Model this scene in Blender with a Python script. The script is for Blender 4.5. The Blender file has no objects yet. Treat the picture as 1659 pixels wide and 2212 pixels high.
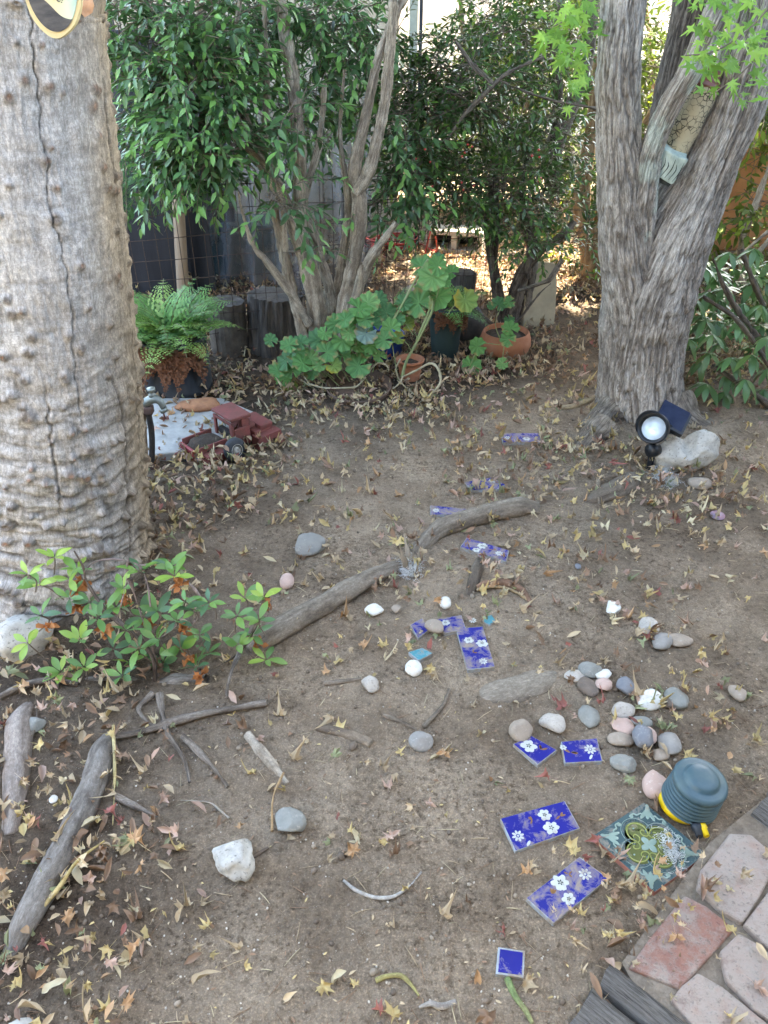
import bpy, bmesh, math, random
import numpy as np
from mathutils import Vector, Matrix, Euler
R = math.radians
random.seed(7); RNG = np.random.default_rng(7)
sc = bpy.context.scene
COL = sc.collection

# ------------------------------------------------------------------ camera
CAM = np.array((0.0, 0.0, 1.5)); PITCH = R(34.0)
cd = bpy.data.cameras.new('camera'); cam = bpy.data.objects.new('camera', cd); COL.objects.link(cam)
cam.location = CAM; cam.rotation_euler = (R(90) - PITCH, 0, 0)
cd.sensor_fit = 'VERTICAL'; cd.sensor_height = 34.6; cd.sensor_width = 34.6; cd.lens = 26.0
cd.clip_start = 0.05; cd.clip_end = 600
sc.camera = cam

# ------------------------------------------------------------------ world, sun, exposure
SUN_AZ, SUN_EL = R(26.0), R(48.0)          # azimuth from +Y towards +X
TO_SUN = np.array((math.sin(SUN_AZ) * math.cos(SUN_EL), math.cos(SUN_AZ) * math.cos(SUN_EL), math.sin(SUN_EL)))
wd = bpy.data.worlds.new('World'); sc.world = wd; wd.use_nodes = True
wn = wd.node_tree.nodes; wl_ = wd.node_tree.links
sky = wn.new('ShaderNodeTexSky'); sky.sky_type = 'NISHITA'; sky.sun_disc = False
sky.sun_elevation = SUN_EL; sky.sun_rotation = SUN_AZ
sky.air_density = 1.0; sky.dust_density = 1.5; sky.ozone_density = 1.0
wl_.new(sky.outputs[0], wn['Background'].inputs[0]); wn['Background'].inputs[1].default_value = 0.15
sd = bpy.data.lights.new('sun', 'SUN'); sun = bpy.data.objects.new('sun', sd); COL.objects.link(sun)
sd.energy = 4.5; sd.angle = R(0.6); sd.color = (1.0, 0.93, 0.82)
sun.rotation_euler = Vector(TO_SUN).to_track_quat('Z', 'Y').to_euler(); sun.location = (3, 6, 9)
vs = sc.view_settings
sc.display_settings.display_device = 'sRGB'
vs.view_transform = 'Standard'; vs.look = 'None'; vs.gamma = 1.0; vs.use_curve_mapping = False
vs.exposure = 4.1
try:
    vs.use_white_balance = True; vs.white_balance_temperature = 7600; vs.white_balance_tint = 8
except Exception:
    pass
cy = sc.cycles
cy.use_denoising = True; cy.max_bounces = 7; cy.diffuse_bounces = 4; cy.glossy_bounces = 3; cy.transmission_bounces = 4
cy.transparent_max_bounces = 8; cy.sample_clamp_indirect = 8.0; cy.caustics_reflective = False; cy.caustics_refractive = False

# ------------------------------------------------------------------ where a point of the photo lies in the place
W, H = 1659.0, 2212.0
FP = 26.0 / 34.6 * H
_c, _s = math.cos(PITCH), math.sin(PITCH)
FWD = np.array((0, _c, -_s))
def ray(px, py):
    x = (px - W / 2) / FP; y = -(py - H / 2) / FP
    return np.array((x, _c + y * _s, -_s + y * _c))
def at(px, py, Y):
    d = ray(px, py); return CAM + d * (Y / d[1])
def mpp(p):
    return float(np.dot(np.asarray(p) - CAM, FWD)) / FP
def G(px, py, dz=0.0):
    d = ray(px, py); z = 0.0
    for _ in range(4):
        p = CAM + d * ((z - CAM[2]) / d[2]); z = float(gz(p[0], p[1])) + dz
    return p

# ------------------------------------------------------------------ noise
def _hash(ix, iy, iz, seed):
    h = (ix.astype(np.int64) * 374761393 + iy.astype(np.int64) * 668265263 + iz.astype(np.int64) * 1274126177 + seed * 974711) & 0xffffffff
    h = ((h ^ (h >> 13)) * 1274126177) & 0xffffffff
    h = ((h ^ (h >> 16)) * 2246822519) & 0xffffffff
    return ((h ^ (h >> 15)) & 0xffffff) / float(0xffffff)
def vnoise(p, seed=0):
    p = np.asarray(p, float); i = np.floor(p); f = p - i; u = f * f * f * (f * (f * 6 - 15) + 10)
    x, y, z = i[..., 0], i[..., 1], i[..., 2]; r = 0
    for dx in (0, 1):
        for dy in (0, 1):
            for dz in (0, 1):
                w = (u[..., 0] if dx else 1 - u[..., 0]) * (u[..., 1] if dy else 1 - u[..., 1]) * (u[..., 2] if dz else 1 - u[..., 2])
                r = r + w * _hash(x + dx, y + dy, z + dz, seed)
    return r * 2 - 1
def fbm(p, oct=4, seed=0, gain=.5):
    p = np.asarray(p, float); a, t, r = 1.0, 0.0, 0
    for k in range(oct):
        r = r + a * vnoise(p * 2 ** k, seed + k); t += a; a *= gain
    return r / t
def n2(x, y, f, oct=4, seed=0):
    x = np.asarray(x, float); y = np.asarray(y, float)
    return fbm(np.stack([x * f, y * f, np.zeros_like(x * f) + seed * 3.7], -1), oct, seed)
def sstep(a, b, x):
    t = np.clip((np.asarray(x, float) - a) / (b - a), 0, 1); return t * t * (3 - 2 * t)

# ------------------------------------------------------------------ mesh building
WL = {}                                    # world location of every object that has children
class MB:
    def __init__(self): self.V = []; self.F = []; self.T = []; self.B = []; self.n = 0; self.hasT = False; self.hasB = False
    def add(self, V, F, tint=None, buv=None):
        V = np.asarray(V, float).reshape(-1, 3)
        for f in (F if isinstance(F, (list, tuple)) and len(F) and isinstance(F[0], np.ndarray) and F[0].ndim == 2 else [F]):
            if isinstance(f, np.ndarray): self.F.append(f + self.n)
            else: self.F.append([[i + self.n for i in q] for q in f])
        self.V.append(V)
        if tint is not None: self.hasT = True
        t = np.ones((len(V), 3)) if tint is None else np.broadcast_to(np.asarray(tint, float), (len(V), 3))
        if buv is not None: self.hasB = True
        self.B.append(np.zeros((len(V), 3)) if buv is None else np.asarray(buv, float).reshape(-1, 3))
        self.T.append(t); self.n += len(V); return self
    def mesh(self, name, smooth=True, origin=(0, 0, 0)):
        me = bpy.data.meshes.new(name)
        V = np.concatenate(self.V) - np.asarray(origin)
        loops, sizes = [], []
        for f in self.F:
            if isinstance(f, np.ndarray):
                loops.append(f.ravel()); sizes.append(np.full(len(f), f.shape[1]))
            elif f:
                loops.append(np.array([i for q in f for i in q])); sizes.append(np.array([len(q) for q in f]))
        loops = np.concatenate(loops).astype(np.int32); sizes = np.concatenate(sizes).astype(np.int32)
        me.vertices.add(len(V)); me.vertices.foreach_set('co', V.astype(np.float32).ravel())
        me.loops.add(len(loops)); me.loops.foreach_set('vertex_index', loops)
        st = np.concatenate([[0], np.cumsum(sizes)[:-1]]).astype(np.int32)
        me.polygons.add(len(sizes)); me.polygons.foreach_set('loop_start', st)
        try: me.polygons.foreach_set('loop_total', sizes)
        except Exception: pass
        me.polygons.foreach_set('use_smooth', np.full(len(sizes), bool(smooth)))
        if self.hasT:
            a = me.attributes.new('tint', 'FLOAT_COLOR', 'POINT')
            T = np.concatenate([np.concatenate(self.T), np.ones((len(V), 1))], 1)
            a.data.foreach_set('color', T.astype(np.float32).ravel())
        if self.hasB:
            a = me.attributes.new('buv', 'FLOAT_VECTOR', 'POINT'); a.data.foreach_set('vector', np.concatenate(self.B).astype(np.float32).ravel())
        me.update(calc_edges=True); me.validate()
        return me
    def build(self, name, mat, parent=None, smooth=True, base=True):
        V = np.concatenate(self.V); lo, hi = V.min(0), V.max(0)
        o = np.array([(lo[0] + hi[0]) / 2, (lo[1] + hi[1]) / 2, lo[2]])
        me = self.mesh(name, smooth, o)
        me.materials.append(mat if not isinstance(mat, str) else MAT[mat])
        ob = bpy.data.objects.new(name, me); COL.objects.link(ob)
        WL[ob.name] = o
        if parent is not None:
            ob.parent = parent; ob.location = o - WL[parent.name]
        else: ob.location = o
        return ob
def tag(o, label=None, cat=None, group=None, kind=None):
    if label: o['label'] = label
    if cat: o['category'] = cat
    if group: o['group'] = group
    if kind: o['kind'] = kind
    return o
def thing(name, loc, label, cat, group=None):
    o = bpy.data.objects.new(name, None); o.empty_display_size = .05; COL.objects.link(o)
    o.location = loc; WL[o.name] = np.array(loc, float)
    return tag(o, label, cat, group)
def inst(name, me, M, parent=None):
    ob = bpy.data.objects.new(name, me); COL.objects.link(ob)
    if parent is not None:
        ob.parent = parent; M = Matrix.Translation(-Vector(WL[parent.name])) @ M
    ob.matrix_basis = M
    return ob
def stuff(o): o['kind'] = 'stuff'; return o

# ---- shapes: every one returns (V, F)
def spline(P, n):
    P = np.asarray(P, float); m = len(P)
    if m == 2: t = np.linspace(0, 1, n)[:, None]; return P[0] * (1 - t) + P[1] * t
    Q = np.concatenate([[2 * P[0] - P[1]], P, [2 * P[-1] - P[-2]]])
    t = np.linspace(0, m - 1 - 1e-9, n); i = t.astype(int); f = (t - i)[:, None]
    a, b, c, d = Q[i], Q[i + 1], Q[i + 2], Q[i + 3]
    return .5 * (2 * b + (c - a) * f + (2 * a - 5 * b + 4 * c - d) * f ** 2 + (3 * b - a - 3 * c + d) * f ** 3)
def frames(P):
    T = np.gradient(P, axis=0); T /= np.linalg.norm(T, axis=1)[:, None] + 1e-12
    N = np.zeros_like(P); r = np.array((1., 0, 0)) if abs(T[0][0]) < .8 else np.array((0, 1., 0))
    for i in range(len(P)):
        r = r - T[i] * np.dot(r, T[i]); r /= np.linalg.norm(r) + 1e-12; N[i] = r
    return T, N, np.cross(T, N)
def grid_faces(nv, nu, wrap=True):
    i = np.arange(nv - 1)[:, None]; j = np.arange(nu if wrap else nu - 1)[None]
    a = i * nu + j; b = i * nu + (j + 1) % nu
    return np.stack([a, b, b + nu, a + nu], -1).reshape(-1, 4)
def tube(P, rad, nu=8, nv=None, cap=True, disp=None, flat=1.0, th=None):
    """sweep; disp(theta, s, pos) -> radial offset"""
    P = np.asarray(P, float); nv = nv or max(len(P) * 3, 4)
    rad = np.asarray(rad, float) if np.ndim(rad) else np.full(len(P), float(rad))
    rr = np.interp(np.linspace(0, 1, nv), np.linspace(0, 1, len(rad)), rad)
    C = spline(P, nv); T, N, B = frames(C)
    s = np.concatenate([[0], np.cumsum(np.linalg.norm(np.diff(C, axis=0), axis=1))])
    if th is None: th = np.linspace(0, 2 * np.pi, nu, endpoint=False)
    nu = len(th); ct, st = np.cos(th), np.sin(th)
    D = N[:, None] * ct[None, :, None] + B[:, None] * st[None, :, None] * flat
    r2 = np.repeat(rr[:, None], nu, 1)
    if disp is not None:
        TH = np.repeat(th[None], nv, 0); S = np.repeat(s[:, None], nu, 1)
        r2 = r2 + disp(TH, S, C[:, None] + D * r2[..., None])
    V = (C[:, None] + D * r2[..., None]).reshape(-1, 3); F = [grid_faces(nv, nu)]
    if cap:
        V = np.concatenate([V, [C[0]], [C[-1]]]); k = nv * nu; j = np.arange(nu)
        F.append(np.stack([np.full(nu, k), (j + 1) % nu, j], 1)); F.append(np.stack([np.full(nu, k + 1), (nv - 1) * nu + j, (nv - 1) * nu + (j + 1) % nu], 1))
    return V, F
def lathe(prof, nu=32, center=(0, 0, 0), rot=None, wob=0, seed=0):
    prof = np.asarray(prof, float); nv = len(prof); th = np.linspace(0, 2 * np.pi, nu, endpoint=False)
    V = np.stack([prof[:, 0:1] * np.cos(th), prof[:, 0:1] * np.sin(th), np.repeat(prof[:, 1:2], nu, 1)], -1)
    if wob: V = V * (1 + wob * fbm(V * 9 + seed, 3, seed))[..., None]
    V = V.reshape(-1, 3)
    if rot is not None: V = V @ np.array(rot).T
    return V + np.asarray(center), [grid_faces(nv, nu)]
def rotm(rx=0, ry=0, rz=0): return np.array(Euler((R(rx), R(ry), R(rz))).to_matrix())
def box(size, bevel=.004, center=(0, 0, 0), rot=None, seg=2, jit=0, cuts=0):
    bm = bmesh.new(); bmesh.ops.create_cube(bm, size=1.0)
    for v in bm.verts: v.co = Vector((v.co.x * size[0], v.co.y * size[1], v.co.z * size[2]))
    if bevel > 0: bmesh.ops.bevel(bm, geom=list(bm.edges), offset=bevel, segments=seg, affect='EDGES', profile=.6)
    if cuts: bmesh.ops.subdivide_edges(bm, edges=list(bm.edges), cuts=cuts, use_grid_fill=True)
    bm.verts.index_update()
    V = np.array([v.co[:] for v in bm.verts]); F = [[v.index for v in f.verts] for f in bm.faces]; bm.free()
    if jit: V = V + jit * np.stack([fbm(V * 25 + k * 9, 3, k + int(1e4 * abs(center[0]) + 7)) for k in range(3)], -1)
    if rot is not None: V = V @ np.array(rot).T
    return V + np.asarray(center), F
def prism(pts, z0, z1, bevel=.002, seg=2):
    """upright prism over a ground polygon"""
    bm = bmesh.new(); vs_ = [bm.verts.new((p[0], p[1], z1)) for p in pts]
    f = bm.faces.new(vs_)
    if f.normal.z < 0 or f.calc_area() == 0: pass
    bm.normal_update()
    if f.normal.z < 0: f.normal_flip()
    r = bmesh.ops.extrude_face_region(bm, geom=[f]); nv = [g for g in r['geom'] if isinstance(g, bmesh.types.BMVert)]
    for v in vs_: pass
    for v in nv: v.co.z = z1
    for v in vs_: v.co.z = z0
    bmesh.ops.recalc_face_normals(bm, faces=list(bm.faces))
    if bevel: bmesh.ops.bevel(bm, geom=[e for e in bm.edges if max(v.co.z for v in e.verts) > z1 - 1e-6], offset=bevel, segments=seg, affect='EDGES', profile=.6)
    bm.verts.index_update()
    V = np.array([v.co[:] for v in bm.verts]); F = [[v.index for v in q.verts] for q in bm.faces]; bm.free()
    return V, F
_ico = {}
def ico(sub):
    if sub not in _ico:
        bm = bmesh.new(); bmesh.ops.create_icosphere(bm, subdivisions=sub, radius=1); bm.verts.index_update()
        _ico[sub] = (np.array([v.co[:] for v in bm.verts]), np.array([[v.index for v in f.verts] for f in bm.faces])); bm.free()
    return _ico[sub]
def rock(size, rz=0, seed=0, sub=3, rough=.18, fine=.03, cuts=0, freq=1.2, tilt=0):
    V, F = ico(sub); r = 1 + rough * fbm(V * freq + seed * 5.1, 3, seed) + fine * fbm(V * 6 + seed, 3, seed + 9)
    P = V * r[:, None]; rg = np.random.default_rng(seed)
    for _ in range(cuts):
        d = rg.normal(size=3); d /= np.linalg.norm(d); k = rg.uniform(.5, .8); h = P @ d
        P = P - np.outer(np.maximum(h - k, 0) * .92, d)
    P = P * np.asarray(size) * .5
    return P @ rotm(tilt, 0, rz).T, [F]

# ------------------------------------------------------------------ leaves
def leaf_blade(L=1., wd=.36, fold=.25, curl=.2, n=4, wave=0., blunt=.8, seed=0):
    t = np.linspace(0, 1, n + 1); w = wd * .5 * np.sin(np.pi * np.clip(t, 0, 1) ** blunt) ** .85
    zc = -curl * t ** 2; wv = wave * np.sin(t * 9 + seed)
    V = []; 
    for i in range(n + 1):
        V += [(-w[i], t[i], zc[i] + fold * w[i] + wv[i] * w[i] * 3), (0, t[i], zc[i]), (w[i], t[i], zc[i] + fold * w[i] - wv[i] * w[i] * 3)]
    V = np.array(V) * L; F = []
    for i in range(n):
        a = i * 3
        F += [[a, a + 1, a + 4, a + 3], [a + 1, a + 2, a + 5, a + 4]]
    return V, [np.array(F)]
def maple_leaf(seed=0, curl=.5, lod=2, lobes=5, deep=.36):
    rg = np.random.default_rng(seed)
    ang = np.linspace(-118, 118, lobes); rl = 1 - .42 * (np.abs(ang) / 118) ** 1.3
    out = [(-178, .10)]
    for i in range(lobes):
        a, r = ang[i] + rg.uniform(-5, 5), rl[i] * rg.uniform(.9, 1.08); s = 236 / (lobes - 1) / 2
        if i == 0: out.append((a - s * .75, r * .42))
        out += [(a - s * .42, r * .60), (a - s * .17, r * .80), (a, r), (a + s * .17, r * .80), (a + s * .42, r * .60)]
        out.append((a + s, deep * (1.0 if i < lobes - 1 else 1.05)))
    if lod == 1:      # plain outline for leaves too far away to show their teeth
        out = [(-178, .10)]
        for i in range(lobes):
            a = ang[i] + rg.uniform(-5, 5); s = 236 / (lobes - 1) / 2
            out += [(a - s * .4, rl[i] * .7), (a, rl[i] * rg.uniform(.85, 1.08)), (a + s * .4, rl[i] * .68)] + ([(a + s, deep)] if i < lobes - 1 else [])
    th = np.radians([90 - o[0] for o in out]); r = np.array([o[1] for o in out]); k = len(out)
    rings = (1.0,) if lod == 1 else (.5, 1.0)
    V = [np.zeros((1, 3))]
    for q in rings: V.append(np.stack([np.cos(th) * r * q, np.sin(th) * r * q, np.zeros(k)], -1))
    V = np.concatenate(V); j = np.arange(k); j2 = (j + 1) % k
    F = [np.stack([np.zeros(k, int), 1 + j, 1 + j2], 1)]
    if lod > 1: F.append(np.stack([1 + j, 1 + k + j, 1 + k + j2, 1 + j2], 1))
    # curl: bend across two axes, twist the lobe tips
    a = rg.uniform(0, np.pi); d = np.array((np.cos(a), np.sin(a))); h = V[:, :2] @ d; rr = np.hypot(V[:, 0], V[:, 1])
    z = curl * (.75 * h ** 2 * np.sign(rg.uniform(-.3, 1)) + .35 * rr ** 2 * rg.uniform(-.6, 1.2))
    z += curl * .32 * rr * np.sin(np.arctan2(V[:, 1], V[:, 0]) * rg.integers(3, 6) + rg.uniform(0, 6))
    V[:, 2] = z; sh = 1 - .32 * curl * h ** 2
    V[:, :2] *= sh[:, None]
    if curl > .6: V[:, 0] *= rg.uniform(.42, 1.0); V[:, 1] *= rg.uniform(.7, 1.0)      # dry leaves fold up
    if lod > 1:   # stalk
        b = len(V); c1 = rg.uniform(-.25, .25)
        S = np.array([(-.012, 0, 0), (.012, 0, 0), (c1 * .4 + .01, -.4, .05), (c1 * .4 - .01, -.4, .05), (c1 + .008, -.85, .02), (c1 - .008, -.85, .02)])
        V = np.concatenate([V, S]); F.append(np.array([[b, b + 1, b + 2, b + 3], [b + 3, b + 2, b + 4, b + 5]]))
    V[:, 2] -= V[:, 2].min()
    return V, F
def scatter(mb, variants, M3, T, tints=None, pick=None):
    """many copies of small meshes into one: M3 (m,3,3), T (m,3)"""
    m = len(T); pick = RNG.integers(0, len(variants), m) if pick is None else pick
    for k, vv in enumerate(variants):
        idx = np.nonzero(pick == k)[0]
        if not len(idx): continue
        V, F = vv[0], vv[1]; tv = vv[2] if len(vv) > 2 else None
        P = np.einsum('mij,vj->mvi', M3[idx], V) + T[idx][:, None]
        n = len(V); off = (np.arange(len(idx)) * n)
        FF = [(f[None] + off[:, None, None]).reshape(-1, f.shape[1]) for f in F]
        t = None
        if tints is not None:
            t = np.repeat(tints[idx][:, None], n, 1)
            if tv is not None: t = t * tv[None]
            t = t.reshape(-1, 3)
        mb.add(P.reshape(-1, 3), FF, t)
def randrot(m, tilt=1.0, rng=RNG):
    """random rotations: yaw anything, tilt away from flat by up to tilt rad"""
    ya = rng.uniform(0, 2 * np.pi, m); tx = rng.normal(0, tilt, m); ty = rng.normal(0, tilt, m)
    c, s = np.cos(ya), np.sin(ya); z = np.zeros(m); o = np.ones(m)
    Z = np.stack([np.stack([c, -s, z], -1), np.stack([s, c, z], -1), np.stack([z, z, o], -1)], 1)
    c, s = np.cos(tx), np.sin(tx)
    X = np.stack([np.stack([o, z, z], -1), np.stack([z, c, -s], -1), np.stack([z, s, c], -1)], 1)
    c, s = np.cos(ty), np.sin(ty)
    Y = np.stack([np.stack([c, z, s], -1), np.stack([z, o, z], -1), np.stack([-s, z, c], -1)], 1)
    return Z @ X @ Y
def lookrot(y, up=(0, 0, 1)):
    """3x3 with local +Y along y and local +Z near up"""
    y = np.asarray(y, float); y = y / np.linalg.norm(y); x = np.cross(y, up)
    if np.linalg.norm(x) < 1e-4: x = np.array((1., 0, 0))
    x /= np.linalg.norm(x); return np.stack([x, y, np.cross(x, y)], 1)
def mat4(M3, t, s=1.0):
    M = Matrix.Identity(4)
    for i in range(3):
        for j in range(3): M[i][j] = float(M3[i][j]) * s
        M[i][3] = float(t[i])
    return M

# ------------------------------------------------------------------ materials
MAT = {}
class NT:
    def __init__(self, name):
        self.m = bpy.data.materials.new(name); self.m.use_nodes = True; self.t = self.m.node_tree; self.n = self.t.nodes
        self.b = self.n['Principled BSDF']; self.out = self.n['Material Output']; MAT[name] = self.m
        self.co = self.n.new('ShaderNodeTexCoord').outputs['Object']
    def link(self, a, b): self.t.links.new(a, b)
    def put(self, sock, v):
        if hasattr(v, 'is_linked') or hasattr(v, 'links'): self.link(v, sock)
        else: sock.default_value = (tuple(v) + (1,) if isinstance(v, (tuple, list)) and len(v) == 3 and sock.type == 'RGBA' else v)
    def noise(self, scale, detail=5, rough=.6, vec=None, dist=0, stretch=None, out='Fac'):
        n = self.n.new('ShaderNodeTexNoise'); n.inputs['Scale'].default_value = scale; n.inputs['Detail'].default_value = detail
        n.inputs['Roughness'].default_value = rough; n.inputs['Distortion'].default_value = dist
        v = vec or self.co
        if stretch:
            mp = self.n.new('ShaderNodeMapping'); mp.inputs['Scale'].default_value = stretch; self.link(v, mp.inputs[0]); v = mp.outputs[0]
        self.link(v, n.inputs['Vector']); return n.outputs[out]
    def voro(self, scale, feature='F1', vec=None, out='Distance', rnd=1.0):
        n = self.n.new('ShaderNodeTexVoronoi'); n.feature = feature; n.inputs['Scale'].default_value = scale
        n.inputs['Randomness'].default_value = rnd
        self.link(vec or self.co, n.inputs['Vector']); return n.outputs[out]
    def ramp(self, fac, stops):
        n = self.n.new('ShaderNodeValToRGB'); e = n.color_ramp.elements
        while len(e) < len(stops): e.new(.5)
        for k, (p, c) in enumerate(stops):
            e[k].position = p; e[k].color = (tuple(c) + (1,)) if not isinstance(c, (int, float)) else (c, c, c, 1)
        self.put(n.inputs[0], fac); return n.outputs[0]
    def mix(self, a, b, fac, mode='MIX'):
        n = self.n.new('ShaderNodeMix'); n.data_type = 'RGBA'; n.blend_type = mode
        self.put(n.inputs[0], fac); self.put(n.inputs[6], a); self.put(n.inputs[7], b); return n.outputs[2]
    def math(self, op, a, b=0.0):
        n = self.n.new('ShaderNodeMath'); n.operation = op; self.put(n.inputs[0], a); self.put(n.inputs[1], b); return n.outputs[0]
    def attr(self, name='tint'):
        n = self.n.new('ShaderNodeAttribute'); n.attribute_name = name; return n.outputs['Color']
    def rnd(self): return self.n.new('ShaderNodeObjectInfo').outputs['Random']
    def isl(self): return self.n.new('ShaderNodeNewGeometry').outputs['Random Per Island']
    def bump(self, h, strength=.3, dist=.005, prev=None):
        n = self.n.new('ShaderNodeBump'); n.inputs['Strength'].default_value = strength; n.inputs['Distance'].default_value = dist
        self.put(n.inputs['Height'], h)
        if prev is not None: self.link(prev, n.inputs['Normal'])
        return n.outputs[0]
    def set(self, color=None, rough=None, normal=None, metallic=None, spec=None, coat=None):
        I = self.b.inputs
        if color is not None: self.put(I['Base Color'], color)
        if rough is not None: self.put(I['Roughness'], rough)
        if normal is not None: self.link(normal, I['Normal'])
        if metallic is not None: I['Metallic'].default_value = metallic
        if spec is not None: I['Specular IOR Level'].default_value = spec
        if coat is not None: I['Coat Weight'].default_value = coat; I['Coat Roughness'].default_value = .15
        return self
def simple(name, c1, c2=None, scale=20, rough=.75, bump=.25, bd=.003, spec=.4, metallic=0, coat=None, stretch=None, lo=.35, hi=.65):
    t = NT(name); c2 = c2 or tuple(x * .7 for x in c1)
    f = t.noise(scale, 6, .65, stretch=stretch); c = t.ramp(f, [(lo, c1), (hi, c2)])
    return t.set(c, rough, t.bump(t.noise(scale * 3, 5, .6, stretch=stretch), bump, bd), metallic, spec, coat)
def leafmat(name, rough=.45, trans=.25, spec=.45, rib=False):
    t = NT(name); a = t.attr(); f = t.noise(60, 3, .5); c = t.mix(a, t.mix(a, (.45, .42, .35), .5, 'MULTIPLY'), t.ramp(f, [(.4, 0.), (.75, .55)]))
    t.set(c, rough, t.bump(t.noise(140, 3, .5), .25, .002), spec=spec)
    tr = t.n.new('ShaderNodeBsdfTranslucent'); t.link(c, tr.inputs['Color']); mx = t.n.new('ShaderNodeMixShader')
    mx.inputs[0].default_value = trans; t.link(t.b.outputs[0], mx.inputs[1]); t.link(tr.outputs[0], mx.inputs[2])
    t.link(mx.outputs[0], t.out.inputs['Surface'])
    return t
def tinted(name, rough=.85, scale=60, amt=.5, bump=.5, bd=.004, spec=.3, stretch=None):
    """colour comes with the mesh; noise adds grain"""
    t = NT(name); a = t.attr(); f = t.noise(scale, 6, .7, stretch=stretch)
    c = t.mix(a, t.mix(a, (.3, .27, .24), 1.0, 'MULTIPLY'), t.ramp(f, [(.42, 0.), (.85, amt)]))
    c = t.mix(c, (1.35, 1.32, 1.28), t.ramp(t.noise(scale * .35, 4, .6, stretch=stretch), [(.5, 0.), (.8, .6)]), 'MULTIPLY')
    return t.set(c, rough, t.bump(f, bump, bd), spec=spec)

def barkmat(name, v=(95, 95, 9), h=None, v2=(210, 210, 26), amt=.62, amt2=.4, w=.045, bump=.9, bd=.006, grain=.5):
    """crisp fissures that run along the wood: 'buv' carries (around, around, along) in metres"""
    t = NT(name); a = t.attr(); vec = t.n.new('ShaderNodeAttribute'); vec.attribute_name = 'buv'; b = vec.outputs['Vector']
    def lines(st, wd, dist=.7):
        f = t.noise(1.0, 4, .6, vec=b, stretch=st, dist=dist); return t.ramp(t.math('ABSOLUTE', t.math('SUBTRACT', f, .5)), [(0., 1.), (wd, 0.)])
    L = t.math('MULTIPLY', lines(v, w), amt); L2 = t.math('MULTIPLY', lines(v2, w * 1.2), amt2); L = t.math('MAXIMUM', L, L2)
    if h: L = t.math('MAXIMUM', L, t.math('MULTIPLY', lines(h, w, 1.2), amt * .8))
    c = t.mix(a, (.16, .13, .11), L, 'MULTIPLY'); g = t.noise(1.0, 6, .75, vec=b, stretch=(160, 160, 90))
    c = t.mix(c, (.55, .52, .48), t.ramp(g, [(.48, 0.), (.72, grain)]), 'MULTIPLY'); c = t.mix(c, (1.5, 1.47, 1.42), t.ramp(g, [(.30, grain), (.5, 0.)]), 'MULTIPLY')
    n = t.bump(L, -bump, bd); n = t.bump(g, .5, .003, n); t.set(c, .92, n, spec=.2); return t
# ================================================================== ground
MOUNDS = [(-1.02, 2.05, .55, .06), (1.15, 3.0, .55, .05), (.62, 1.55, .12, .012), (-.95, 1.3, .35, .03)]
def gz(x, y):
    x = np.asarray(x, float); y = np.asarray(y, float)
    z = .016 * n2(x, y, 1.1, 3, 11) + .006 * n2(x, y, 4.0, 3, 12)
    for mx, my, r, h in MOUNDS: z = z + h * np.exp(-((x - mx) ** 2 + (y - my) ** 2) / (2 * (r * .6) ** 2))
    far = sstep(8, 14, np.hypot(x, y)); near_b = sstep(.62, .5, y) * 0
    return z * (1 - far) + near_b
def gz_fine(x, y):
    a = n2(x, y, 14, 4, 13); b = n2(x, y, 60, 3, 14); c = n2(x, y, 130, 2, 15)
    clod = np.maximum(b, 0) ** 1.5
    z = .0070 * a + .0090 * clod + .0036 * c
    # dry cracks
    k = np.abs(n2(x, y, 5.0, 3, 17)); cr = np.exp(-(k / .012) ** 2) * (n2(x, y, 1.7, 2, 18) > .05)
    k2 = np.abs(n2(x, y, 9.0, 2, 19)); cr2 = np.exp(-(k2 / .014) ** 2) * (n2(x, y, 2.1, 2, 20) > .15)
    return z - .003 * cr2, .6 * cr2

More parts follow.
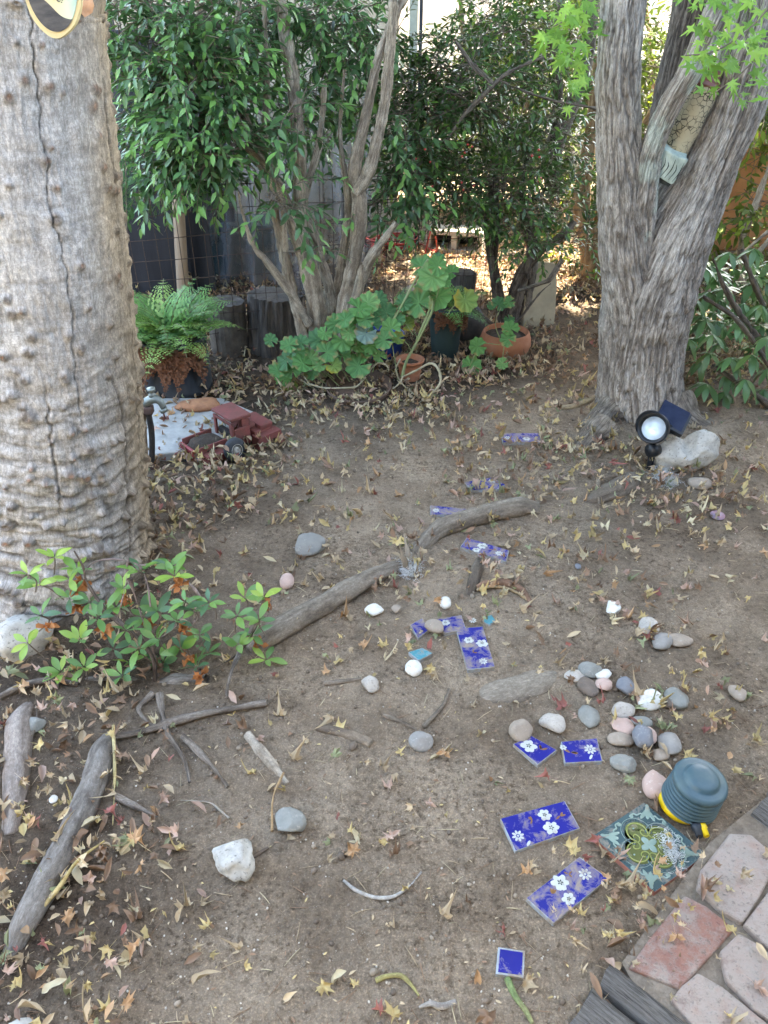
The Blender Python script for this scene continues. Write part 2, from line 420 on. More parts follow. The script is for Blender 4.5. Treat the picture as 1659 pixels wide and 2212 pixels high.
FLATS = [(1167, 1784, .11), (1225, 1922, .11), (1027, 1400, .10), (1125, 946, .12), (1050, 1188, .11), (978, 1102, .10), (1045, 1046, .10), (1155, 1620, .08), (1256, 1622, .08), (1103, 2079, .06), (955, 1352, .10), (908, 1412, .05), (1055, 1338, .04), (1370, 1830, .14), (1480, 1790, .10)]
def fine_relief(x, y):
    f, cr = gz_fine(x, y); k = np.ones_like(np.asarray(x, float))
    for a, b, r in FLATS:      # trodden flat under the tiles
        g = G(a, b); k = k * (1 - .85 * sstep(r * 1.15, r * .8, np.hypot(x - g[0], y - g[1])))
    return f * k, cr
def gs(x, y): return gz(x, y) + fine_relief(x, y)[0]
def ground_material():
    t = NT('earth'); a = t.attr()
    n1 = t.noise(5, 7, .65); nf = t.noise(60, 6, .7); ng = t.noise(230, 4, .7)
    c = t.mix(a, t.mix(a, (.55, .52, .50), 1.0, 'MULTIPLY'), t.ramp(n1, [(.40, 0.), (.62, .8)]))
    c = t.mix(c, (.42, .39, .36), t.ramp(nf, [(.50, 0.), (.70, .7)]), 'MULTIPLY')
    c = t.mix(c, (1.9, 1.85, 1.75), t.ramp(ng, [(.5, 0.), (.70, .8)]), 'MULTIPLY')
    sp = t.voro(150); c = t.mix(c, (.52, .46, .38), t.math('MULTIPLY', t.ramp(sp, [(.10, 1.), (.16, 0.)]), t.ramp(t.noise(28, 3), [(.5, 0.), (.62, .8)])))
    cl = t.noise(70, 6, .72); pk = t.ramp(t.noise(3.2, 4, .6), [(.40, .12), (.60, .9)]); c = t.mix(c, (.36, .33, .30), t.math('MULTIPLY', t.ramp(cl, [(.52, 0.), (.62, .9)]), pk), 'MULTIPLY'); c = t.mix(c, (1.4, 1.37, 1.32), t.math('MULTIPLY', t.ramp(cl, [(.34, .8), (.46, 0.)]), pk), 'MULTIPLY')
    nb = t.bump(nf, 1.0, .010); nb = t.bump(cl, 1.0, .006, nb); nb = t.bump(ng, .9, .004, nb)
    t.set(c, .95, nb, spec=.15)
ground_material()

def build_ground():
    ys = [-80, -30, -12, -5, -2, -.8, -.1, .2, .38]
    y = .46
    while y < 7.0: ys.append(y); y += .0048 * max(y, .75) / .75
    while y < 300: ys.append(y); y *= 1.12
    ys = np.array(ys); nx = 380; u = np.linspace(-1, 1, nx); ext = np.array([1.15, 1.4, 2, 4, 10, 40])
    hw = np.where(ys < .4, .85, np.minimum(.42 + .72 * ys, 8))
    X = np.concatenate([-(hw[:, None] + (ext[::-1] - 1) * 8), hw[:, None] * u[None], hw[:, None] + (ext - 1) * 8], 1)
    Y = np.repeat(ys[:, None], X.shape[1], 1)
    Z = gz(X, Y); fine, cr = fine_relief(X, Y)
    inner = np.ones_like(X); inner[:, :6] = 0; inner[:, -6:] = 0; inner *= ((Y > .42) & (Y < 6.5))
    Z = Z + fine * inner
    Z[(Y > 12) | (Y < -.5)] -= .0
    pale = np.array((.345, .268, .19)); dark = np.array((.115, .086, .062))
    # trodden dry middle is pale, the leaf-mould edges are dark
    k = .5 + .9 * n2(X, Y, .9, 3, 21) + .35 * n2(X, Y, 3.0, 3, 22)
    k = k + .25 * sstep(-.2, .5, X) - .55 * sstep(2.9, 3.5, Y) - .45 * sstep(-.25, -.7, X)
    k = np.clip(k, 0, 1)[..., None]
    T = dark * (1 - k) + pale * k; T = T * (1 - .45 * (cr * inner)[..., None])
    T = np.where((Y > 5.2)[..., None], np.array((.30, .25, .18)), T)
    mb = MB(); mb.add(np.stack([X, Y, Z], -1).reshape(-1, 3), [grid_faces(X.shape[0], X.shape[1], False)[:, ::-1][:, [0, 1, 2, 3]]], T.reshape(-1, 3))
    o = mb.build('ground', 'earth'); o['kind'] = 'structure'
    # faces should look up
    me = o.data
    if me.polygons[len(me.polygons) // 2].normal.z < 0: me.flip_normals()
    return o
build_ground()

# ================================================================== brick paving and old timbers at the near right corner
def brick_material(name, c1, c2, c3):
    t = NT(name); f = t.noise(26, 6, .7); g = t.noise(110, 5, .7); r = t.rnd()
    c = t.ramp(f, [(.34, c1), (.5, c2), (.66, c3)])
    c = t.mix(c, (.34, .30, .255), t.ramp(t.noise(14, 6, .8), [(.42, 0.), (.60, .8)]))
    c = t.mix(c, (.30, .27, .24), t.ramp(g, [(.55, 0.), (.72, .8)]), 'MULTIPLY')
    t.set(c, .92, t.bump(g, .8, .005, t.bump(f, .4, .008)), spec=.2)
brick_material('brick_pale', (.33, .235, .19), (.35, .285, .24), (.25, .17, .135))
brick_material('brick_red', (.32, .165, .12), (.26, .13, .10), (.35, .22, .17))
t = NT('joint_sand'); t.set(t.ramp(t.noise(40, 6, .7), [(.35, (.15, .12, .09)), (.65, (.28, .23, .175))]), .95, t.bump(t.noise(120, 4), .8, .006), spec=.1)
def paving():
    q = [G(*p) for p in ((1340, 2090), (1530, 1830), (1690, 1700), (2000, 1750), (2100, 2212), (1700, 2600), (1450, 2300))]
    pad = MB(); pad.add(*prism(q, -.05, .012, 0)); pv = pad.build('brick_paving', 'joint_sand', smooth=False); pv['kind'] = 'structure'
    def br(px, mat, h, bev=.006):
        P = [G(a, b, h) for a, b in px]; z = max(p[2] for p in P); c = sum(P) / len(P); P = [c + (p - c) * 1.035 for p in P]
        V, F = prism(P, -.03, z, bev, 3)
        bm_ = MB(); V = V.copy()
        top = V[:, 2] > z - .02
        V = V + np.stack([.0020 * fbm(V * 30 + k * 7, 4, 3 + k) for k in range(3)], -1)
        bm_.add(V, F); return bm_.build('brick', mat, pv, smooth=False)
    c2 = lambda x, y: (1028.5 + .38 * x, 1692 + .38 * y)
    Q = lambda *p: [c2(*k) for k in p]
    br(Q((1262, 590), (1282, 495), (1440, 292), (1560, 300), (1715, 430), (1610, 640), (1515, 785), (1400, 720)), 'brick_pale', .030)
    br(Q((880, 1040), (1010, 860), (1185, 645), (1310, 700), (1462, 825), (1320, 985), (1165, 1160)), 'brick_red', .026)
    br(Q((1528, 800), (1650, 640), (1735, 530), (1990, 730), (1900, 860), (1770, 1030)), 'brick_pale', .028)
    br(Q((1392, 960), (1495, 858), (1600, 915), (1905, 1160), (1760, 1400), (1580, 1280), (1425, 1112)), 'brick_pale', .030)
    br(Q((1118, 1230), (1180, 1150), (1262, 1080), (1400, 1155), (1720, 1420), (1590, 1640), (1330, 1480)), 'brick_pale', .030)
    br(Q((1795, 1020), (1920, 850), (2020, 740), (2300, 960), (2080, 1220)), 'brick_red', .028)
    return pv
paving()
def timber_material():
    t = NT('weathered_wood'); st = (2.2, 30, 30)
    f = t.noise(6, 7, .7, stretch=st); g = t.noise(20, 6, .7, stretch=(1.5, 30, 30))
    c = t.ramp(f, [(.32, (.07, .063, .055)), (.45, (.18, .165, .147)), (.6, (.25, .232, .205)), (.75, (.32, .30, .265))])
    c = t.mix(c, (.3, .29, .27), t.ramp(g, [(.52, 0.), (.66, .9)]), 'MULTIPLY')
    t.set(c, .9, t.bump(g, 1.0, .006, t.bump(f, .8, .012)), spec=.2)
timber_material()
def timber(a, b, width, depth, h, name, label, splits=(), side=1):
    """sleeper from ground point a (near left corner of its end) along a->b"""
    a = np.array(a); b = np.array(b); d = (b - a)[:2]; L = np.linalg.norm(d); d /= L; n = np.array((-d[1], d[0])) * side
    ct = a[:2] + d * L / 2 + n * width / 2; z = float(gz(*ct))
    root = thing(name, (ct[0], ct[1], z), label, 'timber')
    ang = math.atan2(d[1], d[0]); e = [0] + list(splits) + [1]
    for i in range(len(e) - 1):     # the sleeper has split along the grain into staves
        w0, w1 = e[i] * width + .0025, e[i + 1] * width - .0025; l0 = random.uniform(0, .012)
        mb = MB()
        V, F = tube([(l0 - L / 2, 0, 0), (L / 2, 0, 0)], 1, nu=20, nv=70, cap=True)
        th = np.arctan2(V[:, 2], V[:, 1]); rr = np.hypot(V[:, 1], V[:, 2]) + 1e-9
        cy_, sz_ = np.cos(th), np.sin(th); p = 14.0
        sup = (np.abs(cy_) ** p + np.abs(sz_) ** p) ** (-1 / p) * np.minimum(rr, 1)
        V[:, 1] = cy_ * sup * (w1 - w0) / 2; V[:, 2] = sz_ * sup * depth / 2
        gr = fbm(np.stack([V[:, 0] * 3, V[:, 1] * 90, V[:, 2] * 90], -1) + i * 5, 4, 31 + i)
        V[:, 2] += .0028 * gr + (.003 * i if i % 2 else -.002); V[:, 1] += .0015 * gr
        V[:, 0] += .006 * fbm(V * np.array((1, 60, 60)) + 3, 3, 5) * (np.abs(V[:, 0]) > L / 2 - .03)
        yo = (w0 + w1) / 2 - width / 2
        V = V + np.array((0, yo * side, 0)); V = V @ rotm(0, 0, math.degrees(ang)).T + np.array((ct[0], ct[1], z + h - depth / 2))
        mb.add(V, F)
        me_o = mb.build('stave', 'weathered_wood', root)
        # grain follows the stave: rotate the object, unrotate the mesh
        me = me_o.data; me.transform(Matrix.Rotation(-ang, 4, 'Z')); me_o.rotation_euler = (0, 0, ang)
    return root
timber(G(1316, 2088), G(1560, 2285), .17, .09, .032, 'landscape_timber', 'split grey landscape timber beside the red brick at the bottom', (.36,), side=-1)
timber(G(1607, 1768), G(1760, 1880), .16, .09, .03, 'landscape_timber', 'grey landscape timber at the right edge behind the foot pump', (.5,), side=1)

# ================================================================== glazed tiles laid in the dirt
def glaze(name, c, dirt, rough=.22):
    t = NT(name); f = t.noise(34, 7, .72, dist=.4); r = t.rnd(); o = t.n.new('ShaderNodeVectorMath'); o.operation = 'ADD'
    t.link(t.co, o.inputs[0]); cmb = t.n.new('ShaderNodeCombineXYZ'); t.link(t.math('MULTIPLY', r, 13.0), cmb.inputs[0]); t.link(cmb.outputs[0], o.inputs[1])
    f = t.noise(26, 7, .72, vec=o.outputs[0], dist=.5); k = t.ramp(f, [(.62 - dirt, 0.), (.78 - dirt, .95)])
    c0 = t.mix(c, tuple(x * .55 for x in c), t.noise(9, 3, vec=o.outputs[0]))
    col = t.mix(c0, t.mix((.24, .185, .13), (.33, .27, .20), t.noise(90, 4)), k)
    t.set(col, t.math('ADD', t.math('MULTIPLY', k, .65), rough), t.bump(k, .25, .002, t.bump(t.noise(120, 4), .15, .002)), spec=.5)
glaze('glaze_blue', (.026, .03, .27), .10); glaze('glaze_blue_dusty', (.03, .036, .27), .16); glaze('glaze_blue_dirty', (.04, .046, .27), .18)
glaze('glaze_white', (.62, .64, .58), .08, .4); glaze('glaze_ochre', (.26, .12, .03), .0, .5); glaze('glaze_moss', (.05, .065, .06), .05, .4)
glaze('glaze_edge', (.40, .46, .50), .20, .5); glaze('glaze_turquoise', (.10, .36, .42), .14)
glaze('glaze_teal', (.07, .12, .125), .10, .25); glaze('glaze_olive', (.15, .165, .06), .06, .22); glaze('glaze_lime', (.30, .33, .09), -.03, .2); glaze('glaze_mint', (.30, .40, .33), .04, .25)
simple('red_clay_body', (.42, .17, .12), (.34, .15, .11), 30, .9)
def disc_poly(c, r, z, h, n=14, ry=None, ang=0, lump=0):
    th = np.linspace(0, 2 * np.pi, n, endpoint=False); rr = 1 + lump * np.sin(th * 5 + c[0] * 900)
    p = np.stack([np.cos(th) * r * rr, np.sin(th) * (ry or r) * rr], -1); a = np.array([[math.cos(ang), -math.sin(ang)], [math.sin(ang), math.cos(ang)]])
    p = p @ a.T + np.asarray(c)[:2]
    V = np.concatenate([np.c_[p, np.full(n, z)], np.c_[p * .0 + (p - p.mean(0)) * .8 + p.mean(0), np.full(n, z + h)]])
    j = np.arange(n); F = [[int(a_), int((a_ + 1) % n), int((a_ + 1) % n + n), int(a_ + n)] for a_ in j] + [list(range(n, 2 * n))]
    return V, F
def tile(corners, label, mat='glaze_blue_dusty', flowers=(), thick=.016, lift=.009, body='glaze_edge', name='glazed_tile', inset=.0018):
    lift = lift + .002; P = [G(a, b, lift) for a, b in corners]; z = float(np.mean([p[2] for p in P])); c = np.mean(P, 0); n = len(P)
    root = thing(name, (c[0], c[1], z - thick), label, 'tile', 'blue glazed tiles laid in the dirt')
    for p in P: p[2] = z
    MB().add(*prism(P, z - thick, z, .0015)).build('ceramic_body', body, root, smooth=False)
    # glaze sheet: inset a little so the worn pale rim shows
    Q = [p + (c - p) / np.linalg.norm(c - p) * inset * 1.4 for p in P]
    MB().add(*prism(Q, z - .002, z + .0009, .0006)).build('glaze', mat, root, smooth=False)
    if n >= 4:
        U = (P[1] - P[0]); Vv = (P[3] - P[0]); lu, lv = np.linalg.norm(U), np.linalg.norm(Vv)
    zt = z + .0009
    for kind, u, v, s in flowers:
        o = P[0] + U * u + Vv * v; s = s * .001
        if kind == 'daisy':
            mb = MB()
            for k in range(8):
                a = k * math.pi / 4 + .3; mb.add(*disc_poly((o[0] + math.cos(a) * s * .62, o[1] + math.sin(a) * s * .62), s * .36, zt, .0007, 10, s * .2, a))
            f = mb.build('flower', 'glaze_white', root, smooth=False)
            MB().add(*disc_poly(o, s * .17, zt + .0001, .0009, 10)).build('flower_center', 'glaze_white', f, smooth=False)
        elif kind == 'poppy':
            mb = MB(); rg = np.random.default_rng(int(abs(o[0] * 1e4)))
            mb.add(*disc_poly(o, s * .62, zt, .0006, 16, s * .5, rg.uniform(0, 3), .08))
            for k in range(6):
                a = k * math.pi / 3 + rg.uniform(-.2, .2); mb.add(*disc_poly((o[0] + math.cos(a) * s * .55, o[1] + math.sin(a) * s * .5), s * rg.uniform(.34, .46), zt + .0001 * k, .0007, 12, s * rg.uniform(.28, .38), a, .06))
            f = mb.build('flower', 'glaze_white', root, smooth=False); mb = MB()
            for k in range(5):
                a = k * 1.26; mb.add(*disc_poly((o[0] + math.cos(a) * s * .2, o[1] + math.sin(a) * s * .2), s * .13, zt + .0012, .0004, 8, s * .07, a))
            mb.build('flower_center', 'glaze_moss', f, smooth=False)
        elif kind == 'leaf':
            mb = MB(); rg = np.random.default_rng(int(abs(o[1] * 1e4)))
            for k in range(3):
                a = rg.uniform(0, 6.3); mb.add(*disc_poly((o[0] + math.cos(a) * s * .8, o[1] + math.sin(a) * s * .6), s * .7, zt, .0005, 10, s * .26, a))
            mb.build('leaf_motif', 'glaze_ochre', root, smooth=False)
        elif kind == 'bud':
            MB().add(*disc_poly(o, s, zt, .0007, 10, s * .38, 1.0)).build('bud_motif', 'glaze_white', root, smooth=False)
    return root
tile([(1080, 1768), (1220, 1730), (1253, 1790), (1113, 1838)], 'blue floral tile nearest the left of the green ornate tile', 'glaze_blue',
     [('daisy', .13, .62, 14), ('poppy', .62, .25, 16), ('poppy', .62, .66, 19), ('leaf', .82, .4, 9), ('leaf', .42, .3, 8), ('bud', .22, .9, 8)])
tile([(1136, 1940), (1252, 1850), (1314, 1898), (1196, 1995)], 'dusty blue floral tile in front of the green ornate tile', 'glaze_blue_dusty',
     [('poppy', .5, .25, 20), ('poppy', .4, .75, 15), ('daisy', .84, .5, 14), ('leaf', .3, .35, 9), ('leaf', .68, .2, 7)])
tile([(985, 1357), (1043, 1352), (1069, 1442), (1010, 1447)], 'dusty blue floral tile standing lengthwise past the broken pair of tiles', 'glaze_blue_dusty',
     [('poppy', .33, .32, 15), ('poppy', .78, .42, 18), ('daisy', .62, .84, 12), ('leaf', .35, .62, 8)])
tile([(1083, 937), (1166, 934), (1168, 954), (1086, 957)], 'farthest blue floral tile, left of the tree and spotlight', 'glaze_blue_dusty',
     [('daisy', .14, .5, 15), ('poppy', .62, .65, 17), ('leaf', .6, .4, 9)])
tile([(1008, 1162), (1100, 1188), (1094, 1212), (994, 1182)], 'blue floral tile propped just below the long surface root', 'glaze_blue_dusty',
     [('poppy', .42, .35, 18), ('poppy', .36, .85, 14), ('daisy', .84, .55, 13), ('leaf', .68, .4, 8)], lift=.013)
tile([(929, 1091), (1025, 1102), (1027, 1112), (930, 1111)], 'blue floral tile half hidden behind the long surface root', 'glaze_blue_dirty',
     [('daisy', .13, .5, 13), ('poppy', .72, .6, 17)])
tile([(1003, 1040), (1060, 1032), (1092, 1048), (1075, 1057), (1021, 1058)], 'broken pointed blue floral tile half covered by dirt near the farthest tile', 'glaze_blue_dirty',
     [('poppy', .7, .3, 16)])
tile([(1108, 1606), (1148, 1588), (1203, 1621), (1162, 1653)], 'broken corner of blue floral tile with one big white flower', 'glaze_blue',
     [('poppy', .45, .3, 21), ('leaf', .72, .6, 11)])
tile([(1212, 1601), (1290, 1594), (1302, 1645), (1220, 1649)], 'blue half tile with a single small daisy beside the pebbles', 'glaze_blue',
     [('daisy', .74, .5, 15), ('leaf', .2, .55, 12), ('bud', .72, .85, 8), ('poppy', .03, .3, 9)])
tile([(1076, 2045), (1134, 2055), (1132, 2112), (1071, 2103)], 'small plain blue square tile near the bottom edge', 'glaze_blue', lift=.010, inset=.004)
tile([(886, 1350), (912, 1336), (928, 1360), (903, 1378)], 'small broken piece of blue tile left of its neighbour', 'glaze_blue_dusty')
tile([(925, 1342), (997, 1328), (1008, 1362), (990, 1362), (960, 1368)], 'broken blue floral tile with a stone lying on it', 'glaze_blue_dusty',
     [('daisy', .88, .5, 12), ('poppy', .2, .35, 14)])
tile([(882, 1409), (912, 1399), (936, 1411), (904, 1427)], 'small dusty turquoise square tile beside a pale pebble', 'glaze_turquoise', inset=.002)
tile([(1040, 1334), (1062, 1328), (1070, 1340), (1058, 1350), (1046, 1344)], 'tiny turquoise tile chip right of the broken blue tiles', 'glaze_turquoise', lift=.004, inset=.001)

def ornate_tile():
    A, B, D = G(1279, 1806, .013), G(1391, 1733, .013), G(1414, 1928, .013)
    z = float(np.mean([A[2], B[2], D[2]])); Cc = B + D - A; c = (B + D) / 2; P = [A, B, Cc, D]
    for p in P: p[2] = z
    root = thing('ornate_tile', (c[0], c[1], z - .014), 'large dark green ornate tile with scrolled quatrefoil beside the foot pump', 'tile')
    MB().add(*prism(P, z - .014, z, .0012)).build('ceramic_body', 'red_clay_body', root, smooth=False)
    Q = [c + (p - c) * .992 for p in P]
    MB().add(*prism(Q, z - .003, z + .001, .0007)).build('glaze', 'glaze_teal', root, smooth=False)
    U = (B - A) / 2; V = (D - A) / 2; s = (np.linalg.norm(U) + np.linalg.norm(V)) / 2; ex = U / np.linalg.norm(U); ey = np.cross((0, 0, 1), ex)
    if np.dot(ey, V) < 0: ey = -ey
    zt = z + .001
    def pt(u, v, dz=0): return np.array((c[0], c[1], zt + dz)) + ex * u * s + ey * v * s
    def lobe(ang, r=.37, d=.40, n=22):
        a0 = np.linspace(-2.2, 2.2, n) + ang; return [(math.cos(ang) * d + r * math.cos(a), math.sin(ang) * d + r * math.sin(a)) for a in a0]
    out = []
    for k in range(4): out += lobe(k * math.pi / 2)
    def path(mb, pts, r, dz=.0002, flat=.5): mb.add(*tube([pt(u, v, dz) for u, v in pts], r, 5, len(pts), True))
    # olive field, its two pale rims
    mb = MB(); pz = [pt(u * .97, v * .97) for u, v in out]
    mb.add(*prism(pz, zt - .0005, zt + .0006, 0)); mb.build('quatrefoil', 'glaze_olive', root, smooth=False)
    mb = MB(); path(mb, [(u * 1.04, v * 1.04) for u, v in out + out[:1]], .0011); mb.build('rim', 'glaze_teal', root)
    mb = MB(); path(mb, [(u * 1.12, v * 1.12) for u, v in out + out[:1]], .0007); mb.build('rim', 'glaze_mint', root)
    for k in range(4):
        a = k * math.pi / 2; ca, sa = math.cos(a), math.sin(a); rt = lambda u, v: (u * ca - v * sa, u * sa + v * ca)
        mb = MB()
        th = np.linspace(-2.3, 2.3, 20); path(mb, [rt(.42 + .28 * math.cos(x), .28 * math.sin(x)) for x in th], .0019, .0006)
        for sg in (-1, 1):
            th = np.linspace(0, 5.2, 18)
            path(mb, [rt(.34 + (.15 - .02 * x) * math.cos(x * sg + 2.4 * sg), sg * .15 + (.13 - .018 * x) * math.sin(x * sg + 2.4 * sg)) for x in th], .0016, .0006)
        mb.build('scroll', 'glaze_lime', root)
        mb = MB(); u, v = rt(.56, 0); mb.add(*disc_poly(pt(u, v), .0022, zt + .0006, .001, 8)); u, v = rt(.13, 0)
        mb.add(*disc_poly(pt(u, v), .0105, zt + .0006, .0012, 12, .007, math.atan2((ex * ca + ey * sa)[1], (ex * ca + ey * sa)[0]), .06))
        mb.build('petal', 'glaze_mint', root, smooth=False)
        a2 = a + math.pi / 4; c2, s2 = math.cos(a2), math.sin(a2); dr = ex * c2 + ey * s2; an = math.atan2(dr[1], dr[0]); rt2 = lambda u, v: (u * c2 - v * s2, u * s2 + v * c2)
        mb = MB()
        for u, v, r1, r2, da in ((1.0, 0, .017, .006, 0), (.93, .10, .015, .0045, .5), (.93, -.10, .015, .0045, -.5), (1.2, 0, .006, .004, 0)):
            q = rt2(u, v); mb.add(*disc_poly(pt(*q), r1, zt + .0001 * u, .0009, 12, r2, an + da * 1.0, .05))
        for sg in (-1, 1):
            path(mb, [rt2(.90 - .015 * x * x + .03 * math.sin(4 * x), sg * (.14 + .13 * x)) for x in np.linspace(0, 2.6, 12)], .0021, .0003)
            q = rt2(.78, sg * .44); mb.add(*disc_poly(pt(*q), .005, zt, .001, 10))
        mb.build('corner_motif', 'glaze_mint', root, smooth=False)
    return root, c, z
ORN = ornate_tile()
# ================================================================== big grey tree at the left
barkmat('bark_warty', (60, 60, 16), (12, 12, 60), (130, 130, 100), .46, .40, .045, .9, .006, .8)
barkmat('bark_ridged', (62, 62, 7), None, (150, 150, 22), .72, .45, .06, 1.0, .010, .55)
barkmat('bark_shrub', (110, 110, 13), None, (220, 220, 40), .72, .5, .06, .9, .005, .6)
LT_Y = 1.90
def left_tree():
    edge = [(232, -260), (226, -120), (217, 0), (249, 350), (276, 600), (297, 850), (310, 1040), (318, 1150), (330, 1235)]
    rad = [.222, .226, .23, .24, .245, .252, .264, .288, .335]
    ax = []
    for (px, py), r in zip(edge, rad):
        p = at(px, py, LT_Y); ax.append(p + np.array((-r, 0, 0)))
    ax.append(ax[-1] + np.array((-.02, -.02, -.14))); rad.append(.47)
    ax = np.array(ax[::-1]); rad = rad[::-1]
    b = ax[0].copy()
    root = thing('tree', (b[0], b[1], float(gz(b[0], b[1]))), 'huge grey tree trunk with warty cracked bark at the left edge', 'tree')
    nv = 470; th = np.radians(np.concatenate([np.linspace(-178, 40, 310, endpoint=False), np.linspace(40, 182, 40, endpoint=False)])); nu = len(th)
    rg = np.random.default_rng(3)
    # warts: (theta, height) with size
    nw = 620; wt = rg.uniform(0, 2 * np.pi, nw); ws = rg.uniform(0, 1.75, nw) ** 1.0; wr = rg.uniform(.006, .014, nw) * np.where(rg.random(nw) < .15, 1.5, 1)
    info = {}
    def disp(TH, S, Pp):
        X = np.stack([np.cos(TH) * .26, np.sin(TH) * .26, S], -1)
        low = sstep(1.25, .35, S)                    # bark wrinkles grow towards the foot
        z = .010 * fbm(X * 5, 3, 40) + .004 * fbm(X * np.array((26, 26, 26)), 3, 41)
        # horizontal wrinkles
        q = S * 62 + 5.0 * fbm(X * 5, 3, 42) + 1.6 * fbm(X * 22, 2, 43); wrk = np.abs(np.sin(q)) ** .6
        z = z + (.0006 + .0085 * low) * (wrk - .6)
        q2 = fbm(X * np.array((70, 70, 9)), 3, 44); z = z + .003 * q2
        # long vertical cracks
        crack = np.zeros_like(S)
        for k in range(22):
            t0 = k * 2 * np.pi / 22 + rg.uniform(-.1, .1); s0, s1 = rg.uniform(-.3, .9), 0; s1 = s0 + rg.uniform(.35, 1.3)
            wig = t0 + .10 * fbm(np.stack([S * 3 + k * 7, S * 0 + k, S * 0], -1), 3, 50 + k) + .025 * vnoise(np.stack([S * 40 + k * 3, S * 0, S * 0], -1), 80 + k)
            d = np.abs((TH - wig + np.pi) % (2 * np.pi) - np.pi) * .26
            wdt = .0016 + .0016 * (k % 3 == 0)
            crack = np.maximum(crack, np.exp(-(d / wdt) ** 2) * sstep(s0, s0 + .1, S) * sstep(s1, s1 - .1, S))
        gv = np.exp(-(fbm(X * np.array((52, 52, 11)), 2, 45) / .18) ** 2); gh = np.exp(-(fbm(X * np.array((9, 9, 58)), 2, 46) / .17) ** 2)
        z = z - .008 * crack - .0014 * gv - .0040 * gh * (.3 + .7 * low)
        wart = np.zeros_like(S); pit = np.zeros_like(S)
        for k in range(nw):
            d = (TH - wt[k] + np.pi) % (2 * np.pi) - np.pi
            i0, i1 = np.searchsorted(S[:, 0], [ws[k] - .05, ws[k] + .05])
            if i1 <= i0: continue
            dd = np.hypot(d[i0:i1] * .27, (S[i0:i1] - ws[k]) * 1.25) / wr[k]
            wart[i0:i1] = np.maximum(wart[i0:i1], np.exp(-dd ** 4 * .9)); pit[i0:i1] = np.maximum(pit[i0:i1], np.exp(-(dd / .42) ** 2))
        big = (.007 + .011 * low)
        z = z + big * 1.25 * wart - .007 * pit
        # buttress folds at the foot
        fold = sstep(.42, .0, S); z = z + fold * (.05 * np.cos(TH * 5 + 1.2) + .03 * np.cos(TH * 9 + .4)) * sstep(.5, .05, S)
        info.update(gv=gv, gh=gh, crack=crack, wart=wart, pit=pit, X=X, wrk=wrk, low=low)
        return z
    V, F = tube(ax, rad, nu, nv, False, disp, th=th)
    X = info['X']; n = fbm(X * 3.2, 3, 60); n1 = fbm(X * np.array((16, 16, 5)), 4, 61); fine = fbm(X * np.array((90, 90, 40)), 3, 62)
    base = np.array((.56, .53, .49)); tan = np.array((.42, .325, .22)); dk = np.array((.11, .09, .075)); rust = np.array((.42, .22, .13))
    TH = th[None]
    # skylight on the left painted into the bark: pale grey, tan opposite
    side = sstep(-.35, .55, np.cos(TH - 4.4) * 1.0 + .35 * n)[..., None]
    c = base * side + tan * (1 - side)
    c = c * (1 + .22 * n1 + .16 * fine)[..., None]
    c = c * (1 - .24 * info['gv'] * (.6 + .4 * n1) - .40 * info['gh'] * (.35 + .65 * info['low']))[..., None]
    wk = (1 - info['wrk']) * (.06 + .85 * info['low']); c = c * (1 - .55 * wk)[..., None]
    c = c * (1 - .62 * info['wart'])[..., None] + np.array((.20, .145, .10)) * (.45 * info['wart'])[..., None]
    pr = (info['pit'] * (fbm(X * 9, 2, 66) > .05))[..., None]; c = c * (1 - .8 * pr) + rust * .8 * pr
    ck = info['crack'][..., None]; c = c * (1 - .55 * ck) + dk * .4 * ck
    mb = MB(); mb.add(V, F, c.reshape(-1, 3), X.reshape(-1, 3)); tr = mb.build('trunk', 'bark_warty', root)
    # upper trunk and limbs, above the picture
    p = ax[-1]; mb = MB()
    mb.add(*tube([p - np.array((0, 0, .02)), p + np.array((.02, .1, .9)), p + np.array((.1, .2, 2.0)), p + np.array((.0, .3, 3.2))], [.235, .22, .18, .11], 20, 30), np.array((.36, .32, .27)))
    mb.add(*tube([p + np.array((.02, .1, .9)), p + np.array((.6, .7, 1.9)), p + np.array((1.2, 1.6, 2.6))], [.12, .09, .04], 12, 20), np.array((.36, .32, .27)))
    mb.add(*tube([p + np.array((.02, .1, .8)), p + np.array((-.6, .5, 1.9)), p + np.array((-1.2, 1.2, 2.6))], [.12, .09, .04], 12, 20), np.array((.36, .32, .27)))
    mb.build('limb', 'bark_warty', root)
    return root, ax, rad
LT, LT_ax, LT_rad = left_tree()
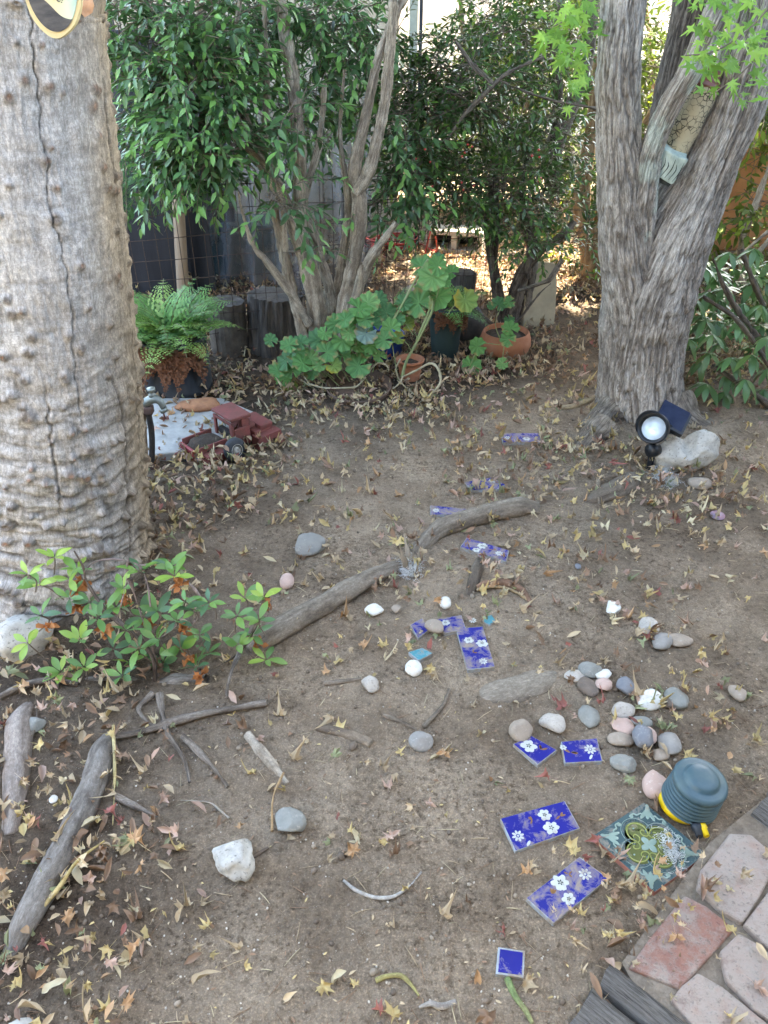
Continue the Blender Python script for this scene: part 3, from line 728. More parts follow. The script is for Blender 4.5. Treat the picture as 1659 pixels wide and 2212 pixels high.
def plaque():
    # a painted oval slice of wood hung on the trunk; only its lower edge is in the picture
    Y = LT_Y - .262; c = at(116, -42, Y); c = c + np.array((0, -.012, 0))
    root = thing('plaque', (c[0], c[1], c[2] - .08), 'painted oval wood plaque hung high on the warty trunk', 'plaque')
    rx, rz = .051, .086; n = 48; th = np.linspace(0, 2 * np.pi, n, endpoint=False)
    yaw = rotm(0, 7, 7)
    def place(p): return np.asarray(p) @ yaw.T + c
    def oval(kx, kz, y0, y1, lump=.02):
        w = 1 + lump * np.sin(th * 3 + 1) + lump * .5 * np.sin(th * 7)
        a = np.stack([np.cos(th) * rx * kx * w, np.full(n, y0), np.sin(th) * rz * kz * w], -1); b = a.copy(); b[:, 1] = y1; b[:, [0, 2]] *= .985
        V = np.concatenate([a, b, [[0, y1, 0]]]); j = np.arange(n); j2 = (j + 1) % n
        return V, [np.stack([j, j2, j2 + n, j + n], 1), np.stack([j + n, j2 + n, np.full(n, 2 * n)], 1)]
    V, F = oval(1, 1, .012, -.006); MB().add(place(V), F).build('wood_slice', 'plaque_cream', root, smooth=False)
    V, F = oval(.87, .90, -.004, -.0072, .012); MB().add(place(V), F).build('painted_face', 'plaque_sky', root, smooth=False)
    # the dark painted hill: a thin sheet over the lower part
    xs = np.linspace(-.99, .99, 30); top = -.53 - .28 * xs - .05 * np.sin(xs * 5) ; V, Fq = [], []
    for i, x in enumerate(xs):
        lim = -math.sqrt(max(0, 1 - x * x)); t = min(max(top[i], lim), -lim)
        for k in range(5):
            z = lim + (t - lim) * k / 4; V.append((x * rx * .86, -.0076, z * rz * .885))
    for i in range(len(xs) - 1):
        for k in range(4): a = i * 5 + k; Fq.append([a, a + 5, a + 6, a + 1])
    MB().add(place(V), Fq).build('painted_hill', 'plaque_dark', root, smooth=False)
    # handwriting: one line shows at the very top
    cu = bpy.data.curves.new('lettering', 'FONT'); cu.body = 'house!'; cu.size = .0165; cu.shear = .25; cu.extrude = .0003; cu.align_x = 'CENTER'
    to = bpy.data.objects.new('lettering_tmp', cu); COL.objects.link(to); bpy.context.view_layer.update()
    me = bpy.data.meshes.new_from_object(to.evaluated_get(bpy.context.evaluated_depsgraph_get())); bpy.data.objects.remove(to)
    V = np.array([v.co[:] for v in me.vertices]); F = [list(p.vertices) for p in me.polygons]; bpy.data.meshes.remove(me)
    V = V @ rotm(0, 0, -14).T; V = np.stack([V[:, 0] - .004, -.0080 - V[:, 2], V[:, 1] - .026], -1)
    MB().add(place(V), F).build('lettering', 'plaque_dark', root, smooth=False)
simple('plaque_cream', (.72, .58, .30), (.58, .44, .22), 12, .7); simple('plaque_dark', (.035, .033, .035), (.11, .10, .09), 18, .6, stretch=(1, 1, 3))
t = NT('plaque_sky'); gx = t.n.new('ShaderNodeSeparateXYZ'); t.link(t.co, gx.inputs[0])
t.set(t.ramp(t.math('ADD', t.math('MULTIPLY', gx.outputs[0], 9.0), .42), [(.40, (.74, .60, .32)), (.58, (.62, .66, .42)), (.85, (.20, .42, .42))]), .5)
plaque()
# a scrap of orange peeling bark beside the plaque
p = at(183, 38, LT_Y - .17); mb = MB()
V, F = leaf_blade(.05, .7, .6, .5, 5, .15); simple('peeling_bark', (.50, .22, .09), (.58, .32, .17), 40, .8)
mb.add(V @ rotm(75, 10, 20).T + p, F); tag(mb.build('bark_flake', 'peeling_bark'), 'orange bark flake curling off the trunk beside the plaque', 'bark flake')

# ================================================================== maple with three stems at the right
MY = 3.0
def ridged(TH, S, P, R0, amp=.010, k=None, seed=70):
    """wavy upright ridges, pinched by old folds"""
    X = np.stack([np.cos(TH) * R0, np.sin(TH) * R0, S], -1)
    w = fbm(X * np.array((5, 5, 2.2)), 3, seed) * .035
    a = fbm(np.stack([(np.cos(TH + w * 6)) * R0 * 52, np.sin(TH + w * 6) * R0 * 52, S * 9], -1), 2, seed + 1)
    a2 = fbm(np.stack([(np.cos(TH + w * 6)) * R0 * 110, np.sin(TH + w * 6) * R0 * 110, S * 20], -1), 2, seed + 6)
    r = 1 - 1.7 * np.exp(-(a / .20) ** 2) - .7 * np.exp(-(a2 / .2) ** 2)
    big = fbm(X * np.array((14, 14, 4)), 3, seed + 2); fold = fbm(X * np.array((4, 4, 26)), 3, seed + 3)
    return amp * .55 * r + .010 * big + .0028 * fold, r, big, fold
def bark_tube(mb, P, rad, nu, nv, R0, seed, amp=.010, extra=None, col=((.37, .33, .28), (.20, .175, .148), (.50, .465, .41)), lichen=0):
    info = {}
    def disp(TH, S, Pp):
        z, r, big, fold = ridged(TH, S, Pp, R0, amp, seed=seed)
        if extra is not None: z = z + extra(TH, S, Pp)
        info.update(r=r, big=big, fold=fold, P=Pp, X=np.stack([np.cos(TH) * R0, np.sin(TH) * R0, S], -1)); return z
    V, F = tube(P, rad, nu, nv, False, disp)
    a, b, c = (np.array(x) for x in col)
    k = np.clip(.62 + .55 * info['r'], 0, 1.15)[..., None]; c0 = b * (1 - k) + a * k
    l = np.clip(sstep(-.05, .5, info['big'] + .35 * info['r']), 0, 1)[..., None]; c0 = c0 * (1 - .6 * l) + c * .6 * l
    c0 = c0 * (1 - .25 * np.clip(-info['fold'] * 2, 0, 1))[..., None]
    if lichen:
        ln = sstep(.0, .35, fbm(info['P'] * 11, 4, seed + 8))[..., None] * lichen; c0 = c0 * (1 - ln) + np.array((.46, .52, .45)) * ln
    mb.add(V, F, c0.reshape(-1, 3), info['X'] + seed)
def px_path(pts): return np.array([at(*p) for p in pts])
def maple():
    g = G(1372, 925); b = (g[0], MY, float(gz(g[0], MY)))
    root = thing('maple_tree', b, 'grey ridged maple with three stems dividing above the spotlight', 'tree')
    # trunk and the stem that carries straight on to the right
    C = [(1372, 985, 3.02), (1376, 930, 3.01), (1382, 860, 3.0), (1385, 770, 3.0), (1404, 640, 3.0), (1450, 520, 3.0), (1508, 400, 3.0), (1540, 330, 2.99), (1578, 245, 2.98), (1618, 130, 2.97), (1662, 0, 2.97), (1720, -190, 2.95)]
    P = px_path(C); rpx = [130, 100, 88, 87, 98, 84, 68, 60, 61, 62, 62, 62]; rad = [r * mpp(p) for r, p in zip(rpx, P)]
    def foot(TH, S, Pp):
        f = sstep(.42, .0, S); return f * (.035 * np.cos(TH * 4 + .6) + .02 * np.cos(TH * 7)) + sstep(.12, 0, S) * .03
    mb = MB(); bark_tube(mb, P, rad, 270, 370, .16, 70, .011, foot)
    mb.build('trunk', 'bark_ridged', root)
    # left stem
    C = [(1392, 800, 3.0), (1372, 690, 2.97), (1358, 600, 2.95), (1347, 500, 2.93), (1341, 400, 2.92), (1334, 280, 2.91), (1335, 160, 2.90), (1343, 60, 2.90), (1352, -30, 2.9), (1365, -200, 2.88)]
    P = px_path(C); rpx = [58, 58, 56, 54, 50, 44, 45, 46, 48, 46]; mb = MB()
    bark_tube(mb, P, [r * mpp(p) for r, p in zip(rpx, P)], 150, 330, .09, 90, .008)
    mb.build('stem', 'bark_ridged', root)
    # middle stem, crossing to the upper right, spotted with lichen
    C = [(1376, 560, 2.95), (1380, 480, 2.91), (1390, 400, 2.88), (1410, 315, 2.86), (1450, 225, 2.84), (1494, 150, 2.82), (1530, 70, 2.80), (1565, -10, 2.78), (1620, -150, 2.75)]
    P = px_path(C); rpx = [36, 34, 28, 24, 25, 27, 28, 28, 27]; mb = MB()
    bark_tube(mb, P, [r * mpp(p) for r, p in zip(rpx, P)], 120, 280, .075, 110, .006, lichen=.7)
    mb.build('stem', 'bark_ridged', root)
    # dark back stem
    C = [(1400, 560, 3.2), (1425, 350, 3.25), (1450, 200, 3.28), (1478, 80, 3.3), (1505, -40, 3.3), (1530, -180, 3.3)]
    P = px_path(C); rpx = [34, 34, 34, 36, 40, 40]; mb = MB()
    bark_tube(mb, P, [r * mpp(p) for r, p in zip(rpx, P)], 90, 160, .09, 130, .008, col=((.17, .14, .115), (.085, .07, .06), (.25, .215, .18)))
    mb.build('stem', 'bark_ridged', root)
    # knob scar where a limb was cut
    # surface roots at the foot
    for pts, r0 in (([(1330, 900, 2.95), (1280, 925, 2.86), (1225, 940, 2.83)], .05), ([(1300, 940, 2.8), (1262, 965, 2.72), (1235, 985, 2.66)], .045), ([(1450, 915, 2.95), (1500, 930, 2.85), (1600, 925, 2.9)], .05)):
        P = [at(*p) for p in pts]
        for k, p in enumerate(P): p[2] = float(gz(p[0], p[1])) + (.02 - .045 * k)
        mb = MB(); bark_tube(mb, P, [r0 * 1.5, r0, r0 * .5], 40, 50, .05, 150, .005, col=((.26, .22, .17), (.15, .12, .095), (.33, .28, .22)))
        mb.build('root', 'bark_ridged', root)
    # limbs above the picture carry the crown
    mb = MB(); hi = [at(1690, -190, 2.95), at(1365, -200, 2.88), at(1620, -150, 2.75), at(1530, -180, 3.3)]
    ends = [(3.2, 4.2, 4.3), (-.6, 5.0, 4.2), (1.6, 6.2, 4.6), (1.4, 8.0, 4.6)]
    for h, e, r in zip(hi, ends, (.13, .08, .06, .07)):
        m = (h + np.array(e)) / 2 + np.array((0, -.5, .5)); V, F = tube([h - np.array((0, 0, .05)), m, e], [r, r * .7, r * .25], 10, 24); mb.add(V, F, np.array((.27, .24, .20)))
        for k in range(5):
            q = m + (np.array(e) - m) * (k / 5); d = RNG.normal(0, 1, 3) * np.array((1.2, 1.2, .35)); V, F = tube([q, q + d * .5 + np.array((0, 0, .1)), q + d], [r * .35, r * .2, .008], 6, 10); mb.add(V, F, np.array((.27, .24, .20)))
    mb.build('limb', 'bark_ridged', root)
    return root
MAPLE = maple()
leafmat('leaf_maple', .5, .35); leafmat('leaf_glossy', .32, .22, .5); leafmat('leaf_dry', .75, .12, .3); leafmat('leaf_soft', .6, .28, .3)
simple('twig', (.20, .155, .115), (.12, .095, .075), 40, .85)

# out-of-view maple crown, shaped to block the sun, gaps cut for sunlit patches
LIT = []      # (x, y, rx, ry) sunlit patches on the ground
def sun_block_crown():
    LIT.append((*G(1020, 600)[:2], .52, .20)); LIT.append((*G(1120, 622)[:2], .36, .28)); LIT.append((*G(960, 560)[:2], .45, .13)); LIT.append((*G(1255, 668)[:2], .28, .12))
    LIT.append((*G(1590, 790)[:2], .20, .10)); LIT.append((*G(1510, 700)[:2], .28, .14)); LIT.append((1.75, 5.7, .9, .6)); LIT.append((.25, 7.4, 1.1, .7)); LIT.append((2.6, 5.0, .7, .5))
    m = 26000; rg = np.random.default_rng(5)
    p = np.stack([rg.uniform(-2.6, 5.0, m), rg.uniform(1.8, 10.6, m), rg.uniform(3.7, 4.9, m)], -1)
    e = 24000; q = np.stack([rg.uniform(-2.3, 2.4, e), rg.uniform(-.3, 3.6, e), np.zeros(e)], -1); p = np.concatenate([p, q + TO_SUN * (rg.uniform(3.7, 4.9, e) / TO_SUN[2])[:, None]]); m = m + e
    q = p - TO_SUN * (p[:, 2:3] / TO_SUN[2]); keep = np.ones(m, bool)
    for x, y, rx, ry in LIT:
        d = ((q[:, 0] - x) / rx) ** 2 + ((q[:, 1] - y) / ry) ** 2
        keep &= ~(d < 1.7 + .9 * fbm(np.stack([q[:, 0] * 4, q[:, 1] * 4, q[:, 0] * 0], -1), 2, 9))
    # thin the leaves over the yard behind the fence at the right
    thin = (q[:, 1] > 4.3) & (q[:, 0] > 1.0); keep &= ~(thin & (rg.random(m) < .6))
    p = p[keep]; m = len(p); mb = MB()
    tints = np.array((.07, .13, .03)) * rg.uniform(.6, 1.4, (m, 1))
    V = np.array([(0, 0, 0), (-.075, .09, .02), (0, .2, 0), (.075, .09, .02)]); F = [np.array([[0, 3, 2, 1]])]
    scatter(mb, [(V, F)], randrot(m, .45, rg) * rg.uniform(.8, 1.35, m)[:, None, None], p, tints)
    stuff(mb.build('sun_block_crown', 'leaf_maple', MAPLE, smooth=False))
sun_block_crown()

# low sprays of fresh maple leaves that hang into the picture
def maple_spray():
    vs_ = []
    for k in range(10):
        rg = np.random.default_rng(k + 40); V, F = maple_leaf(k + 40, .28, 2, 7 if k % 2 else 5, .30)
        mb = MB(); base = np.array((.16, .32, .045)) if k % 3 else np.array((.24, .40, .06))
        mb.add(V, F, base * rg.uniform(.8, 1.2)); me = mb.mesh('leaf'); me.materials.append(MAT['leaf_maple']); vs_.append(me)
    rg = np.random.default_rng(77); n = 0
    zones = [(1560, 40, 90, 60, 2.55, 26), (1600, 110, 70, 70, 2.5, 26), (1540, 160, 50, 50, 2.5, 12), (1500, 115, 40, 30, 2.52, 6), (1640, 160, 40, 60, 2.5, 12), (1225, 80, 60, 70, 2.8, 30), (1245, 180, 40, 50, 2.8, 12), (1270, 30, 40, 40, 2.8, 10), (1200, 30, 45, 40, 2.85, 10), (1560, 0, 80, 30, 2.6, 14)]
    for px, py, rx, ry, Y, m in zones:
        c = at(px, py, Y)
        for k in range(m):
            x, y = px + rg.normal(0, rx * .5), py + rg.normal(0, ry * .5); p = at(x, y, Y + rg.normal(0, .06))
            s = rg.uniform(20, 34) * mpp(p)
            tip = np.array((rg.normal(0, .7), rg.normal(-.35, .4), -rg.uniform(.2, 1.2))); up = np.array((rg.normal(0, .3), -.55 + rg.normal(0, .3), .8))
            inst('leaf', vs_[rg.integers(len(vs_))], mat4(lookrot(tip, up), p, s), MAPLE); n += 1
    mb = MB()
    for a in ([(1700, -30, 2.5), (1620, 60, 2.5), (1545, 110, 2.5), (1480, 120, 2.52)], [(1690, 60, 2.5), (1610, 150, 2.5), (1545, 200, 2.5)], [(1290, -40, 2.85), (1255, 60, 2.82), (1230, 150, 2.8)], [(1270, 20, 2.83), (1190, 60, 2.85)]):
        P = px_path(a); mb.add(*tube(P, [.004] + [.002] * (len(P) - 1), 5, 16))
    mb.build('twig', 'twig', MAPLE)
maple_spray()

# ---------------------------------------------------------------- things tucked in the crotch of the maple
def crotch_things():
    t = NT('crackled_bark'); f = t.voro(60, 'DISTANCE_TO_EDGE', vec=None); w = t.noise(40, 4)
    c = t.mix((.46, .39, .25), (.30, .255, .165), t.noise(18, 5)); k = t.math('MULTIPLY', t.ramp(f, [(.02, 1.), (.09, 0.)]), t.ramp(t.noise(16, 3), [(.38, 0.), (.52, 1.)]))
    t.set(t.mix(c, (.03, .028, .022), k), .8, t.bump(k, -.6, .004), spec=.25)
    simple('mask_lip', (.20, .075, .05), (.13, .05, .035), 30, .45, .3); simple('weathered_mint', (.50, .58, .50), (.26, .32, .28), 22, .85, .6, .004, stretch=(1, 1, .25)); simple('rot_and_shade_black', (.018, .022, .02), (.04, .045, .04), 30, .9)
    a, b = at(1450, 340, 2.94), at(1524, 186, 2.93); d = b - a; L = np.linalg.norm(d); r = 30 * mpp(a)
    root = thing('carved_log', tuple(a), 'cream crackled log ornament with brown rim wedged between maple stems', 'ornament')
    V, F = tube([a, a + d * .5, a + d * .9, a + d], [r * .9, r * 1.02, r, r * .94], 36, 40, True, lambda TH, S, P: .004 * fbm(P * 40, 3, 5)); MB().add(V, F).build('log', 'crackled_bark', root)
    V, F = tube([a + d * .97, a + d * 1.02, a + d * 1.07], [r * .9, r * 1.06, r * .92], 30, 12, True, lambda TH, S, P: .002 * np.sin(TH * 24)); MB().add(V, F).build('rim', 'mask_lip', root)
    V, F = tube([a + d * 1.02, a + d * 1.10, a + d * 1.22], [r * .9, r * .8, r * .55], 24, 12, True); MB().add(V, F).build('top', 'mask_lip', root)
    # small weathered block below it
    c = at(1440, 350, 2.90); s = 1 * mpp(c)
    root = thing('wood_block', tuple(c - np.array((0, 0, .05))), 'small mint and black weathered wood block below the crackled log', 'wood block')
    rt = rotm(8, 22, -14)
    V, F = box((66 * s, .09, 54 * s), .006, (0, 0, 0), None, 2, .004, 6); V[:, 0] += .004 * np.sign(V[:, 0]) * fbm(V * np.array((20, 20, 60)), 3, 4); V[:, 1] += .004 * fbm(V * np.array((70, 40, 8)), 3, 6)
    MB().add(V @ rt.T + c, F).build('block', 'weathered_mint', root, smooth=False)
    V, F = box((60 * s, .085, 10 * s), .004, (0, 0, -31 * s), None, 2, .004, 3); MB().add(V @ rt.T + c, F).build('charred_base', 'rot_and_shade_black', root, smooth=False)
    mb = MB()
    for k in range(7):
        x = (-26 + 9 * k) * s; V, F = tube([(x, -.0475, -22 * s), (x + 3 * s, -.0485, 0), (x + random.uniform(-3, 3) * s, -.0475, random.uniform(8, 22) * s)], [.0006, .0015, .0005], 5, 8); mb.add(V @ rt.T + c, F)
    mb.build('crack', 'rot_and_shade_black', root, smooth=False)
crotch_things()
# ================================================================== behind the yard: house wall, stucco wall, stored things
t = NT('siding_paint'); t.set(t.mix((.46, .40, .32), (.38, .32, .25), t.noise(3, 5, .6, stretch=(6, 6, .5))), .7, t.bump(t.noise(30, 4, stretch=(4, 4, .3)), .2, .003))
simple('stucco_orange', (.52, .25, .11), (.44, .20, .09), 14, .95, .6, .006); simple('trim_grey', (.34, .36, .30), (.28, .30, .25), 20, .6)
simple('old_post', (.36, .27, .19), (.26, .19, .13), 14, .85, .5, .004, stretch=(2, 2, .3)); simple('black_board', (.012, .015, .022), (.022, .027, .036), 6, .55, .2, stretch=(3, 3, .4))
simple('grey_fabric', (.16, .17, .21), (.11, .12, .15), 40, .8); simple('teal_plastic', (.015, .055, .065), (.012, .04, .05), 8, .45)
simple('concrete', (.42, .41, .38), (.30, .30, .275), 16, .95, .6, .004); simple('block_grey', (.40, .36, .29), (.30, .27, .22), 30, .95, .8, .004)
simple('red_rubber', (.42, .045, .03), (.30, .035, .025), 20, .5); simple('rust_wire', (.10, .065, .05), (.055, .042, .038), 90, .8, metallic=.3)
def plain(name, label, cat, parts, loc, group=None):
    r = thing(name, loc, label, cat, group)
    for pn, V, F, m, sm in parts: MB().add(V, F).build(pn, m, r, smooth=sm)
    return r
def back_wall():
    Y = 6.3; x0, x1 = at(150, 0, Y)[0], at(862, 0, Y)[0]
    r = thing('garden_building', ((x0 + x1) / 2, Y, 0), 'beige board-sided building standing behind the wire fence and shrubs', 'building')
    x = x0; k = 0
    while x < x1 - .05:
        w = .14; V, F = box((w - .012, .03, 2.35), .004, (x + w / 2, Y, 1.2)); MB().add(V, F).build('siding_board', 'siding_paint', r, smooth=False); x += w
    V, F = box((x1 - x0, .03, 2.3), 0, ((x0 + x1) / 2, Y + .03, 1.2)); MB().add(V, F).build('backing', 'siding_paint', r, smooth=False)
    V, F = box((x1 - x0 + .3, .5, .05), .005, ((x0 + x1) / 2, Y + .1, 2.42)); MB().add(V, F).build('eave', 'trim_grey', r, smooth=False)
    V, F = box((x1 - x0, 2.6, 2.3), 0, ((x0 + x1) / 2, Y + 1.4, 1.17)); MB().add(V, F).build('shell', 'siding_paint', r, smooth=False)
back_wall()
x0 = at(1505, 400, 5.5)[0]
V, F = box((4, .2, 1.0), .01, (x0 + 2, 5.6, .5)); MB_ = MB(); MB_.add(V, F); w = MB_.build('stucco_wall', 'stucco_orange', smooth=False); tag(w, 'orange stucco wall showing through leaves behind the maple', 'wall')
def boards():
    # cream ribbed sheet and grey cloth between the trunk and the shrub
    c = at(298, 190, 5.2); s = mpp(c); r = thing('ribbed_panel', (c[0], c[1], 0), 'cream ribbed panel with grey cloth at its foot beside the trunk', 'panel')
    for k in range(6):
        V, F = box((13 * s, .02, .95), .003, (c[0] + (k - 2.5) * 15 * s, 5.2, c[2] + .10)); MB().add(V, F).build('rib', 'siding_paint', r, smooth=False)
    V, F = box((95 * s, .015, 1.0), .002, (c[0], 5.22, c[2] + .1)); MB().add(V, F).build('backing', 'black_board', r, smooth=False)
    V, F = box((95 * s, .05, .62), .01, (c[0] + .02, 5.16, c[2] - .55), None, 2, .01, 4); MB().add(V, F).build('cloth', 'grey_fabric', r)
    for (a, b, Y, lab) in ((252, 292, 4.6, 'tall black board nearest the trunk behind the wire fence'), (300, 352, 4.35, 'wide black board behind the wire fence left of the post'), (400, 428, 4.5, 'narrow black board right of the wooden post behind the fence')):
        pa, pb = at(a, 400, Y), at(b, 400, Y); top = {252: 1.75, 300: 1.02, 400: .98}[a]
        V, F = box((pb[0] - pa[0] + .06, .035, top), .004, ((pa[0] + pb[0]) / 2, Y, top / 2), rotm(4, 0, 3) if a == 300 else None); mb = MB(); mb.add(V, F)
        tag(mb.build('black_board', 'black_board', smooth=False), lab, 'board', 'black boards behind the fence')
    V, F = box((.95, .04, 1.35), .006, (at(345, 500, 4.9)[0], 4.9, .66)); mb = MB(); mb.add(V, F); tag(mb.build('black_board', 'black_board', smooth=False), 'broad black panel farthest back among the stored boards', 'board', 'black boards behind the fence')
    p0, p1 = at(378, 330, 4.28), at(393, 640, 4.28); p1[2] = -.02
    V, F = tube([p1, (p0 + p1) / 2, p0], [.033, .032, .03], 14, 30, True, lambda TH, S, P: .003 * fbm(np.stack([TH * 3, S * 2, S * 0], -1), 3, 4)); mb = MB(); mb.add(V, F); tag(mb.build('wooden_post', 'old_post'), 'brown wooden post between black boards behind the fence', 'post')
    p0, p1 = at(243, 110, 4.9), at(275, 330, 4.9)
    V, F = tube([p1 - np.array((0, 0, .8)), p1, p0, p0 + np.array((0, 0, .05))], [.04, .042, .042, .02], 14, 30); mb = MB(); mb.add(V, F); tag(mb.build('wooden_post', 'old_post'), 'pale rounded wooden post beside the ribbed cream panel', 'post')
    # channel post at the end of the building
    c = at(893, 60, 5.6); r = thing('metal_post', (c[0], c[1], 0), 'grey green metal channel post beside the bright gap', 'post')
    V, F = box((.05, .05, 2.2), .004, (c[0], 5.6, 1.1)); MB().add(V, F).build('channel', 'trim_grey', r, smooth=False); V, F = box((.02, .03, 2.2), .002, (c[0] + .045, 5.58, 1.1)); MB().add(V, F).build('flange', 'black_board', r, smooth=False)
    # pale wall of a neighbouring house in the gap
    V, F = box((5, .2, 2.6), .01, (1.6, 10.5, 1.3)); mb = MB(); mb.add(V, F); tag(mb.build('neighbour_wall', 'white_wall', smooth=False), 'bright white wall far behind the shrubs at the top', 'wall')
simple('white_wall', (.82, .80, .76), (.78, .76, .72), 6, .9)
boards()
def plastic_sheet():
    t = NT('plastic_film'); t.set((.20, .205, .22), .3, t.bump(t.noise(14, 5, .65, dist=1.2), .6, .02), spec=.5)
    tb = t.n.new('ShaderNodeBsdfTransparent'); mx = t.n.new('ShaderNodeMixShader'); t.link(t.ramp(t.noise(6, 4), [(.35, .35), (.7, .65)]), mx.inputs[0])
    t.link(t.b.outputs[0], mx.inputs[1]); t.link(tb.outputs[0], mx.inputs[2]); t.link(mx.outputs[0], t.out.inputs[0])
    Y = 4.75; a, b = at(395, 300, Y), at(800, 300, Y); nx, nz = 70, 40; U, Vv = np.meshgrid(np.linspace(0, 1, nx), np.linspace(0, 1, nz))
    X = a[0] + (b[0] - a[0]) * U; Z = 1.06 - 1.05 * Vv; fold = .09 * fbm(np.stack([U * 5, Vv * 1.2, U * 0], -1), 4, 6) + .03 * np.sin(U * 40 + 4 * Vv) * Vv
    Yv = Y + fold * 1.8 - .1 * Vv; Z = Z + .05 * fold
    mb = MB(); mb.add(np.stack([X, Yv, Z], -1).reshape(-1, 3), [grid_faces(nz, nx, False)]); tag(mb.build('plastic_sheet', 'plastic_film'), 'wrinkled clear plastic sheet draped behind the wire fence', 'plastic sheet')
    c = at(500, 585, 4.6); r = thing('storage_tub', (c[0], c[1], 0), 'dark teal plastic tub behind the fence under the plastic sheet', 'tub')
    V, F = box((.46, .3, .30), .03, (c[0], 4.95, .16), None, 3); MB().add(V, F).build('tub', 'teal_plastic', r); V, F = box((.49, .33, .03), .01, (c[0], 4.95, .325)); MB().add(V, F).build('lid', 'teal_plastic', r)
plastic_sheet()

# cinder block, hose, ball beyond the fence
def cinder():
    c = G(985, 545); c[1] += .05; yaw = rotm(0, 0, -14); r = thing('cinder_block', (c[0], c[1], gz(c[0], c[1])), 'grey two-hole cinder block lying on leaves behind the fence', 'block')
    L, Dp, Hh = .39, .19, .15; z0 = float(gz(c[0], c[1])); mb = MB()
    def bb(sx, sy, sz, x, y, z): V, F = box((sx, sy, sz), .004, (x, y, z), None, 2, .002); mb.add(V @ yaw.T + np.array((c[0], c[1], z0)), F)
    bb(L, Dp, .03, 0, 0, .015); bb(L, Dp, .03, 0, 0, Hh - .015)
    for x in (-L / 2 + .015, 0, L / 2 - .015): bb(.034 if x else .04, Dp - .004, Hh - .06, x * .99, 0, Hh / 2)
    mb.build('web', 'block_grey', r, smooth=False)
    V, F = box((L - .02, .02, Hh - .02), 0, (0, Dp / 2 - .02, Hh / 2)); MB().add(V @ yaw.T + np.array((c[0], c[1], z0)), F).build('hole_shade_sheet', 'rot_and_shade_black', r, smooth=False)  # black sheet closes the holes, standing in for the shade inside
cinder()
def hose():
    c = G(845, 535); z = float(gz(c[0], c[1])); th = np.linspace(0, 2 * np.pi * 5, 120)
    P = np.stack([c[0] + (.14 + .012 * th / 6) * np.cos(th), c[1] + (.10 + .01 * th / 6) * np.sin(th), z + .02 + .012 * (th / 6.28) % .05 + .01 * np.sin(th * 2.3)], -1)
    mb = MB(); mb.add(*tube(P, .008, 6, 240)); mb.add(*tube([P[-1], P[-1] + np.array((.1, -.3, .03)), P[-1] + np.array((.05, -.5, .22)), P[-1] + np.array((.0, -.5, .0))], .006, 6, 30)); tag(mb.build('cord', 'red_rubber'), 'coiled red cord on the ground left of the cinder block', 'cord')
    c = G(812, 540, .04); V, F = ico(3); mb = MB(); mb.add(V * .045 * (1 + .02 * fbm(V * 4, 2, 3))[:, None] + c, [F]); tag(mb.build('ball', 'red_rubber'), 'small red ball beside the coiled red cord', 'ball')
hose()
def bg_rock(px, py, wpx, hpx, mat, label, seed, cuts=3, name='rock', cat='rock', deep=.8, dz=.35, rough=.25):
    c = G(px, py + hpx * .4); s = mpp(c); sz = (wpx * s, wpx * s * deep, hpx * s * 1.1); V, F = rock(sz, random.uniform(0, 180), seed, 3, rough, .05, cuts)
    z = float(gz(c[0], c[1])); mb = MB(); mb.add(V + np.array((c[0], c[1] + .2 * sz[1], z + sz[2] * dz)), F); return tag(mb.build(name, mat), label, cat)
simple('stone_rusty', (.34, .20, .15), (.25, .16, .125), 12, .9, .5); simple('stone_dark', (.13, .12, .11), (.08, .075, .07), 14, .95, .7)
bg_rock(495, 665, 60, 30, 'stone_rusty', 'flat reddish rock behind the fern near the fence', 301); bg_rock(560, 640, 70, 26, 'stone_rusty', 'reddish rock lying behind the furrowed stump', 302)
bg_rock(905, 640, 80, 40, 'stone_dark', 'dark rock behind the tall geranium leaves', 303); bg_rock(700, 640, 30, 18, 'block_grey', 'small pale rock behind the shrub stems', 304)
bg_rock(858, 578, 16, 12, 'stone_rusty', 'round tan stone at the edge of the sunlit leaves', 305); bg_rock(1020, 700, 110, 80, 'stone_dark', 'low dark stump behind the ferny pot', 306, 2, 'stump', 'stump')

def stump(px, py, wpx, hpx, Y, label, seed, furrow=1.0, mat='bark_stump'):
    c = at(px, py, Y); s = mpp(c); r0 = wpx * s / 2; h = hpx * s; z = float(gz(c[0], Y)); n = 90
    root = thing('stump', (c[0], Y, z), label, 'stump')
    def disp(TH, S, P):
        q = np.abs(fbm(np.stack([np.cos(TH) * 5, np.sin(TH) * 5, S * 1.5], -1) + seed, 3, seed)); return -furrow * .12 * r0 * (1 - np.clip(q * 4, 0, 1)) + .05 * r0 * fbm(P * 14, 3, seed + 2)
    mb = MB(); V, F = tube([(c[0], Y, z - .02), (c[0], Y, z + h * .5), (c[0] + .01, Y, z + h)], [r0 * 1.04, r0, r0 * .96], n, 30, False, disp); mb.add(V, F); mb.build('side', mat, root)
    top = V[-n:]; ctr = top.mean(0); rings = [ctr + (top - ctr) * k for k in (1, .7, .35)]; Vt = np.concatenate(rings + [[ctr]]); Vt[:, 2] += .012 * fbm(Vt * 30, 3, seed)
    j = np.arange(n); MB().add(Vt, [grid_faces(3, n), np.stack([2 * n + j, 2 * n + (j + 1) % n, np.full(n, 3 * n)], 1)]).build('cut_top', 'stump_top', root)
simple('bark_stump', (.15, .13, .11), (.06, .053, .047), 26, .95, .9, .008, stretch=(1.5, 1.5, .25)); simple('stump_top', (.12, .105, .09), (.06, .053, .047), 24, .95, .7, .006)
simple('stump_pale', (.17, .14, .11), (.09, .073, .058), 16, .95, .8, .006)
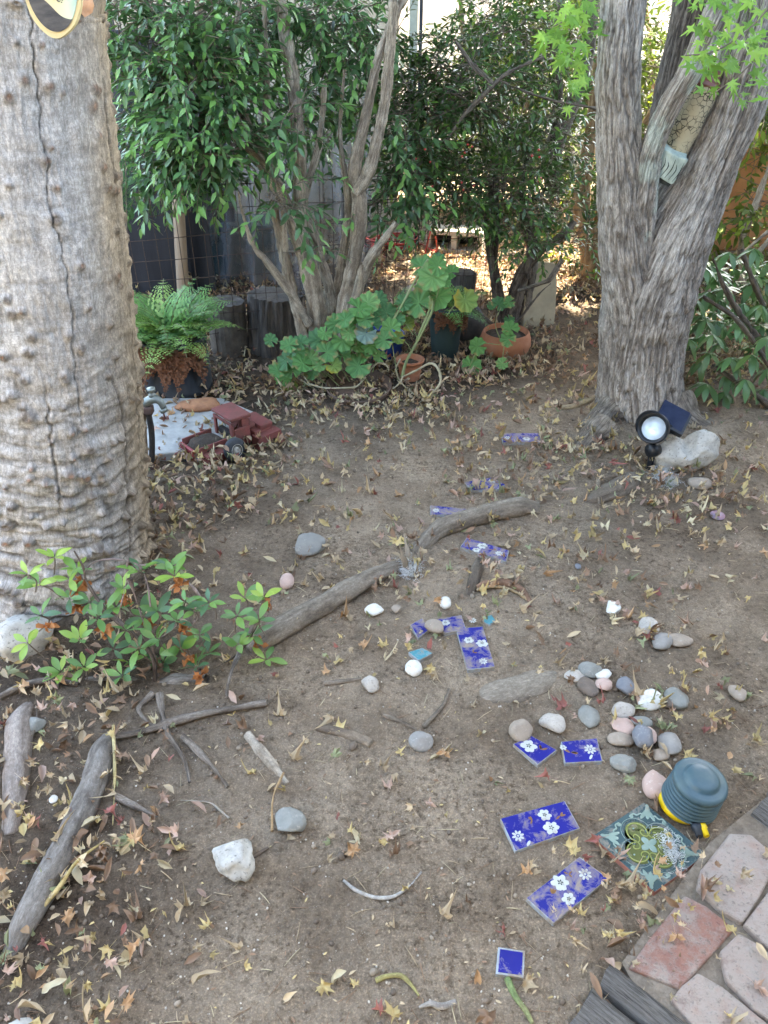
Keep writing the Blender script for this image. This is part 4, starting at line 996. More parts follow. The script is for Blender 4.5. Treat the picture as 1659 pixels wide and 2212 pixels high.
stump(602, 770, 118, 118, 3.72, 'dark furrowed stump behind the wire fence', 5, 1.6); stump(500, 780, 78, 112, 3.68, 'brown stump between the fern and the furrowed stump', 8, .5, 'stump_pale')
stump(985, 770, 62, 125, 3.95, 'dark mossy stump left of the terracotta bowl', 11, .8)

# ================================================================== wire fence
def fence():
    A = np.array((-1.95, 3.18)); B = np.array((.74, 3.97)); L = np.linalg.norm(B - A); d = (B - A) / L; n = np.array((-d[1], d[0]))
    root = thing('wire_fence', (-.2, 3.7, 0), 'low rusty welded wire fence running behind the pots and shrub', 'fence')
    def P(s, z): 
        q = A + d * s + n * (.03 * math.sin(s * 2.1) + .015 * math.sin(s * 6) - .10 * (z - .4) + .02 * math.sin(z * 5 + s)); return np.array((q[0], q[1], z + float(gz(q[0], q[1]))))
    ht = .82; k = 0; s = 0.
    while s < L:
        MB().add(*tube([P(s + .004 * math.sin(k * 1.7), z) for z in np.linspace(-.02, ht + .02 * math.sin(k), 6)], .0017, 5, 12)).build('upright_wire', 'rust_wire', root); s += .052; k += 1
    for i in range(9):
        z = .03 + i * .0985; MB().add(*tube([P(q, z + .006 * math.sin(q * 5 + i)) for q in np.linspace(0, L, 30)], .0018, 5, 60)).build('cross_wire', 'rust_wire', root)
fence()

# ================================================================== shrubs
SPR = {}
def sprig(seed, nl=11, L=.24, leaf=.05, wd=.36, droop=.5, tint=(.05, .12, .03), young=.15, nb=4):
    rg = np.random.default_rng(seed); mb = MB(); out = []
    P = np.array([(0, 0, 0), (rg.normal(0, .02), L * .5, .01), (rg.normal(0, .04), L, -droop * L * .25)])
    C = spline(P, nl + 2)
    for i in range(nl):
        t = (i + 1.2) / (nl + 1); p = C[i + 1]; az = i * 2.4 + rg.uniform(-.4, .4); fwd = .55 + .45 * t
        side = np.array((math.cos(az), 0, math.sin(az) * .75)); y = side * (1.05 - .5 * t) + np.array((0, fwd, 0)) + np.array((0, 0, -droop * rg.uniform(.2, .9)))
        s = leaf * rg.uniform(.7, 1.2) * (1 - .25 * t); c = np.array(tint) * rg.uniform(.65, 1.3)
        if t > .7 and rg.random() < young * 3: c = np.array((tint[0] * 1.9, tint[1] * 1.8, tint[2] * 1.25))
        out.append((lookrot(y, (rg.normal(0, .35), rg.normal(0, .2), 1)), p, s, c))
    return out, C
BL = [leaf_blade(1, .36, .22, .12, nb, 0, .85, k) for k, nb in ((0, 3), (1, 3))] + [leaf_blade(1, .40, .3, .3, 3), leaf_blade(1, .32, .15, -.05, 3)]
def foliage(root, blobs, seed, kw, nsprig=8, parts=260, mat='leaf_glossy', yound=None, twigs=True, surf=.45):
    """sprigs of leaves through blobs; the sprigs nearest the viewer become leaves of their own"""
    rg = np.random.default_rng(seed); S = [sprig(seed * 31 + k, **kw) for k in range(nsprig)]
    bases, mats_, ks = [], [], []
    for (px, py, Y, rx, ry, n) in blobs:
        c = at(px, py, Y); m = mpp(c); rad = np.array((rx * m, (rx + ry) * .5 * m * 1.0, ry * m))
        for _ in range(n):
            d = rg.normal(size=3); d /= np.linalg.norm(d); r = rg.uniform(0, 1) ** surf; p = c + d * rad * r
            y = d * np.array((1, 1, .6)) + np.array((rg.normal(0, .5), rg.normal(0, .5) - .25, rg.normal(0, .35) - .1)); bases.append(p); mats_.append(lookrot(y, (rg.normal(0, .3), 0, 1))); ks.append(rg.integers(nsprig))
    T3, PP, SS, CC = [], [], [], []
    for b, M, k in zip(bases, mats_, ks):
        sc_ = rg.uniform(.8, 1.25); jt = rg.uniform(.75, 1.25)
        for (m3, p, s, c) in S[k][0]:
            T3.append(M @ m3 * (s * sc_)); PP.append(b + M @ p * sc_); CC.append(c * jt)
    T3 = np.array(T3); PP = np.array(PP); CC = np.array(CC)
    q = PP - TO_SUN * (PP[:, 2:3] / TO_SUN[2]); ok = np.ones(len(PP), bool)      # the gaps the sun comes through
    for lx, ly, rx, ry in LIT[:6]: ok &= ((q[:, 0] - lx) / rx) ** 2 + ((q[:, 1] - ly) / ry) ** 2 > 1.1
    T3, PP, CC = T3[ok], PP[ok], CC[ok]
    # those that show largest: near the camera and inside the picture
    rel = PP - CAM; dep = rel @ FWD; sx = rel[:, 0] / dep * FP + W / 2; sy = -(rel @ np.array((0, _s, _c))) / dep * FP + H / 2
    inside = (sx > 5) & (sx < W - 5) & (sy > 5) & (sy < H); size = np.linalg.norm(T3[:, :, 1], axis=1) / dep * inside * np.abs(T3[:, 1, 2] / (np.linalg.norm(T3[:, :, 2], axis=1) + 1e-9) + .15)
    front = size * np.exp(-((dep - dep[inside].min()) / .35) if inside.any() else 0)
    order = np.argsort(-front); sel = set(order[:parts].tolist()); rest = np.array([i for i in range(len(PP)) if i not in sel])
    vm = []
    cl = [np.array(kw.get('tint', (.05, .12, .03))) * q for q in ((.75, .75, .8), (1, 1, 1), (1.25, 1.2, 1.1), (1.9, 1.8, 1.25))]
    for bl in BL:
        for c in cl:
            mb = MB(); mb.add(bl[0], bl[1], c); me = mb.mesh('leaf'); me.materials.append(MAT[mat]); vm.append(me)
    for i in sel:
        lum = CC[i].sum() / sum(kw.get('tint', (.05, .12, .03))); ci = 0 if lum < .85 else 1 if lum < 1.15 else 2 if lum < 1.6 else 3
        inst('leaf', vm[rg.integers(len(BL)) * 4 + ci], mat4(T3[i], PP[i]), root)
    mb = MB(); scatter(mb, BL, T3[rest], PP[rest], CC[rest], rg.integers(0, len(BL), len(rest))); stuff(mb.build('foliage', mat, root))
    if twigs:
        mb = MB()
        for b, M, k in zip(bases, mats_, ks):
            g = b - TO_SUN * (b[2] / TO_SUN[2])
            if any(((g[0] - l[0]) / l[2]) ** 2 + ((g[1] - l[1]) / l[3]) ** 2 < 1.3 for l in LIT[:6]): continue
            C = S[k][1]; Q = b + (M @ C[[0, len(C) // 2, -1]].T).T; Q = np.concatenate([[b - (Q[1] - b) * .8], Q]); mb.add(*tube(Q, [.0028, .0022, .0016, .001], 3, 5, False))
        stuff(mb.build('twigs', 'twig', root))
def stems(root, lst, name='stem', mat='bark_shrub', col=((.47, .385, .28), (.27, .21, .155), (.60, .52, .41)), seed=200, res=1.0):
    for k, (pts, rp) in enumerate(lst):
        P = px_path(pts); rad = [r * mpp(p) for r, p in zip(rp, P)]; nu = 26 if max(rp) > 10 else 12; mb = MB()
        bark_tube(mb, P, rad, nu, int(26 * len(pts) * res), max(rad) * 1.6, seed + k, min(.006, max(rad) * .3), col=col); mb.build(name, mat, root)
def shrub_a():
    c = at(690, 800, 3.36); root = thing('shrub', (c[0], 3.36, float(gz(c[0], 3.36))), 'tall many-stemmed green shrub left of centre in front of the fence', 'shrub')
    Y0 = 3.38
    stems(root, [
        ([(690, 820, Y0), (688, 720, Y0 + .02), (672, 600, Y0 + .03), (640, 500, Y0 + .05), (612, 430, Y0 + .06), (565, 340, Y0 + .08), (520, 240, Y0 + .1), (480, 150, Y0 + .12), (440, 40, Y0 + .15), (420, -60, Y0 + .15)], [22, 20, 19, 16, 15, 14, 13, 11, 9, 7]),
        ([(668, 810, Y0 + .03), (655, 720, Y0 + .03), (628, 620, Y0 + .05), (608, 530, Y0 + .05), (592, 450, Y0 + .04)], [14, 12, 11, 10, 9]),
        ([(668, 700, Y0 - .02), (625, 630, Y0 - .05), (575, 565, Y0 - .08), (545, 525, Y0 - .1), (533, 490, Y0 - .1), (520, 440, Y0 - .1), (516, 415, Y0 - .1)], [8, 8, 7, 6, 4, 3, 2]),
        ([(652, 540, Y0 + .08), (648, 440, Y0 + .12), (646, 320, Y0 + .15), (636, 210, Y0 + .2), (622, 110, Y0 + .2), (600, -20, Y0 + .2)], [15, 15, 14, 14, 14, 13]),
        ([(735, 800, Y0 + .05), (742, 690, Y0 + .06), (765, 560, Y0 + .08), (776, 440, Y0 + .1), (766, 370, Y0 + .12), (790, 250, Y0 + .14), (815, 130, Y0 + .16), (850, 40, Y0 + .18), (885, -30, Y0 + .2)], [18, 16, 15, 15, 15, 11, 9, 9, 8]),
        ([(772, 420, Y0 + .1), (800, 360, Y0 + .1), (825, 250, Y0 + .12), (840, 130, Y0 + .14), (848, 0, Y0 + .16), (850, -60, Y0 + .16)], [12, 11, 11, 10, 10, 9]),
        ([(722, 760, Y0 + .08), (716, 640, Y0 + .12), (695, 560, Y0 + .14), (672, 490, Y0 + .16), (655, 440, Y0 + .16), (690, 300, Y0 + .2), (700, 180, Y0 + .2)], [12, 11, 9, 8, 7, 5, 3]),
        ([(728, 700, Y0 + .1), (733, 600, Y0 + .14), (748, 500, Y0 + .16), (752, 420, Y0 + .18), (735, 300, Y0 + .2), (745, 150, Y0 + .22)], [11, 9, 8, 7, 5, 3]),
        ([(745, 760, Y0 + .02), (770, 640, Y0 + .0), (800, 560, Y0 - .02), (835, 510, Y0 - .03), (855, 480, Y0 - .03)], [10, 10, 9, 7, 5]),
        ([(757, 690, Y0 - .03), (778, 620, Y0 - .06), (780, 585, Y0 - .07), (783, 572, Y0 - .07)], [9, 8, 7, 6]),
        ([(622, 590, Y0 + .0), (600, 400, Y0 + .0), (520, 310, Y0 - .04), (470, 280, Y0 - .05)], [6, 7, 6, 4]),
        ([(560, 345, Y0 + .08), (575, 250, Y0 + .12), (575, 120, Y0 + .15), (570, -20, Y0 + .15)], [8, 7, 6, 5]),
        ([(500, 200, Y0 + .1), (505, 90, Y0 + .13), (520, -20, Y0 + .15)], [7, 6, 5]),
    ])
    blobs = [(310, 60, 3.6, 95, 90, 70), (430, 50, 3.45, 110, 80, 80), (560, 20, 3.75, 100, 55, 34), (420, 170, 3.35, 105, 75, 95), (360, 280, 3.45, 80, 65, 60), (450, 300, 3.3, 90, 65, 85), (510, 230, 3.6, 55, 65, 20),
             (400, 360, 3.5, 90, 36, 26), (600, 425, 3.22, 30, 46, 12), (560, 150, 3.75, 60, 70, 14), (700, 40, 3.8, 85, 60, 34), (690, 190, 3.8, 45, 60, 12), (770, 70, 3.85, 80, 75, 30), (860, 250, 3.75, 45, 85, 30), (870, 385, 3.75, 55, 55, 30),
             (640, 280, 3.75, 40, 50, 12), (620, 70, 4.2, 90, 80, 44), (730, 130, 4.3, 80, 90, 40), (810, 190, 4.4, 60, 100, 30), (620, 240, 4.3, 60, 70, 22), (710, 290, 4.4, 60, 50, 14), (530, 60, 4.1, 80, 60, 30), (800, 440, 3.6, 50, 30, 8), (300, 370, 3.5, 40, 30, 10), (500, 390, 3.6, 60, 30, 12), (645, 250, 3.25, 30, 35, 8), (655, 545, 3.3, 8, 14, 2)]
    foliage(root, blobs, 1, dict(nl=11, L=.22, leaf=.062, wd=.36, droop=.7, tint=(.082, .175, .062), young=.25), parts=290)
shrub_a()
def shrub_b():
    c = G(1105, 712); root = thing('shrub', tuple(c), 'dense small-leaved shrub behind the terracotta bowl and leaning slab', 'shrub'); Y0 = c[1]
    stems(root, [
        ([(1102, 720, Y0), (1110, 660, Y0), (1128, 590, Y0), (1165, 545, Y0 - .02), (1215, 510, Y0 - .04), (1240, 480, Y0)], [16, 15, 13, 10, 8, 6]),
        ([(1090, 715, Y0 + .03), (1080, 640, Y0 + .03), (1068, 560, Y0 + .03), (1072, 460, Y0 + .05), (1060, 380, Y0 + .1)], [10, 9, 8, 7, 6]),
        ([(1118, 715, Y0 + .05), (1140, 630, Y0 + .05), (1150, 540, Y0 + .08), (1130, 440, Y0 + .1), (1140, 330, Y0 + .1)], [13, 12, 10, 8, 6]),
        ([(1070, 640, Y0), (1060, 560, Y0 - .02), (1050, 470, Y0), (1075, 340, Y0 + .1)], [6, 6, 5, 4]),
        ([(1140, 600, Y0 - .03), (1150, 520, Y0 - .05), (1190, 470, Y0 - .08)], [6, 5, 4]),
        ([(1200, 420, Y0 + .5), (1195, 330, Y0 + .5), (1225, 250, Y0 + .55), (1262, 150, Y0 + .6), (1280, 20, Y0 + .6), (1285, -40, Y0 + .6)], [22, 20, 17, 15, 13, 12]),
        ([(1195, 320, Y0 + .5), (1205, 210, Y0 + .5), (1200, 100, Y0 + .55), (1215, -20, Y0 + .6)], [13, 11, 9, 8]),
        ([(960, 310, 3.75), (1010, 240, 3.78), (1070, 180, 3.8), (1110, 150, 3.85), (1180, 120, 3.9)], [5, 6, 7, 5, 3]),
        ([(1065, 185, 3.8), (1020, 140, 3.8), (985, 90, 3.85)], [5, 4, 3]), ([(1080, 175, 3.8), (1170, 210, 3.82), (1290, 235, 3.85)], [4, 4, 3]),
        ([(1090, 720, Y0 - .2), (1050, 690, Y0 - .2), (1010, 655, Y0 - .2)], [6, 5, 4]), ([(1120, 628, Y0 - .12), (1175, 610, Y0 - .18), (1190, 600, Y0 - .2), (1215, 560, Y0 - .2)], [3, 3, 3, 2]), ([(1115, 700, Y0 - .15), (1160, 640, Y0 - .2), (1190, 612, Y0 - .2)], [4, 4, 2])],
        col=((.20, .165, .13), (.10, .08, .065), (.30, .26, .21)), seed=240)
    blobs = [(930, 165, 4.2, 90, 75, 95), (1010, 330, 4.3, 110, 80, 60), (1140, 380, 4.4, 90, 80, 50), (1080, 80, 4.3, 110, 95, 95), (950, 270, 4.05, 100, 100, 110), (1070, 250, 4.15, 100, 95, 90), (1180, 100, 4.4, 85, 100, 60), (1180, 290, 4.25, 75, 90, 55), (925, 400, 3.9, 80, 60, 60), (1080, 410, 3.9, 100, 70, 80),
             (1185, 440, 4.0, 75, 70, 50), (1120, 500, 3.85, 65, 40, 24), (1235, 520, 4.1, 45, 55, 16), (860, 90, 4.4, 40, 50, 12), (1005, 420, 3.85, 60, 60, 24), (1000, 180, 4.0, 90, 80, 50)]
    foliage(root, blobs, 2, dict(nl=12, L=.2, leaf=.045, wd=.4, droop=.3, tint=(.068, .135, .036), young=.16), parts=240)
    # a few red berries
    mb = MB(); V, F = ico(1); rg = np.random.default_rng(5)
    for _ in range(16):
        p = at(rg.choice([915, 1010, 1165]) + rg.normal(0, 12), rg.choice([400, 340]) + rg.normal(0, 14), 3.62); mb.add(V * .006 + p, [F])
    stuff(mb.build('berries', 'red_rubber', root))
shrub_b()
def back_bushes():
    c = at(1280, 660, 4.9); root = thing('shrub', (c[0], 4.9, 0), 'sunlit yellow-green bush behind the maple with thick brown stem', 'shrub')
    stems(root, [([(1278, 690, 4.75), (1280, 620, 4.75), (1272, 520, 4.78), (1255, 430, 4.8), (1275, 300, 4.9), (1290, 120, 5)], [26, 24, 20, 18, 12, 9]), ([(1275, 540, 4.8), (1310, 420, 4.8), (1390, 300, 4.9)], [9, 7, 5]), ([(1392, 268, 5.), (1420, 215, 5.), (1435, 150, 5.)], [7, 5, 3]), ([(1395, 440, 4.9), (1410, 300, 5), (1420, 180, 5)], [10, 8, 6])],
          col=((.34, .21, .10), (.18, .105, .05), (.42, .30, .17)), seed=270, res=.6)
    blobs = [(1250, 340, 5.1, 70, 120, 60), (1260, 480, 5.0, 60, 90, 40), (1400, 130, 5.3, 70, 130, 90), (1400, 330, 5.2, 50, 110, 50), (1235, 150, 5.4, 70, 130, 70), (1320, 30, 5.6, 120, 60, 60), (1215, 560, 4.9, 40, 50, 14), (1130, 180, 5.8, 100, 150, 70), (960, 230, 5.9, 100, 70, 45), (1390, 500, 5.2, 50, 90, 30)]
    foliage(root, blobs, 3, dict(nl=10, L=.24, leaf=.065, wd=.4, droop=.4, tint=(.12, .17, .025), young=.3), parts=120, mat='leaf_soft')
    c = at(1640, 300, 5.0); root = thing('shrub', (c[0], 5.0, 0), 'sunlit bush against the orange wall at the right edge', 'shrub')
    stems(root, [([(1640, 720, 4.6), (1600, 560, 4.7), (1640, 420, 4.7), (1700, 260, 4.7)], [8, 7, 6, 4]), ([(1560, 700, 4.3), (1600, 600, 4.3), (1660, 520, 4.3), (1720, 480, 4.3)], [7, 6, 5, 4]), ([(1520, 640, 4.2), (1590, 560, 4.2), (1659, 500, 4.2)], [5, 4, 3])], seed=290, res=.6)
    foliage(root, [(1640, 300, 5.2, 60, 90, 40), (1660, 200, 5.0, 60, 60, 40), (1540, 480, 4.9, 60, 60, 26), (1600, 620, 4.7, 70, 50, 26), (1640, 430, 4.8, 60, 60, 16), (1590, 220, 5.3, 50, 40, 16), (1700, 600, 4.6, 60, 100, 30)], 4, dict(nl=9, L=.26, leaf=.085, wd=.36, droop=.5, tint=(.12, .17, .03), young=.35), parts=60, mat='leaf_soft')
back_bushes()
def hedge():
    c = at(1150, 100, 7.2); root = thing('hedge', (c[0], 7.2, 0), 'dark leafy hedge far behind the fence across the top', 'hedge')
    stems(root, [([(x, 420, 7.2), (x + 10, 200, 7.2), (x - 5, 0, 7.2), (x, -80, 7.2)], [6, 5, 4, 3]) for x in (1000, 1130, 1260, 1400, 1560)], seed=330, res=.5)
    foliage(root, [(1060, 180, 7.2, 50, 130, 50), (1130, 150, 7.2, 70, 150, 90), (1230, 130, 7.3, 70, 150, 90), (1340, 140, 7.4, 80, 150, 90), (1450, 140, 7.5, 80, 150, 90), (1560, 130, 7.4, 80, 150, 90), (1660, 130, 7.4, 80, 150, 60), (950, 250, 7.0, 60, 70, 30), (1100, 330, 6.6, 120, 60, 60), (1300, 330, 6.6, 120, 60, 60), (900, 330, 6.4, 80, 50, 30), (1200, 60, 6.9, 200, 70, 80), (1400, 400, 6.4, 120, 60, 40), (1060, 40, 6.8, 60, 50, 30)], 6, dict(nl=10, L=.3, leaf=.1, wd=.4, droop=.4, tint=(.075, .12, .03), young=.25), parts=20, mat='leaf_soft')
hedge()
def laurel():
    """drooping whorls of long leaves right of the maple"""
    c = G(1620, 900); root = thing('laurel_bush', tuple(c), 'dark bush with drooping leaf whorls right of the maple trunk', 'shrub')
    stems(root, [([(1690, 830, 3.15), (1640, 740, 3.1), (1580, 650, 3.05), (1540, 560, 3.05)], [9, 8, 6, 4]), ([(1690, 900, 3.0), (1600, 830, 2.98), (1540, 790, 2.95)], [8, 6, 4]), ([(1700, 760, 3.2), (1640, 640, 3.2), (1600, 540, 3.2)], [8, 6, 4]), ([(1680, 820, 3.0), (1600, 700, 3.0), (1520, 640, 3.0)], [6, 5, 3])], col=((.16, .13, .10), (.09, .075, .06), (.24, .2, .16)), seed=310)
    rg = np.random.default_rng(9); vm = []
    for k in range(6):
        V, F = leaf_blade(1, .33, .18, .25 + .1 * (k % 3), 6, .04, .95, k); c_ = np.array((.10, .20, .07)) * (.75 + .14 * k)
        if k == 5: c_ = np.array((.12, .2, .055))
        mb = MB(); mb.add(V, F, c_); me = mb.mesh('leaf'); me.materials.append(MAT['leaf_glossy']); vm.append(me)
    wh = [(1530, 640), (1560, 690), (1510, 690), (1600, 700), (1640, 660), (1535, 760), (1580, 770), (1630, 760), (1520, 835), (1560, 850), (1610, 830), (1650, 840), (1545, 900), (1590, 880), (1640, 910), (1500, 770), (1570, 620), (1620, 610), (1655, 720), (1500, 640), (1590, 930), (1655, 560), (1625, 540), (1560, 545), (1525, 580), (1500, 730), (1545, 720), (1610, 660), (1655, 790), (1575, 810), (1655, 960), (1620, 960)]
    for (x, y) in wh:
        Y = 2.95 + rg.uniform(-.12, .3) + (.25 if y < 640 else 0); p = at(x + rg.normal(0, 6), y + rg.normal(0, 6), Y); n = rg.integers(6, 10); a0 = rg.uniform(0, 6)
        for k in range(n):
            a = a0 + k * 2 * math.pi / n + rg.normal(0, .2); d = np.array((math.cos(a), math.sin(a), -rg.uniform(.1, 1.0))); s = rg.uniform(34, 54) * mpp(p)
            inst('leaf', vm[rg.integers(6)], mat4(lookrot(d), p, s), root)
    mb = MB(); T3, PP, CC = [], [], []
    for _ in range(260):
        p = at(rg.uniform(1490, 1750), rg.uniform(560, 880), rg.uniform(3.25, 4.2)); a0 = rg.uniform(0, 6)
        for k in range(7):
            a = a0 + k * .9; d = np.array((math.cos(a), math.sin(a), -rg.uniform(.0, .9))); T3.append(lookrot(d) * rg.uniform(.05, .08)); PP.append(p); CC.append(np.array((.08, .16, .045)) * rg.uniform(.7, 1.6))
    T3, PP, CC = np.array(T3), np.array(PP), np.array(CC); q = PP - TO_SUN * (PP[:, 2:3] / TO_SUN[2]); ok = np.ones(len(PP), bool)
    for l in LIT[:6]: ok &= ((q[:, 0] - l[0]) / l[2]) ** 2 + ((q[:, 1] - l[1]) / l[3]) ** 2 > 1.1
    scatter(mb, BL, T3[ok], PP[ok], CC[ok]); stuff(mb.build('foliage', 'leaf_glossy', root))
laurel()
def climber():
    # feathery asparagus-like green at the trunk's edge
    rg = np.random.default_rng(12); c = at(262, 430, 2.9); root = thing('feathery_plant', (c[0], 2.9, 0), 'feathery green asparagus fern spilling beside the left trunk', 'plant'); mb = MB(); T3, PP, CC = [], [], []
    for _ in range(900):
        x = rg.normal(262, 18); y = rg.uniform(340, 470); p = at(x, y, 2.9 + rg.normal(0, .05)); d = rg.normal(size=3); T3.append(lookrot(d) * np.array((.35, 1, 1)) * rg.uniform(.012, .026)); PP.append(p); CC.append(np.array((.06, .15, .04)) * rg.uniform(.6, 1.4))
    scatter(mb, BL, np.array(T3), np.array(PP), np.array(CC)); stuff(mb.build('foliage', 'leaf_soft', root))
    for q in range(3): 
        MB().add(*tube([at(262 + 6 * q, 760, 2.92), at(258 + 8 * q, 560, 2.91), at(256 + 8 * q, 400, 2.9), at(262 + 4 * q, 340, 2.9)], [.004, .003, .002, .001], 5, 20)).build('stem', 'twig', root)
climber()

# ================================================================== unseen house, patio cover and side fences, added to shape the shade
def added_light_blockers():
    Yh = -2.6; r = thing('house', (0, Yh - 1.5, 0), 'added unseen cream house with patio cover, shading the yard from behind', 'house')
    V, F = box((11, 3, 3.1), .01, (0, Yh - 1.5, 1.55)); MB().add(V, F).build('wall', 'added_house_stucco', r, smooth=False)
    V, F = box((11.6, 3.9, .14), .01, (0, Yh - 1.3, 3.2)); MB().add(V, F).build('roof', 'old_post', r, smooth=False)
    V, F = box((6.4, 2.9, .08), .01, (2.2, Yh + 1.4, 2.75)); MB().add(V, F).build('added_patio_cover', 'added_house_stucco', r, smooth=False)
    for x in (-.9, 5.2): V, F = box((.1, .1, 2.7), .005, (x, Yh + 2.7, 1.35)); MB().add(V, F).build('added_patio_post', 'added_house_stucco', r, smooth=False)
    V, F = box((1.0, .08, 2.05), .01, (.6, Yh + .03, 1.03)); d = MB().add(V, F).build('door', 'old_post', r, smooth=False)
    for x in (-2.2, 3.0): V, F = box((1.3, .08, 1.1), .01, (x, Yh + .03, 1.45)); MB().add(V, F).build('window', 'solar_pane', r, smooth=False)
    for x0, lab in ((-3.6, 'added unseen low board fence blocking low sky on the left'), (3.9, 'added unseen tall board fence blocking low sky on the right')):
        r = thing('added_board_fence', (x0, 1.6, 0), lab, 'fence'); y = -2.5
        while y < (5.9 if x0 < 0 else 5.2): hb = 1.1 if x0 < 0 else 2.4; V, F = box((.025, .142, hb), .003, (x0, y, hb / 2)); MB().add(V, F).build('board', 'grey_board', r, smooth=False); y += .15
simple('grey_board', (.36, .34, .31), (.28, .265, .24), 8, .9, stretch=(4, 4, .5)); simple('added_house_stucco', (.60, .58, .55), (.54, .52, .49), 20, .9); simple('solar_pane', (.03, .035, .04), (.04, .045, .05), 4, .1)
added_light_blockers()
# ================================================================== left side: concrete pad, tap, fern, toy truck
def concrete_pad():
    P = [G(*p, .03) for p in ((300, 905), (345, 868), (480, 868), (560, 900), (575, 925), (470, 955), (400, 978), (300, 985))]; z = .035
    V, F = prism(P, -.05, z + .012, .008, 3); V = V + np.stack([.003 * fbm(V * 9 + k, 4, k) for k in range(3)], -1)
    mb = MB(); mb.add(V, F); tag(mb.build('concrete_pad', 'concrete', smooth=False), 'rough pale concrete pad under the fern pot', 'concrete pad')
concrete_pad()
simple('grey_brass', (.30, .32, .28), (.20, .22, .20), 30, .5, .3, metallic=.6); simple('dark_pipe', (.035, .033, .034), (.07, .065, .06), 30, .5, metallic=.4); simple('rusty_clamp', (.13, .07, .05), (.09, .06, .05), 40, .8)
def spigot():
    b = G(322, 1010); Y = b[1]; s = mpp(b); z = float(gz(b[0], Y)); r = thing('garden_tap', (b[0], Y, z), 'old grey garden tap on a dark pipe beside the left trunk', 'tap')
    top = at(316, 872, Y)
    MB().add(*tube([b - np.array((0, 0, .05)), at(328, 940, Y), top], [.011, .011, .011], 14, 20)).build('pipe', 'dark_pipe', r)
    MB().add(*tube([b + np.array((-.022, .01, -.05)), top + np.array((-.022, .01, -.02))], [.013, .013], 10, 12)).build('stake', 'old_post', r)
    V, F = box((.055, .035, .028), .004, at(314, 885, Y) + np.array((0, 0, .0))); MB().add(V, F).build('clamp', 'rusty_clamp', r)
    V, F = box((.06, .05, .035), .004, b + np.array((-.005, 0, .005)), None, 2, .003); MB().add(V, F).build('foot', 'rusty_clamp', r)
    c = at(330, 862, Y)
    MB().add(*tube([c + np.array((-.035, 0, -.018)), c, c + np.array((.025, -.005, -.006)), c + np.array((.036, -.008, -.03))], [.015, .017, .013, .011], 14, 16)).build('valve_body', 'grey_brass', r)
    V, F = lathe([(0, 0), (.013, 0), (.013, .012), (.009, .016), (.009, .022), (.015, .024), (.015, .034), (0, .036)], 18, c + np.array((0, 0, .008))); MB().add(V, F).build('bonnet', 'grey_brass', r)
    V, F = lathe([(.010, 0), (.0145, 0), (.0145, .014), (.010, .014)], 18, c + np.array((.038, -.009, -.045)), rotm(0, -20, 0)); MB().add(V, F).build('spout_ring', 'grey_brass', r)
spigot()
c = G(420, 885, .05); mb = MB(); V, F = rock((.21, .10, .05), 5, 44, 3, .2, .06, 2); mb.add(V + c + np.array((.02, .02, .012)), F); simple('terracotta_shard', (.42, .20, .10), (.30, .14, .075), 26, .9, .8, .006); tag(mb.build('bark_slab', 'terracotta_shard'), 'flat orange-brown slab lying on the concrete pad', 'slab')

def fern_leafmesh(seed, npair=20, tint=(.07, .19, .05), dead=False):
    rg = np.random.default_rng(seed); mb = MB(); L = 1.0
    t = np.linspace(0, 1, 24); C = np.stack([.05 * np.sin(t * 3 + seed) * t, t - .12 * t ** 3, .30 * t - .62 * t ** 2.2], -1)
    if dead: C = np.stack([.05 * np.sin(t * 5 + seed), .25 * t, .08 * t - 1.0 * t ** 1.4], -1)
    mb.add(*tube(C, [.008, .006, .003], 4, 16, False), np.array((.14, .16, .05)) if not dead else np.array((.2, .1, .05)))
    V0 = np.array([(0, 0, 0), (-.42, .45, .04), (0, 1, 0), (.42, .45, .04)]); F0 = [np.array([[0, 3, 2, 1]])]; T3, PP, CC = [], [], []
    T, N, B = frames(C)
    for i in range(npair):
        u = .20 + .79 * i / npair; k = int(u * 23); p = C[k]; ln = .40 * (1 - u) ** .85 * min(1, (u - .05) / .16); tg = T[k]
        for sd in (-1, 1):
            side = np.array((sd, 0, 0)) + tg * .55 + np.array((0, 0, -.15 + (rg.normal(0, .6) if dead else 0))); side /= np.linalg.norm(side); up = np.cross(side, tg) * sd; up = up if up[2] > 0 else -up; npn = 4
            for j in range(npn):
                w = (j + .6) / npn; q = p + side * ln * w
                for s2 in (-1, 1):
                    d2 = side * .55 + np.cross(up, side) * s2; sz = ln * .36 * (1 - .65 * w) * (2.2 if dead else 1); T3.append(lookrot(d2 + (rg.normal(0, .8, 3) if dead else 0), up) * sz * np.array((.8, 1, 1))); PP.append(q); CC.append(np.array(tint) * rg.uniform(.75, 1.25))
            T3.append(lookrot(side, up) * ln * .14); PP.append(p + side * ln * .9); CC.append(np.array(tint))
    scatter(mb, [(V0, F0)], np.array(T3), np.array(PP), np.array(CC)); return mb
def fern_plant(c, r, top, n, size, root, mats_, dead, seed, spread=1.0, deadn=0):
    rg = np.random.default_rng(seed)
    for k in range(n):
        a = rg.uniform(0, 2 * np.pi); e = rg.uniform(.0, 1.0); p = c + np.array((math.cos(a) * r * e * .7, math.sin(a) * r * e * .7, 0)); d = np.array((math.cos(a), math.sin(a), 0)); s = size * rg.uniform(.6, 1.1)
        lift = rg.uniform(-.1, 1.25); y = d * (spread * (.4 + .6 * e)) + np.array((0, 0, lift)); inst('frond', mats_[rg.integers(len(mats_))], mat4(lookrot(y), p, s), root)
    for k in range(deadn):
        a = -math.pi / 2 + rg.normal(0, .9); p = c + np.array((math.cos(a) * r * 1.02, math.sin(a) * r * 1.02, .0)); inst('dead_frond', dead[rg.integers(len(dead))], mat4(lookrot((math.cos(a), math.sin(a), 0)), p, size * rg.uniform(.35, .75)), root)
